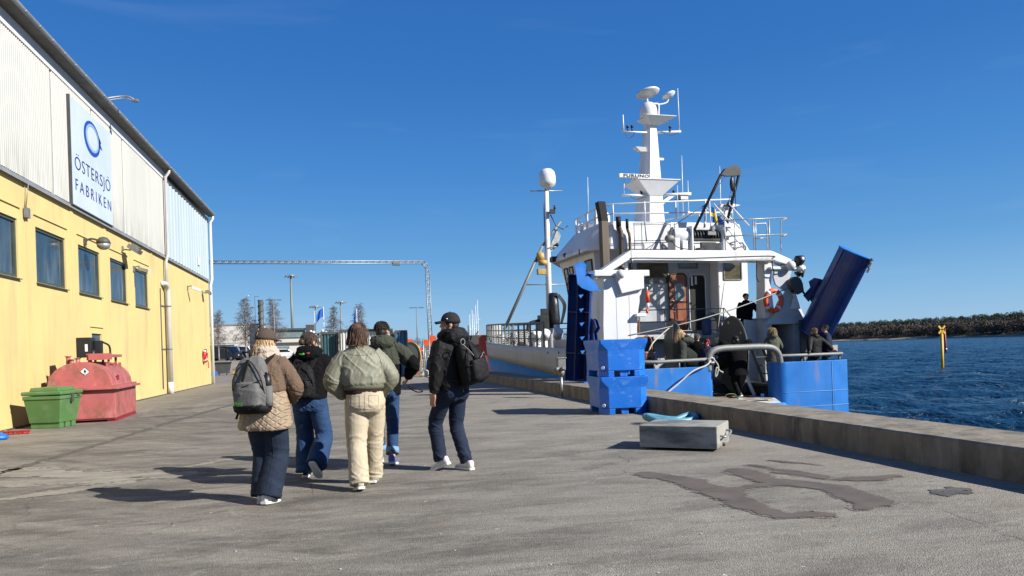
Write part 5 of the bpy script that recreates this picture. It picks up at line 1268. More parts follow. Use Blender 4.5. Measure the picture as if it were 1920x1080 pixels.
mb = MB(); mb.cyl((1.15, 19, 2.5), (3.45, 19, 7.0), .085, n=8); mb.cyl((3.45, 19, 7.0), (4.55, 19, 8.35), .07, n=8); part('boom', mb, 'galv_dull', fm)
mb = MB(); mb.cyl((3.4, 18.9, 6.2), (3.4, 18.9, 5.95), .24, n=14); mb.lathe((3.3, 19, 6.4), [(.1, -.2), (.27, -.14), (.27, .14), (.1, .2)], 14, 'X'); mb.box((3.35, 19, 5.6), (.45, .3, .3)); part('hoist_drum', mb, 'yellow_drum', fm)
mb = MB(); mb.tube([(2.4, 19, 4.9), (4.9, 19, 4.9)], .03, 6); part('stay', mb, 'galv', fm)
mb = MB(); mb.lathe((3.85, 18.6, 2.5), [(.3, 0), (.34, .5), (.3, 1.2), (.24, 1.9)], 10); mb.box((3.2, 18.5, 2.6), (.5, .5, 1.2)); mb.box((3.25, 18.5, 3.3), (.3, .3, .5)); mb.tube(bez([(2.3, 18.5, 2.0), (2.35, 18.5, 2.7), (2.8, 18.5, 2.9), (3.2, 18.5, 2.9)], 5), .08, 8)
for k in range(4): mb.tube(bez([(3.9 + .06 * k, 18.3, 4.3), (4.3 + .05 * k, 18.3, 3.7), (4.1 + .03 * k, 18.3, 2.7)], 6), .03, 5)
part('deck_crane', mb, 'black', fm)
mb = MB()
FR = []
for k in range(25):
    s = 30.9 - (30.9 - 9.0) * k / 24; h, _ = hb(s, 1.9); FR.append((3.6 - max(.1, h - .08), s, lerp_tab(ZTOP, s)))
FRs = [(7.2 - p[0], p[1], p[2]) for p in FR[::-1]]
for dz_, r_ in ((1.0, .04), (.68, .025), (.34, .025)):
    mb.tube([(p[0], p[1], p[2] + dz_) for p in FRs + FR], r_, 6)
part('foredeck_rail', mb, 'rail_grey', ship)
mb = MB()
for p in FR[::1] + FRs[::2]: mb.bx(p[0] - .03, p[0] + .03, p[1] - .05, p[1] + .05, p[2] - .1, p[2] + 1.0)
part('rail_post', mb, 'galv_dull', ship)
mb = MB(); mb.box((3.4, 26, 1.7), (1.4, 1.2, 1.4)); mb.box((3.0, 24, 1.5), (1.0, 1.4, 1.1)); mb.cyl((2.4, 22, 1.9), (4.4, 22, 1.9), .5, n=14); mb.box((4.5, 14, 1.6), (1.6, 1.0, 1.3)); part('windlass', mb, 'dark_grey', ship, bevel=.04)
mb = MB(); rnd = random.Random(8)
for k in range(9): x = rnd.uniform(1.2 + k * .17, 3.4); y = 12 + k * 1.6; mb.cyl((x, y, 1.0), (x, y, 1.0 + rnd.uniform(.7, 1.5)), .14, n=10); mb.cyl((x, y, 1.9), (x, y - .3, 2.2), .2, n=10)
part('deck_vent', mb, 'white_paint', ship)
mb = MB()
for j in range(5):
    cx, cy = 2.3 - .2 * j, 25.5 - j * 2.6
    for k in range(6): mb.tube(bez([(cx - .4, cy, 1.7 + .1 * k), (cx, cy, 1.85 + .1 * k), (cx + .4, cy, 1.6 + .1 * k)], 3), .03, 5)
part('rope_coil', mb, 'rope', ship)
mb = MB(); mb.box((3.2, 28.8, 2.7), (.7, .5, .8), bev=.08); mb.cyl((3.2, 28.8, 1.0), (3.2, 28.8, 2.4), .2, n=10); mb.box((3.6, 30.7, 2.15), (.7, .5, .25)); mb.bx(4.1, 4.9, 15, 15.8, 2.0, 2.7)
part('anchor_winch', mb, 'white_clean', ship)
mb = MB()
for s in (7.0, 8.3): mb.cyl((-.005, s, 1.25), (.03, s, 1.25), .05, n=8)
part('scupper', mb, 'soot', ship)

# ---------- things hanging on or lying aboard the ship
def at_ship(name, t, s, z, rz, label, cat, group=None):
    return thing(name, shp(t, s, z), SBB + rz, label, cat, group)
t = at_ship('lifebuoy', 6.08, 2.28, 2.55, R(-8), 'orange and white lifebuoy hanging on the white gallows leg of the trawler', 'lifebuoy')
mb = MB(); rr = .3
mb.tube([(rr * math.cos(a * math.pi / 14), -.08 + .04 * math.cos(a * math.pi / 14), .25 + rr * 1.12 * math.sin(a * math.pi / 14)) for a in range(28)], .085, 10, closed=True); part('ring', mb, 'orange', t)
mb = MB()
for a in (40, 130, 220, 310):
    c, s_ = math.cos(R(a)), math.sin(R(a)); mb.tube([(rr * c + .05 * s_, -.08 + .04 * c, .25 + rr * 1.12 * s_ - .05 * c), (rr * c - .05 * s_, -.08 + .04 * c, .25 + rr * 1.12 * s_ + .05 * c)], .089, 10)
part('band', mb, 'white_clean', t)
mb = MB(); mb.tube(bez([(-.33, -.1, .3), (-.3, -.12, .0), (-.05, -.14, -.16), (.1, -.14, -.12)], 5), .012, 5); part('grab_line', mb, 'orange', t)
t = at_ship('signal_float', 1.4, 2.2, 2.45, 0, 'slim red and white signal float hanging on the port gallows leg', 'float')
t.name = 'signal_float'
mb = MB(); mb.cyl((0, 0, .35), (0, 0, .72), .07, n=10); mb.cyl((-.03, 0, 0), (-.03, 0, .15), .045, n=8); part('float', mb, 'orange', t)
mb = MB(); mb.cyl((0, 0, .15), (0, 0, .35), .05, n=8); mb.cyl((0, 0, .72), (0, 0, .85), .02, n=6); part('canister', mb, 'white_clean', t)
t = at_ship('ship_flag', 4.25, 3.0, 5.6, 0, 'small blue and yellow ensign drooping behind the black derrick', 'flag')
mb = MB(); mb.cyl((0, 0, -.4), (-.02, 0, .75), .02, n=6); part('flagpole', mb, 'white_clean', t)
def flagmesh(w_, h_, mats, nx=12, nz=8, sway=.12, droop=.5):
    mb = MB(); vs = []; 
    for i in range(nx + 1):
        for j in range(nz + 1):
            u = i / nx; v = j / nz
            vs.append((u * w_ * .75, math.sin(u * 9 + v * 2) * sway * u, v * h_ - u * u * droop * h_))
    for i in range(nx):
        for j in range(nz):
            a = i * (nz + 1) + j; mb.cur = 1 if (4 <= i < 6 or j in (3, 4)) and len(mats) > 1 else 0
            mb.f.append([a + len(mb.v) * 0, a + nz + 1, a + nz + 2, a + 1]); mb.mi.append(mb.cur); mb.sm.append(True)
    mb.v = [Vector(v) for v in vs]; return mb
part('cloth', flagmesh(.6, .5, [0, 1], droop=1.1), ['flag_blue', 'flag_yellow'], t)
t = at_ship('gallows_block', 6.98, 2.1, 3.1, 0, 'black steel pulley block hanging from the starboard gallows', 'pulley')
mb = MB(T=Matrix.Rotation(R(-24), 4, 'Y')); mb.lathe((0, 0, .28), [(.05, -.09), (.24, -.07), (.25, .07), (.05, .09)], 18, 'Y')
mb.prism([(-.1, .5), (.1, .5), (.22, .2), (.14, -.08), (-.14, -.08), (-.22, .2)], -.1, -.08, 'Y'); mb.prism([(-.1, .5), (.1, .5), (.22, .2), (.14, -.08), (-.14, -.08), (-.22, .2)], .08, .1, 'Y'); part('cheek', mb, 'dark_grey', t)
mb = MB(); mb.tube([(.18, 0, .48), (.22, 0, .62), (.28, 0, .75)], .04, 6); mb.tube(bez([(.14, 0, .05), (.24, 0, -.08), (.34, 0, -.15), (.45, 0, -.2)], 4), .035, 6); part('shackle', mb, 'rubber', t)
# trawl wire from the block to the port side
mb = MB(); a = shp(6.85, 2.1, 3.3); b = shp(.6, 2.0, 1.75)
pts = []
for k in range(21):
    q = k / 20; p = a.lerp(b, q); p.z -= .18 * math.sin(math.pi * q); pts.append(p)
mb.tube(pts, .022, 6); solo('trawl_wire', mb, 'wire', 'long taut grey wire slanting across the stern from the pulley block', 'wire')
mb = MB(); a = shp(5.45, 4.2, 3.6); b = shp(4.1, 2.6, 1.6); mb.cyl(a, b, .014, n=5); solo('hoisting_wire', mb, 'wire', 'thin wire running down in front of the open wheelhouse doorway', 'wire')
# mooring rope tied at the ramp edge
mb = MB()
pts = bez([shp(2.3, -.02, .92), shp(2.1, -.1, .78), shp(1.55, -.25, .62), shp(.9, -.35, .2), shp(.2, -.5, -.12), shp(-.5, -.6, .2), Vector((6.9, 18.6, .37))], 8)
mb.tube(pts, .024, 7)
mb.tube(bez([shp(2.2, -.03, .95), shp(2.3, -.06, 1.0), shp(2.42, 0, .95), shp(2.36, -.05, .85), shp(2.22, -.03, .9), shp(2.3, -.07, 1.02)], 5), .03, 7)
mb.tube(bez([shp(2.38, -.05, .95), shp(2.52, -.06, .75), shp(2.48, -.05, .5), shp(2.42, -.05, .45), shp(2.46, -.06, .7), shp(2.58, -.05, .6), shp(2.68, -.05, .55)], 5), .022, 7)
solo('mooring_rope', mb, 'rope', 'white mooring rope tied round the stern rail and hanging across the blue hull', 'rope')
mb = MB(); mb.tube(bez([shp(2.6, -.1, -.25), shp(2.75, -.15, -.1), shp(3.0, -.15, -.12), shp(3.1, -.12, -.28), shp(2.9, -.25, -.3)], 5), .012, 5); solo('rope_loop', mb, 'tub_green', 'small loop of thin green rope on the stern ramp', 'rope')

# trawl doors
def arc_pts(chord, depth, n=14):
    Rr = (chord * chord / 4 + depth * depth) / (2 * depth); a = math.asin(chord / 2 / Rr)
    return [(Rr * math.sin(-a + 2 * a * k / n), Rr * math.cos(-a + 2 * a * k / n) - Rr) for k in range(n + 1)]
def trawl_door(name, label):
    t = thing(name, (0, 0, 0), 0, label, 'trawl door', 'trawl doors hung at the stern')
    L_ = 2.95; mb = MB(); p = arc_pts(1.35, .42); th = .03
    poly = p + [(x, y - th) for x, y in p[::-1]]
    mb.prism(poly, 0, L_); mb.smooth = False
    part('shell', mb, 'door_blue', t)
    mb = MB()
    for z in (-.0,): pass
    e = arc_pts(1.5, .5)
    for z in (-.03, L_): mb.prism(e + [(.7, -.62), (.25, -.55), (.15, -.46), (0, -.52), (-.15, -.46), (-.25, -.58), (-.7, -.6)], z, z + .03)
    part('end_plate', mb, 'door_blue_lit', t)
    mb = MB()
    for z in (.75, 1.9): mb.prism([(x * .98, y - th) for x, y in p] + [(.66, -.52), (0, -.34), (-.66, -.52)], z, z + .02)
    for x in (-.1,): mb.prism([(x, -.5), (x + .02, -.5), (x + .02, -.05), (x, -.05)], .03, L_ - .03)
    part('rib', mb, 'door_blue', t)
    mb = MB(); mb.bx(-.68, -.66, -.5, -.44, 0, L_); mb.bx(.66, .68, -.5, -.44, 0, L_); mb.bx(.1, .12, 0, .012, .1, L_); part('edge_bar', mb, 'door_blue', t)
    mb = MB(); mb.prism([(.95, 1.0), (.62, .9), (.62, 1.75), (.85, 1.7), (1.0, 1.5), (.82, 1.35)], -.38, -.34, 'Y'); mb.prism([(.95, 1.0), (.62, .9), (.62, 1.75), (.85, 1.7), (1.0, 1.5), (.82, 1.35)], -.2, -.16, 'Y'); part('towing_bracket', mb, 'door_blue', t)
    mb = MB()
    for k in range(5): mb.tube([(-.72 + .03 * math.cos(a * math.pi / 4) - .02 * k, -.45 + .05 * (k % 2) * math.sin(a * math.pi / 4), L_ + .02 - .09 * k + .05 * math.sin(a * math.pi / 4)) for a in range(8)], .016, 5, closed=True)
    part('chain', mb, 'rust', t)
    return t
td = trawl_door('trawl_door', 'blue curved trawl door raised and tilted over the starboard quarter')
td.location = shp(6.98, 1.8, 1.7)
ax = (shp(7.68, .6, 4.2) - shp(7.08, 1.7, 1.95)).normalized()
nv = Vector((-.76, -.42, .45)); nv = (nv - ax * nv.dot(ax)).normalized(); side = nv.cross(ax)
mm = Matrix((side, nv, ax)).transposed()
if mm.determinant() < 0: mm = Matrix((-side, nv, ax)).transposed()
td.scale = (.93, 1, 1)
td.rotation_euler = mm.to_euler()
t2 = dup(td, (0, 0, 0), 0, scale=(0.66, .9, 1.1), label='blue curved trawl door hanging upright on the port side behind the tubs')
ax = (shp(-.74, 1.8, 3.7) - shp(-.92, 1.95, .5)).normalized(); side = Vector((.5, -.86, 0)); side = (side - ax * side.dot(ax)).normalized()
t2.location = shp(-.92, 1.95, .4)
mm = Matrix((side, ax.cross(side), ax)).transposed()
t2.rotation_euler = mm.to_euler()
bpy.context.view_layer.update()
mb = MB(T=t2.matrix_world.inverted() @ ship.matrix_world)
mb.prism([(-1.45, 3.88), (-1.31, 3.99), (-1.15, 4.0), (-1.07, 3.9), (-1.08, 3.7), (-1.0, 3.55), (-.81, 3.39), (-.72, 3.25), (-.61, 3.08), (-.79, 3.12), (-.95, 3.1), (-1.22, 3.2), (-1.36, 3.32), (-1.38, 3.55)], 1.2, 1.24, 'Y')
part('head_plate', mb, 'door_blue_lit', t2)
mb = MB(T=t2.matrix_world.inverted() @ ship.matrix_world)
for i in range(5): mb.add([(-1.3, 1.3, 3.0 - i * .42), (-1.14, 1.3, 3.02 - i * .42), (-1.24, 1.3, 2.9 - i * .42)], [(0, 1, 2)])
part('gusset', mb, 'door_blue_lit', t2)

# ============================================================ QUAY OBJECTS
def fish_tub(name, label):
    t = thing(name, (0, 0, 0), 0, label, 'tub', 'blue fish tubs stacked by the quay wall')
    a, b, h = .52, .66, .79      # half width (x), half depth (y), height
    mb = MB()
    # body: octagonal-plan shell with chamfered corners that flare to a square rim
    def ring(z, ax_, by_, c): return [(-ax_ + c, -by_, z), (ax_ - c, -by_, z), (ax_, -by_ + c, z), (ax_, by_ - c, z), (ax_ - c, by_, z), (-ax_ + c, by_, z), (-ax_, by_ - c, z), (-ax_, -by_ + c, z)]
    out = [ring(.13, a - .012, b - .012, .16), ring(.56, a - .006, b - .006, .16), ring(.71, a + .008, b + .008, .03), ring(h, a + .012, b + .012, .02)]
    inn = [ring(h, a - .06, b - .06, .05), ring(.2, a - .1, b - .1, .1)]
    mb.loft(out + inn, smooth=False)
    part('body', mb, 'tub_blue', t, bevel=.012)
    mb = MB()
    for x in (-1, 1):
        for y in (-1, 1): mb.add([(x * (a - .3), y * (b - .32), 0), (x * (a - .014), y * (b - .32), 0), (x * (a - .014), y * (b - .175), 0), (x * (a - .175), y * (b - .014), 0), (x * (a - .3), y * (b - .014), 0),
                                  (x * (a - .3), y * (b - .32), .128), (x * (a - .014), y * (b - .32), .128), (x * (a - .014), y * (b - .175), .128), (x * (a - .175), y * (b - .014), .128), (x * (a - .3), y * (b - .014), .128)],
                                 [(0, 4, 3, 2, 1), (5, 6, 7, 8, 9), (0, 1, 6, 5), (1, 2, 7, 6), (2, 3, 8, 7), (3, 4, 9, 8), (4, 0, 5, 9)])
    mb.bx(-.08, .08, -b + .06, b - .06, .0, .14)
    part('foot', mb, 'tub_blue', t, bevel=.01)
    mb = MB()
    for x in (-1, 1): mb.add([(x * a - .0, -b - .0, .02), (x * (a - .1), -b - .01, .14), (x * (a - .12), -b - .02, .5), (x * (a - .02), -b - .02, .76), (x * a, -b, .76)], [(0, 1, 2, 3, 4)])
    return t
tb = fish_tub('fish_tub', 'lower blue plastic fish tub of the stack beside the quay wall')
mb = MB(); mb.cyl((-.535 + .02, -.5, .17), (-.46, -.6, .17), .001); 
mb = MB(); mb.cyl((-.45, -.62, .2), (-.47, -.655, .2), .035, n=12); part('drain_plug', mb, 'white_clean', tb)
mb = MB()
for k, (z, y) in enumerate(((.52, .0), (.52, -.06), (.52, .06), (.35, 0), (.35, .05), (.3, 0), (.3, .05))): mb.bx(-.516, -.511, y - .018, y + .018, z - .012, z + .012)
part('moulded_mark', mb, 'galv', tb)
tb.location = (5.80, 15.42, 0); tb.rotation_euler = (0, 0, R(-6))
tb2 = dup(tb, (5.78, 15.45, .79), R(-3.5), label='upper blue plastic fish tub stacked on top beside the quay wall')
t = thing('power_post', (6.12, 20.78, 0), 0, 'grey electrical socket post standing against the quay wall behind the tubs', 'post')
mb = MB(); mb.cyl((0, 0, 0), (0, 0, .62), .035, n=10); mb.cyl((0, 0, 0), (0, 0, .02), .09, n=12); part('pole', mb, 'galv', t)
mb = MB(); mb.box((.0, 0, .95), (.24, .2, .34), bev=.03); mb.box((0, 0, 1.14), (.28, .24, .04), bev=.01); mb.lathe((0, 0, .68), [(.05, -.08), (.1, .02), (.1, .1)], 12); part('socket_box', mb, 'galv_dull', t)
mb = MB(); mb.cyl((-.1, -.05, .86), (-.2, -.1, .78), .055, n=10); mb.cyl((.0, -.1, .85), (.0, -.17, .8), .05, n=10); part('socket', mb, 'rail_grey', t)
def blockmesh():
    mb = MB(); 
    return mb
t = thing('concrete_weight', (4.63, 9.70, 0), R(-39), 'low grey concrete mooring weight with steel bar handles on the quay', 'concrete block')
mb = MB(); mb.box((0, 0, .185), (1.06, .84, .3), bev=.012); part('block', mb, 'concrete_grey', t)
mb = MB(); mb.tube(bez([(.53, -.22, .19), (.6, -.2, .18), (.62, .0, .2), (.6, .18, .22), (.53, .2, .22)], 4), .014, 7)
mb.cyl((-.48, -.33, .04), (-.42, -.34, .03), .02, n=6); part('lifting_bar', mb, 'galv', t)
mb = MB(); mb.cyl((.5, -.05, .06), (.56, -.05, .055), .025, n=8); mb.cyl((-.36, -.30, .015), (-.3, -.33, .015), .015, n=6); part('bolt', mb, 'black', t)
mb = MB(); mb.box((.35, -.2, .017), (.1, .1, .034)); mb.box((-.35, -.2, .017), (.1, .1, .034)); mb.box((.35, .2, .017), (.1, .1, .034)); mb.box((-.35, .2, .017), (.1, .1, .034)); part('foot', mb, 'rubber', t)
mb = MB()
c = Vector((5.72, 12.55, 0))
mb.tube(bez([c + Vector(p) for p in ((-.42, .1, .16), (-.3, -.1, .1), (.0, -.22, .07), (.35, -.18, .08), (.5, .0, .12), (.42, .12, .14), (.1, .05, .07), (-.25, .12, .07), (-.36, .3, .12), (-.25, .36, .13), (.1, .2, .07), (.6, .08, .06), (.9, -.08, .055), (1.1, -.3, .05))], 7), .052, 12)
solo('hose', mb, 'hose', 'thick light blue hose lying in loops against the foot of the quay wall', 'hose')

# beacons in the water
t = thing('sea_marker', (49.95, 54.3, WZ), 0, 'yellow pole beacon with a yellow cross on top standing in the water', 'beacon')
mb = MB(); mb.tube([(0, 0, -1), (.05, 0, 3.05)], .115, 14); part('pole', mb, 'yellow', t)
mb = MB()
for s_ in (-1, 1): mb.beam((.05 - .32 * s_, 0, 3.1), (.05 + .32 * s_, 0, 3.75), .08, .16, (1, 0, 0)); 
mb.beam((.05, 0, 3.0), (.05, 0, 3.25), .1, .1); mb.v = [v for v in mb.v]; part('cross_topmark', mb, 'yellow', t)
t = thing('sea_marker', (96, 103.5, WZ), 0, 'slim red pole beacon farther out behind the yellow one', 'beacon')
mb = MB(); mb.tube([(0, 0, -1), (-.15, 0, 4.0)], .16, 10); part('pole', mb, 'dark_red', t)
mb = MB(); mb.tube([(0, 0, .5), (0, 0, .8)], .19, 10); part('band', mb, 'white_clean', t)

# ============================================================ BACKGROUND
mb = MB(); mb.add([(-70, 78, .004), (6, 78, .004), (8, 90, .95), (-80, 90, 1.0), (10, 240, 1.4), (-150, 240, 1.4)], [(0, 1, 2, 3), (3, 2, 4, 5)])
structure('parking_lot', mb, 'gravel')
def pz(Y): return 0 if Y < 78 else (Y - 78) / 12 * .97 if Y < 90 else 1.0 + (Y - 90) / 150 * .4
# lattice gantry over the road
t = thing('cable_gantry', (6.86, 60, 0), 0, 'tall galvanised lattice gantry reaching across the road with a lamp', 'gantry')
def truss(a, b, w_, step, mbx):
    a = Vector(a); b = Vector(b); d = (b - a); L_ = d.length; d.normalize(); u = Vector((0, 1, 0)); v = d.cross(u).normalized()
    cs = [u * w_ + v * w_, u * w_ - v * w_, -u * w_ - v * w_, -u * w_ + v * w_]
    for c in cs: mbx.cyl(a + c, b + c, .028, n=5)
    n = int(L_ / step)
    for k in range(n):
        p = a + d * (k * L_ / n); q = a + d * ((k + 1) * L_ / n)
        for i in range(4): mbx.cyl(p + cs[i], p + cs[(i + 1) % 4], .02, n=4); mbx.cyl(p + cs[i], q + cs[(i + 1) % 4], .014, n=4)
mb = MB(org=t); truss((6.86, 60, 0), (6.75, 60, 8.2), .14, .5, mb); part('column', mb, 'galv', t)
mb = MB(org=t); truss((6.4, 60, 8.62), (-14, 60, 8.72), .1, .5, mb); truss((6.75, 60, 8.2), (6.4, 60, 8.62), .14, .3, mb); part('beam', mb, 'galv', t)
mb = MB(org=t); mb.box((4.3, 60, 8.5), (.6, .4, .22), bev=.04); mb.bx(4.2, 4.4, 59.9, 60.1, 8.4, 8.7); part('lamp_head', mb, 'galv_dull', t)
mb = MB(org=t); mb.bx(6.2, 7.1, 59.4, 60.3, 0, 2.3, bev=.04); part('cabinet', mb, 'rail_grey', t)
# pale long building
t = thing('factory_building', (-14, 130, 1.1), 0, 'long low cream factory building far behind the parked cars', 'building')
mb = MB(org=t); mb.bx(-60, -13.2, 130, 160, .5, 6.75); part('wall', mb, 'cream_wall', t)
mb = MB(org=t); mb.bx(-60.1, -13.1, 129.9, 160, 6.75, 7.0); mb.bx(-60, -13.2, 129.97, 130, 3.8, 3.9); part('roof_edge', mb, 'zinc_gutter', t)
mb = MB(org=t); mb.bx(-22, -17.5, 129.7, 129.98, 1.0, 3.6); part('dark_gate', mb, 'dark_grey', t)
t = thing('office_building', (-4, 125, 1.1), 0, 'lower flat-roofed cream building with a dark glazed box on top', 'building')
mb = MB(org=t); mb.bx(-13.15, 3, 125, 140, .5, 4.3); part('wall', mb, 'cream_wall', t)
mb = MB(org=t); mb.bx(-13.4, 3.3, 124.6, 125.0, 3.5, 3.62); mb.bx(-13.1, -5.8, 125.5, 125.7, 5.6, 5.9); mb.bx(-5.9, -4.6, 125.4, 127, 4.3, 6.4); mb.bx(-5.9, -.5, 125.5, 125.7, 4.3, 4.5); mb.bx(-13.3, 3.2, 124.9, 125.2, 4.3, 4.42); part('roof_edge', mb, 'dark_grey', t)
mb = MB(org=t); mb.bx(-13, -6, 125.8, 126, 4.42, 5.6); mb.bx(-10.5, -8.5, 124.9, 124.99, 1.9, 3.0); part('window', mb, 'glass_green', t)
# birches
def birch(seed, h):
    rnd = random.Random(seed); tr = MB(); tw = MB()
    def grow(mbx, p, d, L_, r, lvl):
        pts = [p]; q = p.copy(); dd = d.copy(); n = 5
        for i in range(n):
            dd = (dd + Vector((rnd.gauss(0, .12), rnd.gauss(0, .12), (.12 if lvl < 2 else -.22)))).normalized(); q = q + dd * (L_ / n); pts.append(q.copy())
        mbx.tube(pts, [max(.009, r * (1 - .75 * k / n)) for k in range(n + 1)], 4 if lvl < 2 else 3, caps=False)
        if lvl < 3:
            m_ = {0: 0, 1: 12, 2: 8}[lvl]
            for k in range(m_):
                s = pts[rnd.randint(1, n)]; a = rnd.uniform(0, 6.28)
                grow(tw, s, (dd + Vector((math.cos(a), math.sin(a), rnd.uniform(-.1, .5))) * .9).normalized(), L_ * rnd.uniform(.35, .6), r * .4, lvl + 1)
    pts = [Vector((0.1 * noise.noise(Vector((i, seed, 0))) * i, 0.1 * noise.noise(Vector((i, seed, 5))) * i, h * i / 8)) for i in range(9)]
    tr.tube(pts, [.14 * h / 9 * (1 - i / 8.6) + .012 for i in range(9)], 7)
    for k in range(30):
        z = h * (.2 + .78 * k / 30); a = k * 2.4 + rnd.uniform(-.4, .4); i = min(7, int(z / h * 8)); base = pts[i].lerp(pts[i + 1], z / h * 8 - i)
        Lk = h * .25 * (1 - .72 * (k / 30) ** 1.2); grow(tw, base, Vector((math.cos(a), math.sin(a), .9)).normalized(), Lk, .035, 1)
    return tr, tw
lab = ['bare birch farthest left beside the warehouse corner', 'tall bare birch in front of the cream factory', 'bare birch behind the T-shaped street lamp', 'bare birch right of the blue flag', 'bare birch behind the dark flag']
protos = []
for sd, h in ((3, 9.0), (11, 8.6)):
    tr, tw = birch(sd, h); t = thing('birch_tree', (0, 0, 0), 0, 'x', 'tree', 'bare birches along the parking lot')
    part('trunk', tr, 'bark', t); part('crown', tw, 'twig', t); protos.append(t)
for i, (x, Y, h) in enumerate(((-16.9, 110, 6.9), (-13.3, 110, 8.6), (-9.45, 109, 8.3), (-1.25, 110, 7.2), (2.35, 112, 7.6))):
    pr = protos[i % 2]; sc_ = h / (9.0 if i % 2 == 0 else 8.6)
    if i < 2: t = pr; t.location = (x, Y, pz(Y)); t.scale = (sc_,) * 3
    else: t = dup(pr, (x, Y, pz(Y)), i * 1.3, sc_)
    t['label'] = lab[i]
# vehicles
def vehicle(name, label, x, Y, rz, kind, col):
    t = thing(name, (x, Y, pz(Y)), rz, label, 'van' if kind == 'van' else 'car', 'cars parked in front of the factory')
    L_, W_, H_ = (5.2, 1.9, 2.1) if kind == 'van' else (4.4, 1.75, 1.45)
    if kind == 'van': side = [(-2.6, .3), (2.6, .3), (2.6, .95), (1.9, 1.15), (1.25, 2.0), (-2.5, 2.1), (-2.6, 1.9)]; win = [(.5, 1.2), (1.65, 1.2), (1.15, 1.85), (.5, 1.85)]
    else: side = [(-2.2, .3), (2.2, .3), (2.2, .75), (1.2, .92), (.5, 1.42), (-1.3, 1.45), (-2.1, .95)]; win = [(-1.3, .95), (1.0, .95), (.45, 1.34), (-1.2, 1.36)]
    mb = MB(); mb.prism(side, -W_ / 2, W_ / 2, 'Y'); part('body', mb, col, t, bevel=.06)
    mb = MB(); mb.prism(win, -W_ / 2 - .01, W_ / 2 + .01, 'Y'); part('side_window', mb, 'glass_dark', t)
    mb = MB()
    if kind == 'van': mb.add([(1.9 + .02, -.8, 1.2), (1.9 + .02, .8, 1.2), (1.28 + .02, .75, 1.95), (1.28 + .02, -.75, 1.95)], [(0, 1, 2, 3)])
    else: mb.add([(1.15, -.75, .98), (1.15, .75, .98), (.56, .65, 1.4), (.56, -.65, 1.4)], [(0, 1, 2, 3)])
    part('windscreen', mb, 'glass_dark', t)
    for sx_ in (-1, 1):
        for sy_ in (-1, 1):
            mb = MB(); mb.cyl((sx_ * L_ * .31, sy_ * (W_ / 2 - .2), .33), (sx_ * L_ * .31, sy_ * (W_ / 2 + .02), .33), .33, n=16); w_ = part('wheel', mb, 'rubber', t)
            mb = MB(); mb.cyl((sx_ * L_ * .31, sy_ * (W_ / 2 + .02), .33), (sx_ * L_ * .31, sy_ * (W_ / 2 + .03), .33), .2, n=12); part('rim', mb, 'galv', w_)
    mb = MB(); mb.bx(L_ / 2 - .05, L_ / 2 + .02, -.75, -.45, .68, .82); mb.bx(L_ / 2 - .05, L_ / 2 + .02, .45, .75, .68, .82); part('headlight', mb, 'white_clean', t)
    return t
vehicle('parked_van', 'dark van parked nearest the warehouse corner', -16.6, 112, R(-20), 'van', 'car_dark')
vehicle('parked_van', 'white van parked beside the dark van', -15.0, 115, R(-50), 'van', 'car_white')
vehicle('parked_car', 'white car parked right of the white van', -12.6, 112, R(-20), 'car', 'car_white')
vehicle('parked_car', 'second white car farther right, half hidden by the woman in the cap', -8.6, 114, R(10), 'car', 'car_white')
# street lamps and masts
def lamp_post(x, Y, top, label, kind, r=.09, name='street_lamp'):
    t = thing(name, (x, Y, pz(Y)), 0, label, 'lamp'); h = top - pz(Y)
    mb = MB(); mb.tube([(0, 0, 0), (0, 0, h)], [r, r * .6], 8); part('pole', mb, 'galv_dull', t)
    mb = MB()
    if kind == 'T': mb.tube([(-.9, 0, h), (.9, 0, h + .02)], .04, 6); mb.box((-.75, 0, h), (.55, .2, .1)); mb.box((.75, 0, h), (.55, .2, .1))
    else:
        mb.lathe((0, 0, h), [(.9, -.12), (1.0, 0), (.9, .1)], 12)
        for k in range(6): a = k * 1.047; mb.box((1.1 * math.cos(a), 1.1 * math.sin(a), h - .15), (.4, .4, .25))
    part('lamp_head', mb, 'dark_grey' if kind == 'T' else 'galv', t)
lamp_post(-9.1, 106, 9.1, 'T-shaped street lamp in front of the second birch', 'T')
lamp_post(10.4, 108, 7.8, 'T-shaped street lamp standing alone left of the gantry column', 'T')
lamp_post(-9.6, 151, 17.0, 'tallest floodlight mast with a ring of lamps', 'M', .3, 'floodlight_mast')
lamp_post(-5.5, 160, 11.5, 'short distant floodlight mast right of the tallest one', 'M', .16, 'floodlight_mast')
lamp_post(-.4, 170, 13.0, 'distant floodlight mast just left of the blue flag', 'M', .2, 'floodlight_mast')
# dark chimney
t = thing('chimney', (-13.1, 129, 1), 0, 'dark spiral-ribbed chimney with a thin rod above the factory roof', 'chimney')
mb = MB(); mb.cyl((0, 0, 0), (0, 0, 9.8), .42, n=12)
pts = [(.47 * math.cos(k * .9), .47 * math.sin(k * .9), .3 + k * .16) for k in range(60)]; mb.tube(pts, .09, 5); part('stack', mb, 'dark_grey', t)
mb = MB(); mb.tube([(-.9, 0, 0), (-.9, 0, 10.4), (-.2, 0, 10.4)], .04, 5); part('rod', mb, 'dark_grey', t)
# flags
def flag(x, Y, top, label, name='flag', w_=1.4, dr=.9):
    t = thing(name, (x, Y, pz(Y)), 0, label, 'flag'); h = top - pz(Y)
    mb = MB(); mb.tube([(0, 0, 0), (0, 0, h)], [.07, .04], 8); part('pole', mb, 'white_clean', t)
    mb = flagmesh(w_, 1.2, [0], sway=.15, droop=dr); mb.v = [Vector((-v.x, v.y, v.z + h - 1.4)) for v in mb.v]; part('cloth', mb, 'flag_blue', t); return t
flag(-2.65, 110, 8.3, 'bright blue flag blowing left from a white pole')
flag(2.0, 111, 8.0, 'darker blue flag hanging close to its pole above the olive jacket', w_=.7, dr=1.6)
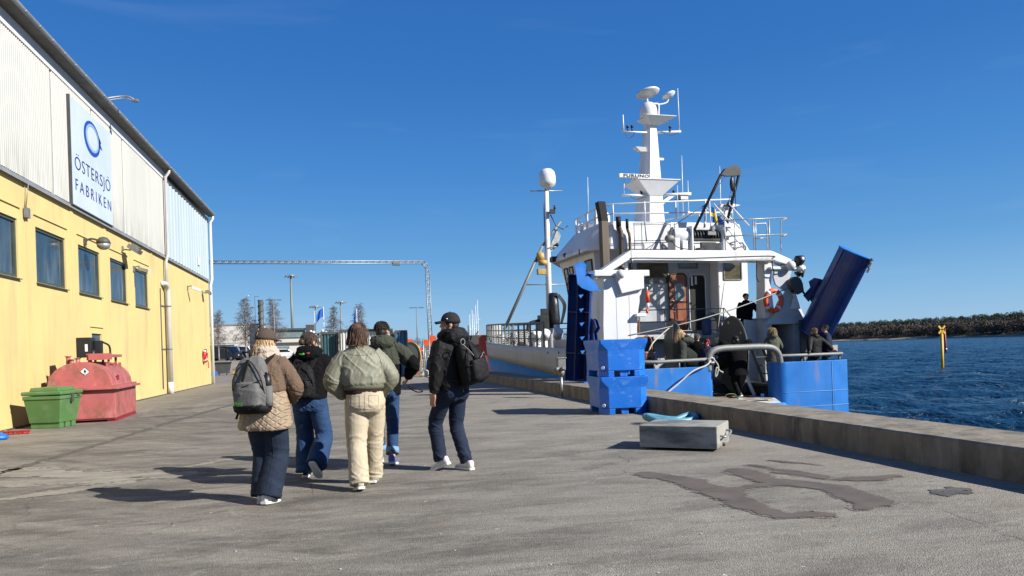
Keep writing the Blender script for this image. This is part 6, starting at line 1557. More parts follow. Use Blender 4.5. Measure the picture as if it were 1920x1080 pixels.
# yacht masts
for i, (x, Y, top) in enumerate(((-7.2, 170, 7.2), (-6.2, 175, 11.5), (-4.4, 176, 7.4), (25.2, 150, 8.7), (25.7, 150, 9.6), (26.4, 152, 8.9), (27.0, 153, 10.8), (27.6, 154, 11.8))):
    t = thing('sailing_yacht', (x, Y, -1.3 if x > 10 else .8), 0, ['slim white yacht mast left of the mid mast', 'tallest pale mast above the bun-haired head', 'short pale mast by the short floodlight', 'leftmost of the five white masts left of the trawler bow', 'second of the five white masts near the bow', 'middle one of the five white masts near the bow', 'fourth of the five white masts near the bow', 'tallest and rightmost of the five white masts by the bow'][i], 'yacht', 'yacht masts in the far marina')
    b0 = -1.3 if x > 10 else .8
    mb = MB(); mb.tube([(0, 0, .8), (0, 0, top - b0)], [.09, .05], 6); mb.tube([(-.5, 0, (top - b0) * .7), (.5, 0, (top - b0) * .7)], .03, 5); part('mast', mb, 'white_clean', t)
    mb = MB(); mb.loft([[(-1.1 * w_, y, .8), (1.1 * w_, y, .8), (.8 * w_, y, .1), (-.8 * w_, y, .1)] for y, w_ in ((-4, .7), (-2, 1), (1, .95), (3.5, .5), (4.8, .03))], smooth=False); mb.bx(-.6, .6, -1.5, 1.5, .8, 1.15); part('hull', mb, 'white_clean', t)
# containers
def container(x0, x1, Y, z0, h, col, label, doors=None):
    t = thing('shipping_container', ((x0 + x1) / 2, Y, z0), 0, label, 'container'); w_ = (x1 - x0) / 2
    mb = MB(); n = int(2 * w_ / .2); lo = []; hi = []
    for i in range(n):
        for q, d in ((0, 0), (.25, 0), (.4, .05), (.75, .05), (.9, 0)): xx = -w_ + .05 + (i + q) * (2 * w_ - .1) / n; lo.append((xx, d, .12)); hi.append((xx, d, h - .12))
    mb.loft([lo, hi], caps=False, smooth=False, closed_ring=False); mb.bx(-w_ + .03, w_ - .03, .08, 2.4, .1, h - .05); part('side', mb, col, t)
    mb = MB(); mb.bx(-w_, w_, -.03, .1, 0, .12); mb.bx(-w_, w_, -.03, .1, h - .12, h + .02)
    for s_ in (-1, 1): mb.box((s_ * (w_ - .05), 0.03, h / 2), (.12, .14, h - .24))
    part('frame', mb, 'dark_grey', t); return t
container(-.25, 2.95, 46, .0, 2.9, 'cont_white', 'white corrugated container with a dark roof edge behind the walkers')
container(-1.35, -.3, 46.4, .0, 2.8, 'teal', 'narrow dark teal container left of the white one')
container(3.0, 3.75, 45, .0, 2.75, 'steel_blue', 'blue container with a dark frame right of the white one')
# bins and blocks on the far quay
def wheelie(x, Y, label, col='dark_grey', s=1.0):
    t = thing('waste_bin', (x, Y, 0), 0, label, 'bin'); mb = MB()
    mb.add([(-.45 * s, -.4, .15), (.45 * s, -.4, .15), (.45 * s, .4, .15), (-.45 * s, .4, .15), (-.6 * s, -.5, 1.0), (.6 * s, -.5, 1.0), (.6 * s, .5, 1.0), (-.6 * s, .5, 1.0)], [(0, 3, 2, 1), (4, 5, 6, 7), (0, 1, 5, 4), (1, 2, 6, 5), (2, 3, 7, 6), (3, 0, 4, 7)]); part('body', mb, col, t)
    mb = MB(); mb.bx(-.64 * s, .64 * s, -.55, .55, 1.0, 1.1); part('lid', mb, 'rubber', t)
    for q in (-1, 1): mb = MB(); mb.cyl((q * .3, -.3, .1), (q * .3 + .06, -.3, .1), .1, n=8); part('wheel', mb, 'rubber', t)
wheelie(-10.0, 67, 'dark grey wheeled bin beside a blue pallet at the far left'); wheelie(-3.2, 62, 'blue waste bin behind the woman with the bun', 'steel_blue', 2.0)
def jersey(x, Y, w_, h, col, label, nm='concrete_block', cat='block'):
    mb = MB(); mb.box((x, Y, h / 2), (w_, .8, h), bev=.05); solo(nm, mb, col, label, cat)
jersey(-10.9, 66, 1.1, .35, 'tub_blue', 'flat blue pallet box near the warehouse corner', 'pallet_box', 'pallet'); jersey(-8.7, 67, .95, .55, 'concrete', 'grey block striped yellow right of the dark bin'); jersey(-11.2, 72, .6, .6, 'tank_red', 'small pink block behind the blue pallet')
mb = MB(); mb.box((-8.7, 66.55, .2), (.9, .06, .22)); solo('hazard_board', mb, 'yellow', 'yellow board on the grey block right of the dark bin', 'board')
# anchor/propeller sculpture of lamps: small mast with white balls over the bun
t = thing('lamp_cluster', (-2.35, 75, 0), 0, 'post with a cluster of white globes and dark arms above the bun-haired head', 'lamp')
mb = MB(); mb.cyl((0, 0, 0), (0, 0, 3.6), .06, n=8)
for k in range(6): mb.tube([(0, 0, 3.5), (.6 * math.cos(k) * 1.2, .4 * math.sin(k), 3.5 + .25 * math.sin(k * 2.3))], .05, 5)
part('pole', mb, 'dark_grey', t)
mb = MB()
for k in range(6): mb.ell((.6 * math.cos(k) * 1.2, .4 * math.sin(k), 3.6 + .25 * math.sin(k * 2.3)), (.14, .14, .14), n=8, m=6)
part('globe', mb, 'white_clean', t)
# cable drum
t = thing('cable_drum', (3.75, 46.5, 0), R(35), 'big wooden cable drum beside the man in the black-sleeved jacket', 'cable drum')
t.scale = (.8, .8, .8); mb = MB(); mb.lathe((-.6, 0, 1.45), [(1.15, 0), (1.15, .07)], 32, 'X', smooth=False); mb.lathe((.5, 0, 1.45), [(1.15, 0), (1.15, .07)], 32, 'X', smooth=False); part('flange', mb, 'wood', t)
mb = MB(); mb.lathe((-.53, 0, 1.45), [(.95, 0), (.95, 1.03)], 28, 'X'); part('cable', mb, 'net_dark', t)
mb = MB(); mb.box((0, 0, .15), (1.6, 1.9, .3)); part('cradle', mb, 'rust', t)
# harbour clutter: marker buoys with flags, stands, crates, net heaps - individual things
rnd = random.Random(21)
def flagbuoy(x, Y, h, label):
    t = thing('marker_buoy', (x, Y, 0), 0, label, 'buoy', 'flagged marker buoys on the far quay')
    mb = MB(); mb.cyl((0, 0, 0), (rnd.uniform(-.1, .1), 0, h), .03, n=5); part('staff', mb, 'galv', t)
    mb = MB(); mb.ell((0, 0, h * .45), (.22, .22, .25), n=8, m=6); part('float', mb, 'orange', t)
    mb = MB(); mb.prism([(0, h - .5), (.55, h - .45), (.5, h - .05), (0, h)], -.02, .02, 'Y'); part('cloth', mb, 'orange', t)
for i, (x, Y, h, l) in enumerate(((4.9, 60, 2.5, 'orange flag on a staff nearest the wooden cable drum'), (5.9, 61, 1.8, 'short orange flagged buoy between the stands'), (6.5, 58, 2.7, 'tall orange flag left of the gantry column'), (6.9, 57, 2.2, 'orange flag right beside the gantry cabinet'), (6.2, 59, 2.4, 'ragged orange flag behind the grey stands'))): flagbuoy(x, Y, h, l)
mb = MB()
for k in range(3): mb.bx(4.15 + k * .18, 4.27 + k * .18, 55, 55.15, 0, 2.1)
solo('barrier_posts', mb, 'yellow', 'three yellow upright posts just right of the cable drum', 'posts')
for i, (x, Y, h, l) in enumerate(((4.75, 50, 1.9, 'grey steel stand right of the cable drum'), (5.1, 50.5, 2.0, 'grey steel stand in the middle of the clutter'), (5.55, 51, 1.7, 'low grey steel stand near the net heap'))):
    t = thing('steel_stand', (x, Y, 0), 0, l, 'stand', 'steel stands among the fishing gear'); mb = MB()
    for q in (-.14, .14): mb.cyl((q, 0, 0), (q, 0, h), .035, n=6)
    for z in (.3, .7, 1.1, 1.5): mb.cyl((-.14, 0, z), (.14, 0, z), .025, n=5)
    part('frame', mb, 'galv', t); mb = MB(); mb.beam((-.35, -.3, .04), (.35, .3, .04), .07, .08); mb.beam((.35, -.3, .04), (-.35, .3, .04), .07, .08); part('foot', mb, 'galv', t)
def heap(x, Y, r_, h, col, label, nm='net_heap', cat='net heap'):
    mb = MB(); rings = []
    for i in range(7):
        q = i / 6; rings.append([Vector((x + (r_ * math.cos(q * 1.5) * (1 + .45 * noise.noise(Vector((math.cos(a) * 1.7, math.sin(a) * 1.7, i * .4 + x))))) * math.cos(a), Y + r_ * .7 * math.cos(q * 1.5) * math.sin(a), h * math.sin(q * 1.5) * (1 + .3 * noise.noise(Vector((a, i, x)))))) for a in [k * math.pi / 9 for k in range(18)]])
    mb.loft(rings, smooth=False); solo(nm, mb, col, label, cat)
heap(5.35, 44, .6, .62, 'net_dark', 'black net heap on the quay right of the cable drum'); heap(5.5, 47, .5, 1.1, 'net_blue', 'bright blue bundled net behind the black heap'); heap(4.55, 43, .45, .35, 'rope', 'pale heap of rope and floats below the cable drum', 'rope_heap', 'rope heap')
heap(6.0, 43.5, .45, .5, 'net_dark', 'small dark net heap left of the capped man')
jersey(5.0, 53, 1.6, .9, 'concrete_grey', 'grey concrete block behind the steel stands'); jersey(6.0, 54, .9, 1.5, 'galv_dull', 'tall grey mesh crate behind the blue net', 'mesh_crate', 'crate'); jersey(6.6, 55, .5, .9, 'orange', 'orange plastic crate left of the gantry base', 'plastic_crate', 'crate'); jersey(4.6, 57, .8, 1.7, 'steel_blue', 'dark blue crate behind the yellow posts', 'plastic_crate', 'crate')
jersey(5.35, 48, .5, .35, 'white_clean', 'small white box among the nets', 'fish_box', 'box'); jersey(7.6, 37.9, 1.4, .28, 'hose', 'low pale blue plate at the end of the quay wall', 'quay_plate', 'plate')
# red workboat beyond the bow
t = thing('workboat', (13.6, 76, -1.3), R(-6), 'orange-red workboat with clutter of gear beyond the trawler bow', 'boat')
mb = MB(); mb.loft([[(-2 * w_, y, 2.2 + .02 * (y + 4) ** 1.5), (2 * w_, y, 2.2 + .02 * (y + 4) ** 1.5), (1.5 * w_, y, 0), (-1.5 * w_, y, 0)] for y, w_ in ((-4, .9), (-1, 1), (3, .95), (6, .6), (8.5, .05))], smooth=False); part('hull', mb, 'dark_red', t)
mb = MB(); mb.bx(-2, .2, -2.5, 0, 2.2, 3.3); mb.bx(-.3, 1.4, -3.6, -2.4, 2.2, 4.2, taper=.8); mb.beam((1.2, -3.9, 1.8), (.8, -3.9, 4.6), .5, .5); mb.bx(-1.9, -.6, -3.9, -3.2, 2.3, 2.9); part('gear_frame', mb, 'orange', t)
mb = MB(); mb.bx(-1.6, .6, 1, 4, 2.2, 4.3); mb.cyl((-1.0, 0, 4), (-1.0, 0, 5.3), .06, n=6); mb.beam((-1.8, -3, 2.5), (-.2, -3, 4.6), .12, .12); part('wheelhouse', mb, 'dark_grey', t)
mb = MB(); mb.lathe((-1.2, -3.5, 1.6), [(.3, -.1), (.42, 0), (.3, .1)], 12, 'Y'); part('tyre_fender', mb, 'rubber', t)
# gull
mb = MB(); mb.ell((-9.3, 80, 7.7), (.07, .2, .07), n=8, m=6)
for s_ in (-1, 1): mb.add([(-9.3, 79.9, 7.73), (-9.3, 80.1, 7.73), (-9.3 + s_ * .35, 80.08, 7.9), (-9.3 + s_ * .35, 79.95, 7.9), (-9.3 + s_ * .65, 80.1, 7.78)], [(0, 1, 2, 3), (3, 2, 4)])
solo('gull', mb, 'white_clean', 'small white gull flying above the first birch', 'bird')
# ============================================================ PEOPLE
def remesh(mb, voxel, smooth=3, wr=None, keep=None):
    """union of closed lofts -> one continuous skin"""
    me = mb.mesh('tmp', 'skin'); o = bpy.data.objects.new('tmp', me); COL.objects.link(o)
    r = o.modifiers.new('r', 'REMESH'); r.mode = 'VOXEL'; r.voxel_size = voxel; r.use_smooth_shade = True
    if smooth: s_ = o.modifiers.new('s', 'SMOOTH'); s_.factor = .5; s_.iterations = smooth
    dg = bpy.context.evaluated_depsgraph_get(); dg.update()
    out = bpy.data.meshes.new_from_object(o.evaluated_get(dg)); bpy.data.objects.remove(o); bpy.data.meshes.remove(me)
    if wr:
        n = len(out.vertices); co = np.empty(n * 3); out.vertices.foreach_get('co', co); co = co.reshape(-1, 3)
        nr = np.empty(n * 3); out.vertices.foreach_get('normal', nr); nr = nr.reshape(-1, 3)
        for i in range(n): co[i] += nr[i] * wr(co[i])
        out.vertices.foreach_set('co', co.reshape(-1)); out.update()
    out.polygons.foreach_set('use_smooth', [True] * len(out.polygons))
    out.materials.clear()
    return out
def folds(amp, fx=9, fz=20, seed=0, cross=.6, fine=.0):
    def f(p):
        w_ = noise.noise(Vector((p[0] * 5, p[1] * 5, p[2] * 5 + seed))) * .35
        a = noise.noise(Vector((p[0] * fx + w_ * 3, p[1] * fx, (p[2] + p[0] * cross) * fz + seed + w_ * 4)))
        b = noise.noise(Vector((p[0] * fx * 1.7 + 4, p[1] * fx * 1.7, (p[2] - p[0] * cross * 1.3) * fz * 1.3 + seed)))
        r = max(0, 1 - 3.2 * abs(a)) ** 1.3 * .9 + max(0, 1 - 4 * abs(b)) * .45 - .3
        return amp * r + (fine * noise.noise(Vector((p[0] * 60, p[1] * 60, p[2] * 60))) if fine else 0)
    return f
from mathutils.bvhtree import BVHTree
M['denim_line'] = mat('denim_stitching', (.01, .018, .035), .9, var=0); M['cream_line'] = mat('cream_stitching', (.3, .24, .15), .9, var=0); M['olive_line'] = mat('olive_stitching', (.08, .085, .05), .9, var=0)
def stitch(me, lines, mt, root, k, r=.0022):
    """sewn seams seen from behind, laid on the garment's own surface"""
    if not lines: return
    bv = BVHTree.FromPolygons([v.co.copy() for v in me.vertices], [tuple(f.vertices) for f in me.polygons])
    mb = MB()
    for ln in lines:
        pts = []
        P_ = bez([(x, 0, z) for x, z in ln], 8)
        for q in P_:
            hit = bv.ray_cast(Vector((q.x * k, -1, q.z * k)), Vector((0, 1, 0)))
            if hit[0] is not None: pts.append(hit[0] + Vector((0, -.0008, 0)))
        if len(pts) > 2: mb.tube(pts, r, 5)
    if mb.v: part('seam', mb, mt, root)
PK = [[(s_ * .045, .975), (s_ * .048, .86)] for s_ in (-1, 1)] + [[(s_ * .15, .965), (s_ * .145, .86)] for s_ in (-1, 1)] + [[(s_ * .048, .86), (s_ * .095, .835), (s_ * .145, .86)] for s_ in (-1, 1)] + [[(s_ * .045, .975), (s_ * .15, .965)] for s_ in (-1, 1)] + [[(0.005, .99), (.0, .82)]]
def tfolds(amp, seed, k):
    g = folds(1.0, 5, 13, seed=seed, cross=.5)
    def f(p):
        z = p[2] / k
        return g(p) * amp * (.22 + .8 * math.exp(-((z - .5) / .1) ** 2) + 1.0 * math.exp(-((z - .14) / .13) ** 2) + .5 * math.exp(-((z - .84) / .06) ** 2))
    return f
def ik(a, b, l1, l2, hint):
    a = Vector(a); b = Vector(b); d = b - a; L_ = min(d.length, (l1 + l2) * .998); dn = d.normalized()
    x = (l1 * l1 - l2 * l2 + L_ * L_) / (2 * L_); h = math.sqrt(max(0, l1 * l1 - x * x))
    hv = Vector(hint); hv = (hv - dn * hv.dot(dn)).normalized()
    return a + dn * x + hv * h, a + dn * L_
def limb(mb, pts, rads, n=14, sub=4):
    P = bez(pts, sub); rr = []
    m_ = len(pts) - 1
    for i in range(len(P)):
        q = i / sub; k = min(int(q), m_ - 1); f = q - k; rr.append(rads[k] * (1 - f) + rads[k + 1] * f)
    mb.tube(P, rr, n)
def ering(c, rx, ry, tw=0, n=24, pw=2.3):
    o = []
    for k in range(n):
        a = 2 * math.pi * k / n; ca, sa = math.cos(a), math.sin(a)
        x = rx * math.copysign(abs(ca) ** (2 / pw), ca); y = ry * math.copysign(abs(sa) ** (2 / pw), sa)
        o.append((c[0] + x * math.cos(tw) - y * math.sin(tw), c[1] + x * math.sin(tw) + y * math.cos(tw), c[2]))
    return o
def headmb(mb, H):
    e = lambda c, r, M2=None: mb.ell(c, r, H if M2 is None else H @ M2, n=18, m=12)
    e((0, -.012, .035), (.074, .094, .085)); e((0, .03, -.03), (.058, .062, .082)); e((0, .06, -.085), (.03, .028, .024)); e((0, .02, -.06), (.052, .055, .05))
    e((0, .082, .02), (.045, .018, .014)); e((.028, .065, -.025), (.022, .022, .02)); e((-.028, .065, -.025), (.022, .022, .02))
    mb.add([(0, .09, .022), (-.009, .088, .0), (.009, .088, .0), (0, .118, -.022), (-.017, .088, -.032), (.017, .088, -.032), (0, .08, .02), (0, .075, -.034)],
           [(0, 1, 3), (0, 3, 2), (1, 4, 3), (2, 3, 5), (4, 7, 3), (5, 3, 7), (0, 6, 1), (0, 2, 6), (1, 6, 4), (4, 6, 7), (2, 5, 6), (5, 7, 6)], True, H)
    e((0, .088, -.052), (.022, .011, .006)); e((0, .086, -.062), (.018, .01, .006))
    for s_ in (-1, 1): e((s_ * .077, -.008, -.005), (.01, .02, .031), None)
def hand(mb, w, d, side, curl=.5, s=1.0, palm_n=None):
    """w wrist, d direction of the fingers, side +1 right / -1 left; palm faces the body"""
    d = Vector(d).normalized(); n = Vector(palm_n) if palm_n is not None else Vector((-side, 0, 0)); n = (n - d * n.dot(d)).normalized(); x = d.cross(n) * 1.0
    fw = x if x.y > 0 else -x       # thumb side: towards the front
    w = Vector(w); Mx = Matrix((fw, n, d)).transposed().to_4x4(); Mx.translation = w
    mb.ell((0, 0, .045 * s), (.04 * s, .015 * s, .052 * s), Mx, n=14, m=10); mb.ell((.0, 0, .01), (.027, .02, .03), Mx)
    L_ = [.07, .078, .073, .058]
    for i in range(4):
        u = (.029 - .0195 * i) * s; b = w + fw * u + d * .085 * s; a = .25 + curl * (.5 + .12 * i); p = [w + fw * u + d * .05 * s, b]; dd = d.copy()
        for k in range(3):
            q = a * (k + .6) * .6; dd = (d * math.cos(q) + n * math.sin(q)).normalized(); p.append(p[-1] + dd * L_[i] * s * (.45, .32, .23)[k])
        mb.tube(p, [.0095 * s, .0092 * s, .0085 * s, .008 * s, .006 * s], 8)
    b = w + fw * .028 * s + d * .02 * s; mb.tube([w + d * .01, b, b + (fw * .7 + d * .7 + n * .25) * .035 * s, b + (fw * .6 + d * 1.3 + n * .5) * .045 * s], [.014 * s, .0125 * s, .0105 * s, .008 * s], 8)
def shoe(mb, ml, ankle, yaw, pitch, s=1.0):
    T = Matrix.Translation(Vector(ankle)) @ Matrix.Rotation(yaw, 4, 'Z') @ Matrix.Rotation(pitch, 4, 'X')
    Y = [-.1, -.09, -.06, 0, .06, .11, .145, .165]; W_ = [.022, .033, .037, .036, .044, .046, .036, .014]; Hh = [.01, .022, .03, .012, -.012, -.028, -.036, -.045]
    r1, r2 = [], []
    for y, wd, h in zip(Y, W_, Hh):
        o = []
        for k in range(12):
            a = 2 * math.pi * k / 12; z0, z1 = -.062, h; zc = (z0 + z1) / 2
            o.append(T @ Vector((wd * s * math.copysign(abs(math.cos(a)) ** .7, math.cos(a)), y * s, (zc + (z1 - z0) / 2 * math.copysign(abs(math.sin(a)) ** .7, math.sin(a))) * s)))
        r1.append(o)
        r2.append([T @ Vector((x * (wd + .005) * s, y * 1.03 * s, z * s)) for x, z in ((-1, -.08), (1, -.08), (1.02, -.055), (-1.02, -.055))])
    mb.loft(r1); ml.loft(r2, smooth=False)
def strands(mb, H, n, length, seed, r=.004, cover=(-1.0, .35), out=.004, droop=1.0, wave=.006, spread=.012, vz=(-.1, 1.0)):
    rnd = random.Random(seed)
    for _ in range(n):
        while True:
            v = Vector((rnd.gauss(0, 1), rnd.gauss(0, 1), rnd.gauss(0, 1) + (.8 if vz[1] > .5 else 0))).normalized()
            if vz[0] < v.z < vz[1] and v.y < .45 + .4 * v.z - (.35 if abs(v.x) < .5 and v.z < .8 else 0): break
        c = Vector((0, -.012, .035)); R3 = Vector((.08, .1, .092))
        p = Vector((v.x * R3.x, v.y * R3.y, v.z * R3.z)); pts = [c + p]; L_ = length * rnd.uniform(.7, 1.1); st = L_ / 6
        dirn = Vector((v.x * .6, v.y - .25, -.35 - .3 * abs(v.x))); q = pts[0]
        for k in range(6):
            loc = q - c; nn = Vector((loc.x / R3.x ** 2, loc.y / R3.y ** 2, loc.z / R3.z ** 2)).normalized()
            if loc.z > -.03: dirn = (dirn - nn * dirn.dot(nn)).normalized(); dirn = (dirn + Vector((0, -.05, -.35 * droop))).normalized()
            else: dirn = (dirn * .5 + Vector((loc.x * spread * 20, -.0, -1 * droop)) * .5 + Vector((rnd.gauss(0, .1), rnd.gauss(0, .1), 0))).normalized()
            q = q + dirn * st + nn * (out * rnd.uniform(.2, 1.2)) + Vector((rnd.gauss(0, wave * .4), rnd.gauss(0, wave * .4), 0)); pts.append(q)
        mb.tube([H @ p_ for p_ in pts], [r, r * 1.3, r * 1.3, r * 1.2, r, r * .7, r * .25], 3, caps=False)
def hairmat(name, c, c2):
    return mat(name, c, .6, var=.4, scale=30, stretch=(1, 1, .25), dirt=c2, dirt_amt=.9, dirt_scale=26, dirt_stretch=(1, 1, .2), dirt_lo=.42, dirt_hi=.62)
M['hair_auburn'] = hairmat('auburn_hair', (.06, .026, .013), (.17, .085, .04)); M['hair_brown'] = hairmat('brown_hair', (.035, .022, .014), (.11, .07, .045))
M['hair_dark'] = hairmat('dark_hair', (.018, .012, .009), (.05, .035, .025)); M['hair_blonde'] = hairmat('blonde_hair', (.42, .26, .1), (.62, .46, .25))
M['hair_grey'] = hairmat('grey_hair', (.2, .17, .14), (.35, .31, .27)); M['hair_red'] = hairmat('dyed_red_hair', (.2, .004, .008), (.35, .02, .02))
M['hair_straw'] = hairmat('straw_hair', (.3, .18, .08), (.45, .32, .16))
def cloth(name, c, rough=.85, **k):
    kw = dict(var=.1, scale=4, bump=.35, bscale=260, spec=.25); kw.update(k); return mat(name, c, rough, **kw)
M['fleece'] = cloth('brown_fleece', (.16, .105, .07), bump=1.0, bscale=110, var=.2, scale=22)
def quilt(N, L, tc, cur, b):
    outs = []
    for a in (.72, -.72):
        mp = N.new('ShaderNodeMapping'); mp.inputs['Rotation'].default_value = (0, a, 0); L.new(tc.outputs['Object'], mp.inputs[0])
        wv = N.new('ShaderNodeTexWave'); wv.wave_type = 'BANDS'; wv.bands_direction = 'Z'; wv.wave_profile = 'SIN'; wv.inputs['Scale'].default_value = 6.5; wv.inputs['Distortion'].default_value = .25
        L.new(mp.outputs[0], wv.inputs['Vector'])
        r = N.new('ShaderNodeMapRange'); r.inputs[1].default_value = 0; r.inputs[2].default_value = .35; L.new(wv.outputs['Fac'], r.inputs[0]); outs.append(r.outputs[0])
    mn = N.new('ShaderNodeMath'); mn.operation = 'MINIMUM'; L.new(outs[0], mn.inputs[0]); L.new(outs[1], mn.inputs[1])
    bp = N.new('ShaderNodeBump'); bp.inputs['Strength'].default_value = 1; bp.inputs['Distance'].default_value = .006; L.new(mn.outputs[0], bp.inputs['Height']); L.new(bp.outputs[0], b.inputs['Normal'])
    return cur
M['quilted'] = mat('beige_quilting', (.33, .245, .165), .6, var=.08, scale=5, extra=quilt, spec=.3)
M['denim_dark'] = cloth('dark_navy_denim', (.013, .022, .042), dirt=(.025, .04, .072), dirt_amt=.6, dirt_scale=5)
M['denim_blue'] = cloth('blue_denim', (.018, .05, .13), dirt=(.045, .1, .2), dirt_amt=.7, dirt_scale=4)
M['denim_navy'] = cloth('navy_denim', (.012, .02, .045), dirt=(.025, .045, .09), dirt_amt=.6, dirt_scale=5)
M['cream_twill'] = cloth('cream_twill', (.54, .455, .32), var=.06)
M['olive'] = cloth('olive_nylon', (.215, .21, .15), .55, var=.07, bump=.15, spec=.45)
M['olive_rib'] = cloth('olive_rib', (.13, .14, .085)); M['dark_olive'] = cloth('dark_olive_cloth', (.05, .055, .038))
M['black_cloth'] = cloth('black_cloth', (.006, .006, .007), .9, spec=.1); M['black_shell'] = cloth('black_shell_jacket', (.007, .007, .008), .65, bump=.15, spec=.2)
M['burgundy'] = cloth('burgundy_cloth', (.045, .012, .015)); M['scarf'] = cloth('cream_scarf', (.58, .48, .38), bump=1, bscale=140)
M['cap_taupe'] = cloth('taupe_cap', (.085, .06, .045)); M['cap_black'] = cloth('black_cap', (.02, .019, .02))
M['pack_grey'] = cloth('grey_pack', (.15, .145, .14), var=.2, scale=60); M['pack_black'] = cloth('black_pack', (.008, .008, .009), .65, spec=.2)
M['pack_strap'] = cloth('black_webbing', (.012, .012, .012)); M['navy_cloth'] = cloth('navy_cloth', (.012, .018, .05)); M['green_grey'] = cloth('grey_green_cloth', (.1, .105, .075)); M['dark_green_grey'] = cloth('dark_green_grey_cloth', (.05, .052, .042))
M['shoe_white'] = mat('white_leather', (.72, .7, .66), .5, var=.05); M['shoe_cream'] = mat('cream_leather', (.6, .52, .38), .5, var=.08); M['shoe_black'] = mat('black_shoe', (.015, .015, .015), .5)
M['shoe_blue'] = mat('blue_mesh_shoe', (.12, .14, .4), .6, var=.5, scale=30); M['green_print'] = mat('green_print', (.05, .32, .03), .6, var=0); M['cuff'] = cloth('pale_denim_cuff', (.2, .33, .48))

def person(label, loc, rz, h, P, O, vox=.0075, group=None):
    """P pose (metres for a 1.75 m body), O outfit"""
    root = thing('person', loc, rz, label, 'person', group); k = h / 1.75; S = Matrix.Scale(k, 4)
    fem = O.get('fem', False); sw = .165 if fem else .19
    hip = Vector(P.get('hip', (0, 0, .92))); sh = Vector(P.get('sh', (0, .02, 1.42))); tw = R(P.get('twist', 0))
    up = (sh - hip).normalized(); neck = sh + up * .05
    hy, hp, hr = (R(a) for a in P.get('head', (0, 0, 0)))
    hc = sh + up * .12 + Vector((0, .02, .085)) + Vector(P.get('hoff', (0, 0, 0)))
    H = S @ Matrix.Translation(hc) @ Matrix.Rotation(hy, 4, 'Z') @ Matrix.Rotation(hp, 4, 'X') @ Matrix.Rotation(hr, 4, 'Y')
    sv = Vector((math.cos(tw), math.sin(tw), 0))
    joints = {}
    for s_, nm in ((-1, 'L'), (1, 'R')):
        a = hip + Vector((s_ * .092, 0, -.02)); f = P['foot' + nm]; kn, an = ik(a, f[:3], .43, .425, P.get('knee' + nm, (s_ * .06, 1, 0)))
        joints['leg' + nm] = (a, kn, an)
        sj = sh + sv * (s_ * sw) + Vector((0, 0, -.01)); el, wr = ik(sj, P['hand' + nm], .285, .26, P.get('elbow' + nm, (s_ * .5, -1, -.2)))
        joints['arm' + nm] = (sj, el, wr)
    mb = MB(T=S)
    tor = [(hip + Vector((0, 0, -.1)), .13, .1), (hip, .16, .12), (hip.lerp(sh, .3), .13, .1), (hip.lerp(sh, .6), .155, .11), (hip.lerp(sh, .9), .16, .105), (sh + Vector((0, 0, .04)), .09, .07)]
    mb.loft([ering(c, rx, ry, tw * (i / 5), pw=2) for i, (c, rx, ry) in enumerate(tor)])
    limb(mb, [neck - Vector((0, .0, .06)), neck + Vector((0, .005, .03)), hc + Vector((0, -.01, -.04))], [.065, .056, .052])
    for nm, s_ in (('L', -1), ('R', 1)):
        a, kn, an = joints['leg' + nm]; limb(mb, [a, a.lerp(kn, .5), kn, kn.lerp(an, .4), an], [.085, .072, .054, .052, .035])
        a, el, wr = joints['arm' + nm]; limb(mb, [a, a.lerp(el, .5), el, el.lerp(wr, .4), wr], [.052, .045, .038, .037, .024])
        if O.get('hand' + nm, True):
            dd = P.get('fing' + nm, tuple((wr - el).normalized())); hand(mb, wr, dd, s_, P.get('curl', .6), palm_n=P.get('palm' + nm))
    mb2 = MB(); mb2.v = list(mb.v); mb2.f = list(mb.f); mb2.mi = list(mb.mi); mb2.sm = list(mb.sm); headmb(mb2, H)
    body = remesh(mb2, min(vox, .0065) if O.get('fine') else vox, 1); body.materials.append(M['skin']); part('body', body, None, root)
    # face details
    if O.get('eyes', True):
        for s_ in (-1, 1):
            mb = MB(); mb.ell((s_ * .03, .078, .012), (.0125, .011, .009), H, n=10, m=8); e_ = part('eye', mb, 'white_clean', root)
            mb = MB(); mb.ell((s_ * .03, .086, .012), (.0055, .004, .0055), H, n=8, m=6); part('iris', mb, 'black', e_)
            
    if O.get('brow', True):
        mb = MB()
        for s_ in (-1, 1): mb.tube([H @ Vector((s_ * .015, .096, .03)), H @ Vector((s_ * .032, .092, .035)), H @ Vector((s_ * .048, .08, .03))], .0035, 5)
        part('eyebrow', mb, O.get('hairmat', 'hair_dark'), root)
    # trousers
    tr = O['trousers']; mb = MB(T=S); hr_ = tr.get('hip', (.19, .135))
    mb.loft([ering(hip + Vector((0, 0, dz)), rx, ry, 0, pw=2.2) for dz, rx, ry in ((-.13, hr_[0] * .8, hr_[1] * .95), (-.06, hr_[0], hr_[1] * 1.08), (.02, hr_[0] * .97, hr_[1]), (.12, hr_[0] * .86, hr_[1] * .88))])
    for s_ in (-1, 1): mb.ell(hip + Vector((s_ * .075, -.05, -.06)), (.1, .105, .11))
    for nm in 'LR':
        a, kn, an = joints['leg' + nm]; end = an + (an - kn).normalized() * tr.get('drop', .03) + Vector((0, -.01, 0)); rr = tr['r']
        sg_ = tr.get('sag', 0)
        limb(mb, [a + Vector((0, 0, .02)), a.lerp(kn, .5), kn + Vector((0, -.01 - sg_, 0)), kn.lerp(end, .5) + Vector((0, -sg_ * 1.5, 0)), end], rr, n=20, sub=5)
    me = remesh(mb, vox * 1.1, 2, tfolds(tr.get('wr', .008) * k, O.get('seed', 1), k)); me.materials.append(M[tr['mat']]); part('trousers', me, None, root); stitch(me, tr.get('lines', []), tr.get('line_mat', 'denim_line'), root, k)
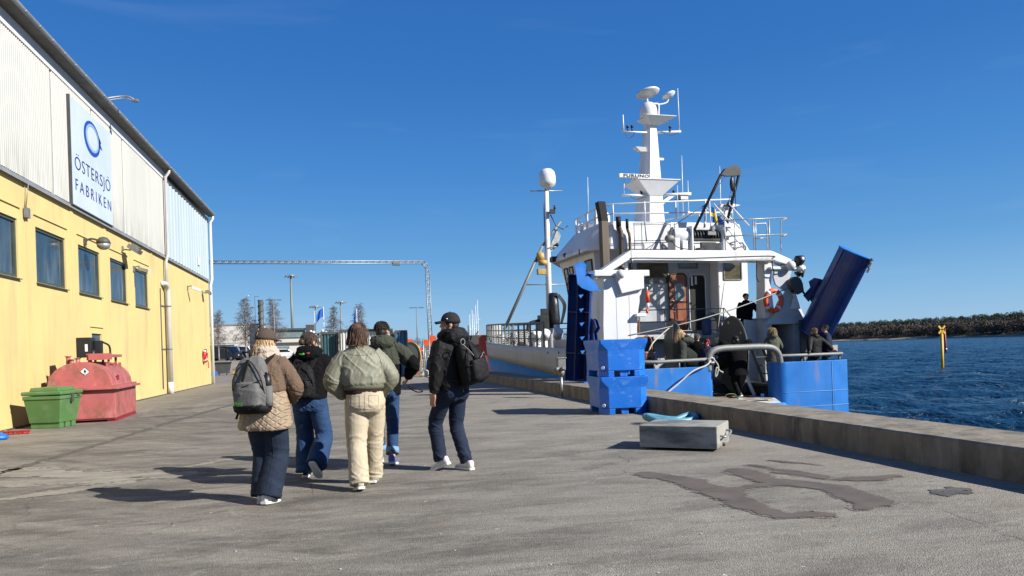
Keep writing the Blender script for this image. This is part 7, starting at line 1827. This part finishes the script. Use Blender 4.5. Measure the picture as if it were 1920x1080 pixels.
    if tr.get('cuff'):
        mb = MB(T=S)
        for nm in 'LR':
            a, kn, an = joints['leg' + nm]; d = (an - kn).normalized(); e_ = an + d * tr.get('drop', .03); mb.cyl(e_ - d * .07, e_ + d * .006, tr['r'][4] + .012, n=18)
        part('trouser_cuff', mb, tr['cuff'], root)
    # shoes
    for nm in 'LR':
        f = P['foot' + nm]; a = joints['leg' + nm][2]; ms, ml = MB(T=S), MB(T=S); shoe(ms, ml, a, R(f[3] if len(f) > 3 else 0), R(f[4] if len(f) > 4 else 0), O.get('shoe_s', 1.02))
        sh_ = part('shoe', ms, O.get('shoe', 'shoe_black'), root); part('sole', ml, O.get('sole', 'white_rub'), sh_)
    # jacket
    for J in O['tops']:
        mb = MB(T=S); rings = []
        for (z, rx, ry, *o) in J['rings']:
            q = (z - hip.z) / (sh.z - hip.z); c = hip.lerp(sh, q) if q > 0 else hip + Vector((0, 0, z - hip.z)); c = Vector((c.x, c.y + (o[0] if o else 0), z)); rings.append(ering(c, rx, ry, tw * max(0, min(1, q)), pw=2.35))
        mb.loft(rings)
        if 'sleeve' in J:
            rs = J['sleeve']; t0 = J.get('sl', 1.0)
            for nm in 'LR':
                a, el, wr = joints['arm' + nm]; a2 = a - sv * ((1 if nm == 'R' else -1) * .04)
                e_ = el.lerp(wr, .93) if t0 == 1 else el
                pts = [a2, a.lerp(el, .45), el, el.lerp(wr, .5), el.lerp(wr, .97)]
                if t0 < 1: pts = [a2, a.lerp(el, .3), a.lerp(el, .55), a.lerp(el, .75), a.lerp(el, t0)]
                limb(mb, pts, rs, n=18, sub=5)
        if J.get('hood'):
            hm = Matrix.Translation(sh + up * .06 + Vector((0, -.085, .0))) ; q = J['hood']
            mb.ell((0, -.02, .0), (.135 * q, .085 * q, .085 * q), hm @ Matrix.Rotation(R(-20), 4, 'X')); mb.ell((0, -.02, -.07), (.1 * q, .05 * q, .08 * q), hm)
            mb.tube([sh + up * .1 + Vector((.105 * q * math.cos(a * .5236), -.015 + .1 * q * math.sin(a * .5236), -.03 * math.sin(a * .5236) * 1.0)) for a in range(12)], .037 * q, 10, closed=True)
        me = remesh(mb, J.get('vox', vox), J.get('smooth', 3), folds(J.get('wr', .008) * k, J.get('fx', 8), J.get('fz', 14), seed=J.get('seed', 3), cross=J.get('cross', .9), fine=J.get('fine', 0))); me.materials.append(M[J['mat']]); part(J['name'], me, None, root); stitch(me, J.get('lines', []), J.get('line_mat', 'black_cloth'), root, k)
        if 'band' in J:
            z, rx, ry = J['band'][:3]; mb = MB(T=S); rg = []
            for dz, e_ in ((-.06, -.02), (-.03, 0), (0, -.012)):
                c = hip.lerp(sh, (z - hip.z) / (sh.z - hip.z)); o = ering((c.x, c.y, z + dz), rx + e_, ry + e_, 0, n=96)
                rg.append([Vector(p) + (Vector(p) - Vector((c.x, c.y, p[2]))).normalized() * (.004 * (i % 2)) for i, p in enumerate(o)])
            mb.loft(rg); part('hem_band', mb, J['band'][3], root)
    # hair and headgear
    hm_ = O.get('hairmat', 'hair_dark'); st = O.get('hair', 'short'); mb = MB()
    E_ = lambda c, r: mb.ell(c, r, H, n=18, m=12)
    if st == 'short': E_((0, -.02, .045 if not O.get('cap') else .02), (.077, .094, .086 if not O.get('cap') else .06)); E_((0, -.05, .0), (.068, .06, .07)); O.get('cap') or strands(mb, H, 900, .032, 3, r=.0028, out=.003, droop=.3)
    if st == 'bob': E_((0, -.03, .04), (.085, .1, .09)); E_((0, -.05, -.02), (.08, .07, .085)); strands(mb, H, 1500, .19, 5, r=.003, out=.004, wave=.006, spread=.04)
    if st in ('bob', 'wavy', 'long'): strands(mb, H, 700, .09, 15, r=.0034, out=.003, droop=.3, vz=(.35, 1.0), wave=.004); strands(mb, H, 300, .05, 16, r=.0034, out=.003, droop=.2, vz=(.8, 1.0), wave=.004)
    if st == 'bun': E_((0, -.015, .04), (.08, .099, .09)); E_((-.01, -.115, .0), (.042, .038, .042)); strands(mb, H, 900, .09, 6, r=.0022, out=.001, droop=.3); 
    if st == 'long': E_((0, -.03, .04), (.082, .1, .088)); E_((0, -.07, -.08), (.07, .045, .12)); E_((0, -.09, -.2), (.055, .035, .12)); strands(mb, H, 600, .42, 7, r=.006, out=.004, wave=.012)
    if st == 'wavy': E_((0, -.03, .035), (.092, .105, .09)); E_((0, -.05, -.05), (.095, .075, .09)); strands(mb, H, 600, .25, 8, r=.007, out=.008, wave=.03, spread=.03)
    if st == 'tuft': E_((0, -.06, -.02), (.062, .045, .05)); strands(mb, H, 420, .17, 9, r=.0035, out=.002, wave=.01, vz=(-.45, .02))
    if st == 'tail': E_((0, -.02, .045), (.08, .097, .09)); E_((-.05, -.12, -.05), (.04, .04, .06)); strands(mb, H, 300, .1, 6, r=.004, out=.002, droop=.4); limb(mb, [H @ Vector(p) for p in ((0, -.1, .02), (-.05, -.14, -.05), (-.09, -.13, -.17))], [.03, .04, .01])
    part('hair', mb, hm_, root)
    if O.get('cap'):
        mb = MB(); rings = []
        for i in range(9):
            t = i / 8 * math.pi / 2; rings.append([H @ Vector((.094 * math.cos(t) ** .75 * math.cos(a), -.016 + .113 * math.cos(t) ** .75 * math.sin(a), .02 + .122 * math.sin(t))) for a in [j * math.pi / 14 for j in range(28)]])
        mb.loft(rings); rings = []
        for i in range(5):
            q = i / 4; y = .075 + .09 * q; w_ = .078 * (1 - .35 * q ** 2); o = []
            for j in range(9): u = -1 + j / 4; o.append(H @ Vector((u * w_, y - .02 * u * u, .05 - .02 * u * u - .014 * q)))
            for j in range(9): u = 1 - j / 4; o.append(H @ Vector((u * w_, y - .02 * u * u, .042 - .02 * u * u - .014 * q)))
            rings.append(o)
        mb.loft(rings); mb.ell((0, -.01, .145), (.008, .008, .005), H); 
        part('cap', mb, O['cap'], root)
        if O.get('caplogo'):
            mb = MB(); mb.ell((-.08, .03, .065), (.004, .01, .007), H); part('cap_badge', mb, 'white_clean', root)
    if O.get('scarf'):
        mb = MB(T=S)
        for z, r_, t_ in ((.05, .1, .042), (.1, .092, .04), (.15, .078, .034)): mb.tube([sh + up * z + Vector((r_ * math.cos(a * .5236), .0 + r_ * math.sin(a * .5236), .022 * math.sin(a * .5236 + z * 30))) for a in range(12)], t_, 12, closed=True)
        me = remesh(mb, .008, 1, folds(.008, 9, 40, 5, .5)); me.materials.append(M['scarf']); part('scarf', me, None, root)
    if O.get('glasses'):
        mb = MB()
        for s_ in (-1, 1): mb.tube([H @ Vector((s_ * .032 + .022 * math.cos(a * .7854), .1, .012 + .017 * math.sin(a * .7854))) for a in range(8)], .002, 4, closed=True); mb.tube([H @ Vector((s_ * .054, .098, .015)), H @ Vector((s_ * .08, .0, .012))], .002, 4)
        part('glasses', mb, 'black', root)
    return root, joints, S
def pack(label, root_loc, rz, k, c, w_, h_, d_, tilt, body_mat, trim_mat, bottle=False, print_=None, straps=True, base_mat=None, sh=(0, .02, 1.42), roll=0, seam=True):
    """backpack in the wearer's own frame; a top-level thing because it is carried"""
    t = thing('backpack', root_loc, rz, label, 'backpack'); S = Matrix.Scale(k, 4)
    T = S @ Matrix.Translation(Vector(c)) @ Matrix.Rotation(R(roll), 4, 'Y') @ Matrix.Rotation(R(tilt), 4, 'X')
    mb = MB(T=T); rings = []
    for z, wx, dy in ((-.5, .86, .75), (-.44, .97, .95), (-.2, 1.0, 1.05), (.1, .96, .95), (.3, .84, .75), (.42, .66, .55), (.5, .36, .3)): rings.append(ering((0, -d_ / 2 * dy + d_ / 2 * .4, z * h_), w_ / 2 * wx, d_ / 2 * dy, pw=3))
    mb.loft(rings)
    mb.loft([ering((0, -d_ * .78, z * h_), w_ * .36 * q, d_ * .28 * q, pw=3) for z, q in ((-.42, .8), (-.36, 1), (-.1, 1), (.06, .8))])
    me = remesh(mb, .008, 3, folds(.005, 8, 12, 4, .9)); me.materials.append(M[body_mat]); b = part('pack_body', me, None, t)
    if base_mat:
        mb = MB(T=T); mb.loft([ering((0, -d_ / 2 * dy + d_ / 2 * .4, z * h_), w_ / 2 * wx + .006, d_ / 2 * dy + .006, pw=3) for z, wx, dy in ((-.51, .85, .8), (-.46, .97, 1.0), (-.36, 1.0, 1.06))])
        mb.loft([ering((0, -d_ * .78, z * h_), w_ * .365 * q, d_ * .29 * q, pw=3) for z, q in ((-.43, .8), (-.36, 1.02), (-.33, 1.02))]); part('pack_base', mb, base_mat, t)
    mb = MB(T=T)
    if seam:
        mb.tube(bez([(-w_ * .45, -d_ * .55, -.25 * h_), (-w_ * .4, -d_ * .75, .1 * h_), (-w_ * .2, -d_ * .6, .33 * h_), (0, -d_ * .45, .42 * h_), (w_ * .2, -d_ * .6, .33 * h_), (w_ * .4, -d_ * .75, .1 * h_), (w_ * .45, -d_ * .55, -.25 * h_)], 5), .006, 5)
        mb.tube(bez([(-w_ * .42, -d_ * .8, -.05 * h_), (0, -d_ * 1.02, .0 * h_), (w_ * .42, -d_ * .8, .1 * h_)], 6), .006, 5)
        mb.tube(bez([(-.02, -.1, .5 * h_), (-.03, -.12, .58 * h_), (.03, -.12, .58 * h_), (.02, -.1, .5 * h_)], 4), .01, 6)
        mb.beam((0, -d_ * .5, .45 * h_), (-.03, -d_ * .93, .08 * h_), .03, .012)
    mb.tube([(-w_ * .42, -.02, -.4 * h_), (-w_ * .55, -.03, -.62 * h_)], .012, 5)
    part('trim', mb, trim_mat, t)
    if straps:
        mb = MB(T=S); C = Vector(c)
        for s_ in (-1, 1):
            sx_ = s_ * w_ * .3; shp_ = Vector(sh) + Vector((s_ * .1, 0, 0))
            p = bez([C + Vector((sx_, .02, h_ * .36)), shp_ + Vector((0, -.1, .05)), shp_ + Vector((0, .0, .09)), shp_ + Vector((s_ * .02, .12, .0)), shp_ + Vector((s_ * .04, .15, -.15)), C + Vector((s_ * w_ * .52, .12, -h_ * .3)), C + Vector((s_ * w_ * .42, .0, -h_ * .42))], 5)
            for i in range(len(p) - 1): mb.beam(p[i], p[i + 1], .05, .014, (0, -.3, 1))
        part('strap', mb, trim_mat, t)
    if bottle:
        mb = MB(T=T); mb.cyl((w_ * .47, -d_ * .35, -.1 * h_), (w_ * .47, -d_ * .35, .18 * h_), .036, n=14); mb.cyl((w_ * .47, -d_ * .35, .18 * h_), (w_ * .47, -d_ * .35, .22 * h_), .02, n=10); bo = part('bottle', mb, 'black', t)
        mb = MB(T=T); mb.loft([ering((w_ * .46, -d_ * .35, z * h_), .046 * q, .05 * q, pw=2.2) for z, q in ((-.38, .9), (-.3, 1.02), (-.02, 1.0), (-.02, .96))]); part('side_pocket', mb, body_mat, t)
    if print_:
        mb = MB(T=T)
        x = print_[0]
        # short green marks standing for an unreadable word
        for i, ww in enumerate((.016, .009, .01, .012, .01, .012, .006)): mb.bx(x, x + ww * .8, -d_ * 1.085, -d_ * 1.08 - .004, print_[1], print_[1] + (.022 if i in (0, 6) else .014)); x += ww
        mb.bx(print_[0] + .01, x, -d_ * 1.085, -d_ * 1.08 - .004, print_[1] - .016, print_[1] - .01); part('print', mb, 'green_print', t)
    return t

# --- P1 woman in cap, fleece and quilted coat ---------------------
stand = dict(footL=(-.08, .1, .09, 8, 0), footR=(.07, -.08, .09, -8, 0), handL=(-.2, .25, .98), handR=(.22, .24, 1.0))
def pose(**k): d = dict(stand); d.update(k); return d
L1 = (-.78, 7.78, 0); z1 = R(-20)
person('woman in taupe cap and brown fleece over beige quilted coat, leftmost walker', L1, z1, 1.73,
       pose(footL=(-.05, .02, .085, 6, 0), footR=(.035, -.04, .085, -6, -6), handL=(-.17, .26, 1.0), handR=(.17, .27, 1.0), elbowR=(1, -.8, -.1), elbowL=(-.8, -.6, -.1), head=(-28, -6, 0), sh=(0, .05, 1.41), hip=(0, 0, .92)),
       dict(fem=True, hair='tuft', hairmat='hair_blonde', cap='cap_taupe', scarf=True, shoe='shoe_white', handL=False, handR=False, seed=11, brow=False,
            trousers=dict(mat='denim_dark', lines=[[(-.13, .125), (0, .12), (.16, .125)], [(.1, .7), (.08, .4), (.06, .13)]], r=[.12, .125, .118, .12, .125], hip=(.18, .14), drop=.02, wr=.007),
            tops=[dict(name='quilted_coat', mat='quilted', rings=[(.74, .25, .2), (.77, .262, .21), (.9, .245, .2), (1.05, .225, .18), (1.2, .2, .16), (1.3, .17, .12)], wr=.009, fz=9, seed=8),
                  dict(name='fleece', mat='fleece', rings=[(1.08, .19, .15), (1.13, .225, .18), (1.25, .22, .165), (1.36, .21, .15), (1.43, .185, .13), (1.49, .12, .1), (1.53, .08, .07)], sleeve=[.1, .088, .082, .07, .05], wr=.007, fz=8, fine=.004)]))
pack('grey and black backpack with a green print on the woman in the fleece', L1, z1, 1.73 / 1.75, (-.03, -.15, 1.2), .36, .55, .2, 4, 'pack_grey', 'pack_strap', bottle=True, print_=(-.1, -.17), base_mat='pack_black', sh=(0, .05, 1.41))
# --- P2 woman with the bun -----------------------------------------
L2 = (-.42, 9.22, 0); z2 = R(-8)
p2 = person('woman with brown bun, black hoodie and wide blue jeans, one heel lifted', L2, z2, 1.75,
       pose(footL=(-.07, .06, .085, 4, 0), footR=(.12, -.3, .2, -18, -48), kneeR=(.25, 1, 0), handL=(-.28, .12, .95), handR=(.27, .2, 1.0), head=(-38, -4, 0), sh=(0.01, .06, 1.4)),
       dict(fem=True, hair='bun', hairmat='hair_brown', shoe='shoe_black', glasses=True, seed=21, handL=False, handR=False,
            trousers=dict(mat='denim_blue', lines=PK, r=[.118, .108, .1, .115, .118], hip=(.19, .145), drop=.03, wr=.009),
            tops=[dict(name='hoodie', mat='black_cloth', rings=[(.93, .2, .155), (.97, .205, .16), (1.1, .22, .165), (1.25, .24, .16), (1.36, .23, .15), (1.43, .19, .13), (1.49, .12, .1), (1.53, .09, .08)], sleeve=[.105, .1, .095, .08, .06], hood=1.12, wr=.007)]))
pack('small black backpack on the woman with the bun', L2, z2, 1.0, (-.05, -.16, 1.15), .34, .42, .16, 5, 'pack_black', 'pack_strap', sh=(0.01, .06, 1.4))
for mt, pts in (('green_print', ((-.06, -.185, 1.455), (-.02, -.19, 1.45), (0.0, -.187, 1.462))), ('dark_red', ((.02, -.185, 1.463), (.06, -.18, 1.462)))):
    mb = MB(); mb.tube([Vector(p) + Vector((0, -.02, .01)) for p in pts], .012, 5); part('scarf_spot', mb, mt, p2[0])
# --- P3 woman in the olive bomber -----------------------------------
L3 = (.19, 8.26, 0); z3 = R(2)
person('woman with auburn hair, olive bomber jacket and loose cream trousers', L3, z3, 1.8,
       pose(footL=(-.075, -.17, .09, 6, -14), footR=(.095, .26, .085, -8, 0), kneeL=(-.1, 1, 0), handL=(-.19, .15, .95), handR=(.19, .15, .95), elbowL=(-.8, -.6, 0), elbowR=(.8, -.6, 0), head=(-14, -10, 4), sh=(-.02, .03, 1.4), hip=(0.02, 0, .93)),
       dict(fem=True, hair='bob', hairmat='hair_auburn', shoe='shoe_cream', handL=False, handR=False, seed=31,
            trousers=dict(mat='cream_twill', lines=PK, line_mat='cream_line', r=[.12, .12, .104, .1, .104], hip=(.205, .16), drop=.03, wr=.008, sag=.008),
            tops=[dict(name='shirt', mat='burgundy', rings=[(.98, .185, .15), (1.02, .195, .155), (1.15, .18, .14)], wr=.004),
                  dict(name='bomber_jacket', mat='olive', line_mat='olive_line', lines=[[(-.135, 1.46), (-.2, 1.36), (-.215, 1.22)], [(.11, 1.46), (.18, 1.36), (.195, 1.22)], [(-.16, 1.415), (-.02, 1.39), (.14, 1.415)]], rings=[(1.06, .2, .16), (1.1, .235, .18), (1.2, .245, .18), (1.32, .238, .165), (1.4, .215, .14), (1.45, .15, .115), (1.49, .09, .08)], sleeve=[.105, .105, .096, .084, .055], wr=.008, fx=6, fz=9, cross=1.2, seed=6,
                       band=(1.09, .222, .175, 'olive_rib'))]))
# --- P4 man behind ---------------------------------------------------
L4 = (.50, 9.95, 0); z4 = R(-4)
person('man in dark green hooded jacket with black sleeves, behind the cream trousers', L4, z4, 1.86,
       pose(footL=(-.08, .2, .085, 5, 0), footR=(.08, -.16, .09, -12, -10), handL=(-.24, .15, .95), handR=(.3, .12, 1.05), elbowR=(.8, -1, 0), head=(-22, -4, 0)),
       dict(hair='short', hairmat='hair_dark', shoe='shoe_blue', seed=41, trousers=dict(mat='denim_blue', r=[.1, .09, .075, .07, .068], hip=(.18, .13), drop=-.05, wr=.008, cuff='cuff'),
            tops=[dict(name='jacket', mat='black_cloth', rings=[(.84, .2, .15), (.9, .205, .155), (1.1, .215, .15), (1.25, .23, .15), (1.38, .22, .14), (1.45, .15, .11)], sleeve=[.09, .085, .08, .075, .05], wr=.007),
                  dict(name='shoulder_yoke', mat='dark_olive', rings=[(1.2, .2, .14), (1.23, .242, .162), (1.36, .232, .152), (1.44, .19, .13), (1.49, .12, .1), (1.53, .09, .08)], sleeve=[.1, .097, .093, .09, .086], sl=.8, hood=1.08, wr=.007)]))
# --- P5 man in the black cap -----------------------------------------
L5 = (1.27, 8.98, 0); z5 = R(36)
person('man in black cap looking left, black jacket and white sneakers, rightmost walker', L5, z5, 1.9,
       pose(footL=(-.07, .16, .11, 12, -22), footR=(.1, -.08, .088, -4, 0), kneeL=(-.1, 1, 0), handL=(-.27, .02, .84), handR=(.25, .18, 1.0), elbowL=(-.6, -.6, -.1), elbowR=(.7, -1, 0), head=(52, 0, 0), sh=(-.0, .0, 1.42), hip=(0, 0, .93), fingL=(-.05, .25, -1), curl=.5, palmL=(1, .1, 0)),
       dict(hair='short', hairmat='hair_dark', cap='cap_black', caplogo=True, shoe='shoe_white', fine=True, seed=51, handR=False,
            trousers=dict(mat='denim_navy', lines=PK, r=[.105, .094, .082, .078, .07], hip=(.175, .13), drop=.0, wr=.009),
            tops=[dict(name='jacket', mat='black_shell', rings=[(.89, .19, .145), (.94, .2, .155), (1.1, .2, .15), (1.25, .22, .15), (1.37, .22, .145), (1.43, .18, .13), (1.49, .12, .11), (1.54, .1, .09)], sleeve=[.1, .09, .078, .068, .048], hood=1.2, wr=.007, fx=6, fz=9, seed=12)]))
t = pack('bulging black backpack with grey cord on the man in the black cap', L5, z5, 1.9 / 1.75, (.05, -.19, 1.2), .33, .48, .21, -4, 'pack_black', 'pack_strap', sh=(0, 0, 1.42), roll=-10)
mb = MB(); P_ = [(-.11, -.31, 1.52), (-.03, -.37, 1.42), (.04, -.4, 1.32), (.1, -.41, 1.38), (.16, -.39, 1.42), (.24, -.36, 1.3)]
mb.tube(bez(P_, 5), .005, 5); mb.tube([(-.13 + .035 * math.cos(a * .628), -.33, 1.55 + .035 * math.sin(a * .628)) for a in range(10)], .006, 5, closed=True); part('cord', mb, 'galv_dull', t)
# leash held by the man behind
mb = MB(); mb.tube(bez([(.82, 9.9, 1.0), (.93, 9.85, .96), (1.0, 9.85, .93), (.93, 9.87, .92), (.83, 9.9, .97)], 5), .008, 5); mb.tube([(1.0, 9.85, .94), (1.2, 9.9, .93)], .004, 4)
solo('dog_leash', mb, 'burgundy', 'thin dark red leash loop hanging between the two men', 'leash')

# --- people aboard ------------------------------------------------
GA = 'visitors standing on the trawler stern'
def aboard(label, t_, s_, z_, rz, h, P, O): 
    O.setdefault('eyes', False)
    return person(label, shp(t_, s_, z_), SBB + R(rz), h, P, O, vox=.013, group=GA)
def top(mat_, zb=.88, name='jacket', w=1.0, hood=0, sl=(.11, .1, .09, .078, .055)):
    return dict(name=name, mat=mat_, rings=[(zb, .21 * w, .17 * w), (zb + .04, .22 * w, .175 * w), (1.1, .225 * w, .17), (1.3, .25 * w, .165), (1.4, .22 * w, .145), (1.47, .13, .11), (1.52, .085, .075)], sleeve=list(sl), wr=.007, hood=hood)
tro = lambda m_: dict(mat=m_, r=[.1, .088, .072, .07, .07], hip=(.175, .13), wr=.006)
aboard('woman with long blonde hair aboard, raising both hands to her face', 1.75, .85, .12, -78, 1.76,
       pose(handL=(-.06, .2, 1.58), handR=(.07, .19, 1.57), elbowL=(-.8, .1, -1), elbowR=(.8, .1, -1), head=(0, 0, 0), curl=1.3), dict(fem=True, hair='long', hairmat='hair_blonde', tops=[top('dark_green_grey', .8)], trousers=tro('black_cloth'), eyes=True))
aboard('man with cropped grey hair and dark jacket behind the red-haired woman', 3.0, 1.95, -.02, -30, 1.76, pose(), dict(hair='short', hairmat='hair_grey', tops=[top('black_cloth')], trousers=tro('denim_navy'), handL=False, handR=False))
aboard('woman with dyed red ponytail in navy clothes beside the port end of the arch pipe', 2.86, 1.1, -.1, -25, 1.66, pose(), dict(fem=True, hair='tail', hairmat='hair_red', tops=[top('navy_cloth')], trousers=tro('navy_cloth'), handL=False, handR=False))
aboard('man all in black with arms spread behind the arch pipe', 3.72, .75, -.28, 2, 1.96,
       pose(hip=(0, .02, .9), sh=(0, .06, 1.36), handL=(-.5, .2, 1.28), handR=(.5, .2, 1.32), elbowL=(-.6, -.2, .8), elbowR=(.6, -.2, .8), head=(0, -25, 0), footL=(-.1, -.12, .09, 10, -20), footR=(.1, .16, .09, -10, 0)), dict(hair='short', hairmat='hair_dark', cap='cap_black', tops=[top('black_cloth', .6, w=1.2)], trousers=tro('black_cloth'), shoe='shoe_black'))
aboard('woman with wavy blonde hair in a long green-grey parka beside the stern cabin', 5.12, .95, .1, -12, 1.76, pose(handL=(-.15, .25, 1.1), handR=(.2, .2, 1.0)), dict(fem=True, hair='wavy', hairmat='hair_blonde', tops=[dict(name='parka', mat='green_grey', rings=[(.5, .2, .17), (.56, .21, .175), (.9, .2, .16), (1.1, .19, .15), (1.3, .21, .145), (1.4, .19, .13), (1.47, .12, .1), (1.52, .08, .07)], sleeve=[.085, .078, .07, .062, .045], hood=1, wr=.007)], trousers=tro('black_cloth'), handL=False, handR=False))
aboard('man in a black jacket leaning back with both hands on the starboard rail', 6.22, .42, .1, 6, 1.74,
       pose(hip=(0, -.03, .92), sh=(.0, -.05, 1.38), handL=(-.5, -.36, .93), handR=(.56, -.34, .93), elbowL=(-.6, -.3, .4), elbowR=(.6, -.3, .4), head=(25, -4, 0), fingL=(-.5, -.5, -.3), fingR=(.5, -.5, -.3), curl=.9), dict(hair='short', hairmat='hair_straw', tops=[top('black_shell', w=1.05, hood=.8)], trousers=tro('denim_navy')))
aboard('man with dark hair and glasses in a navy jacket looking left at the starboard rail', 7.02, .8, .1, 62, 1.8, pose(head=(8, 0, 0)), dict(hair='short', hairmat='hair_dark', glasses=True, tops=[dict(name='shirt_collar', mat='white_clean', rings=[(1.3, .12, .1), (1.47, .09, .085), (1.53, .07, .07)], wr=.002), top('navy_cloth')], trousers=tro('denim_navy'), handL=False, handR=False, eyes=True))
aboard('crewman in a black sweatshirt above the net drum, one hand on the grey wall', 5.55, 3.05, 1.33, 172, 1.78,
       pose(head=(12, 0, 0), sh=(0.02, .06, 1.42), handL=(.0 - .52, .16, .95), elbowL=(-.8, -.3, .3), handR=(.32, .1, .88), elbowR=(.8, -.6, 0), curl=.8), dict(hair='short', hairmat='hair_dark', cap=None, tops=[top('black_cloth', .9)], trousers=tro('black_cloth'), eyes=True))
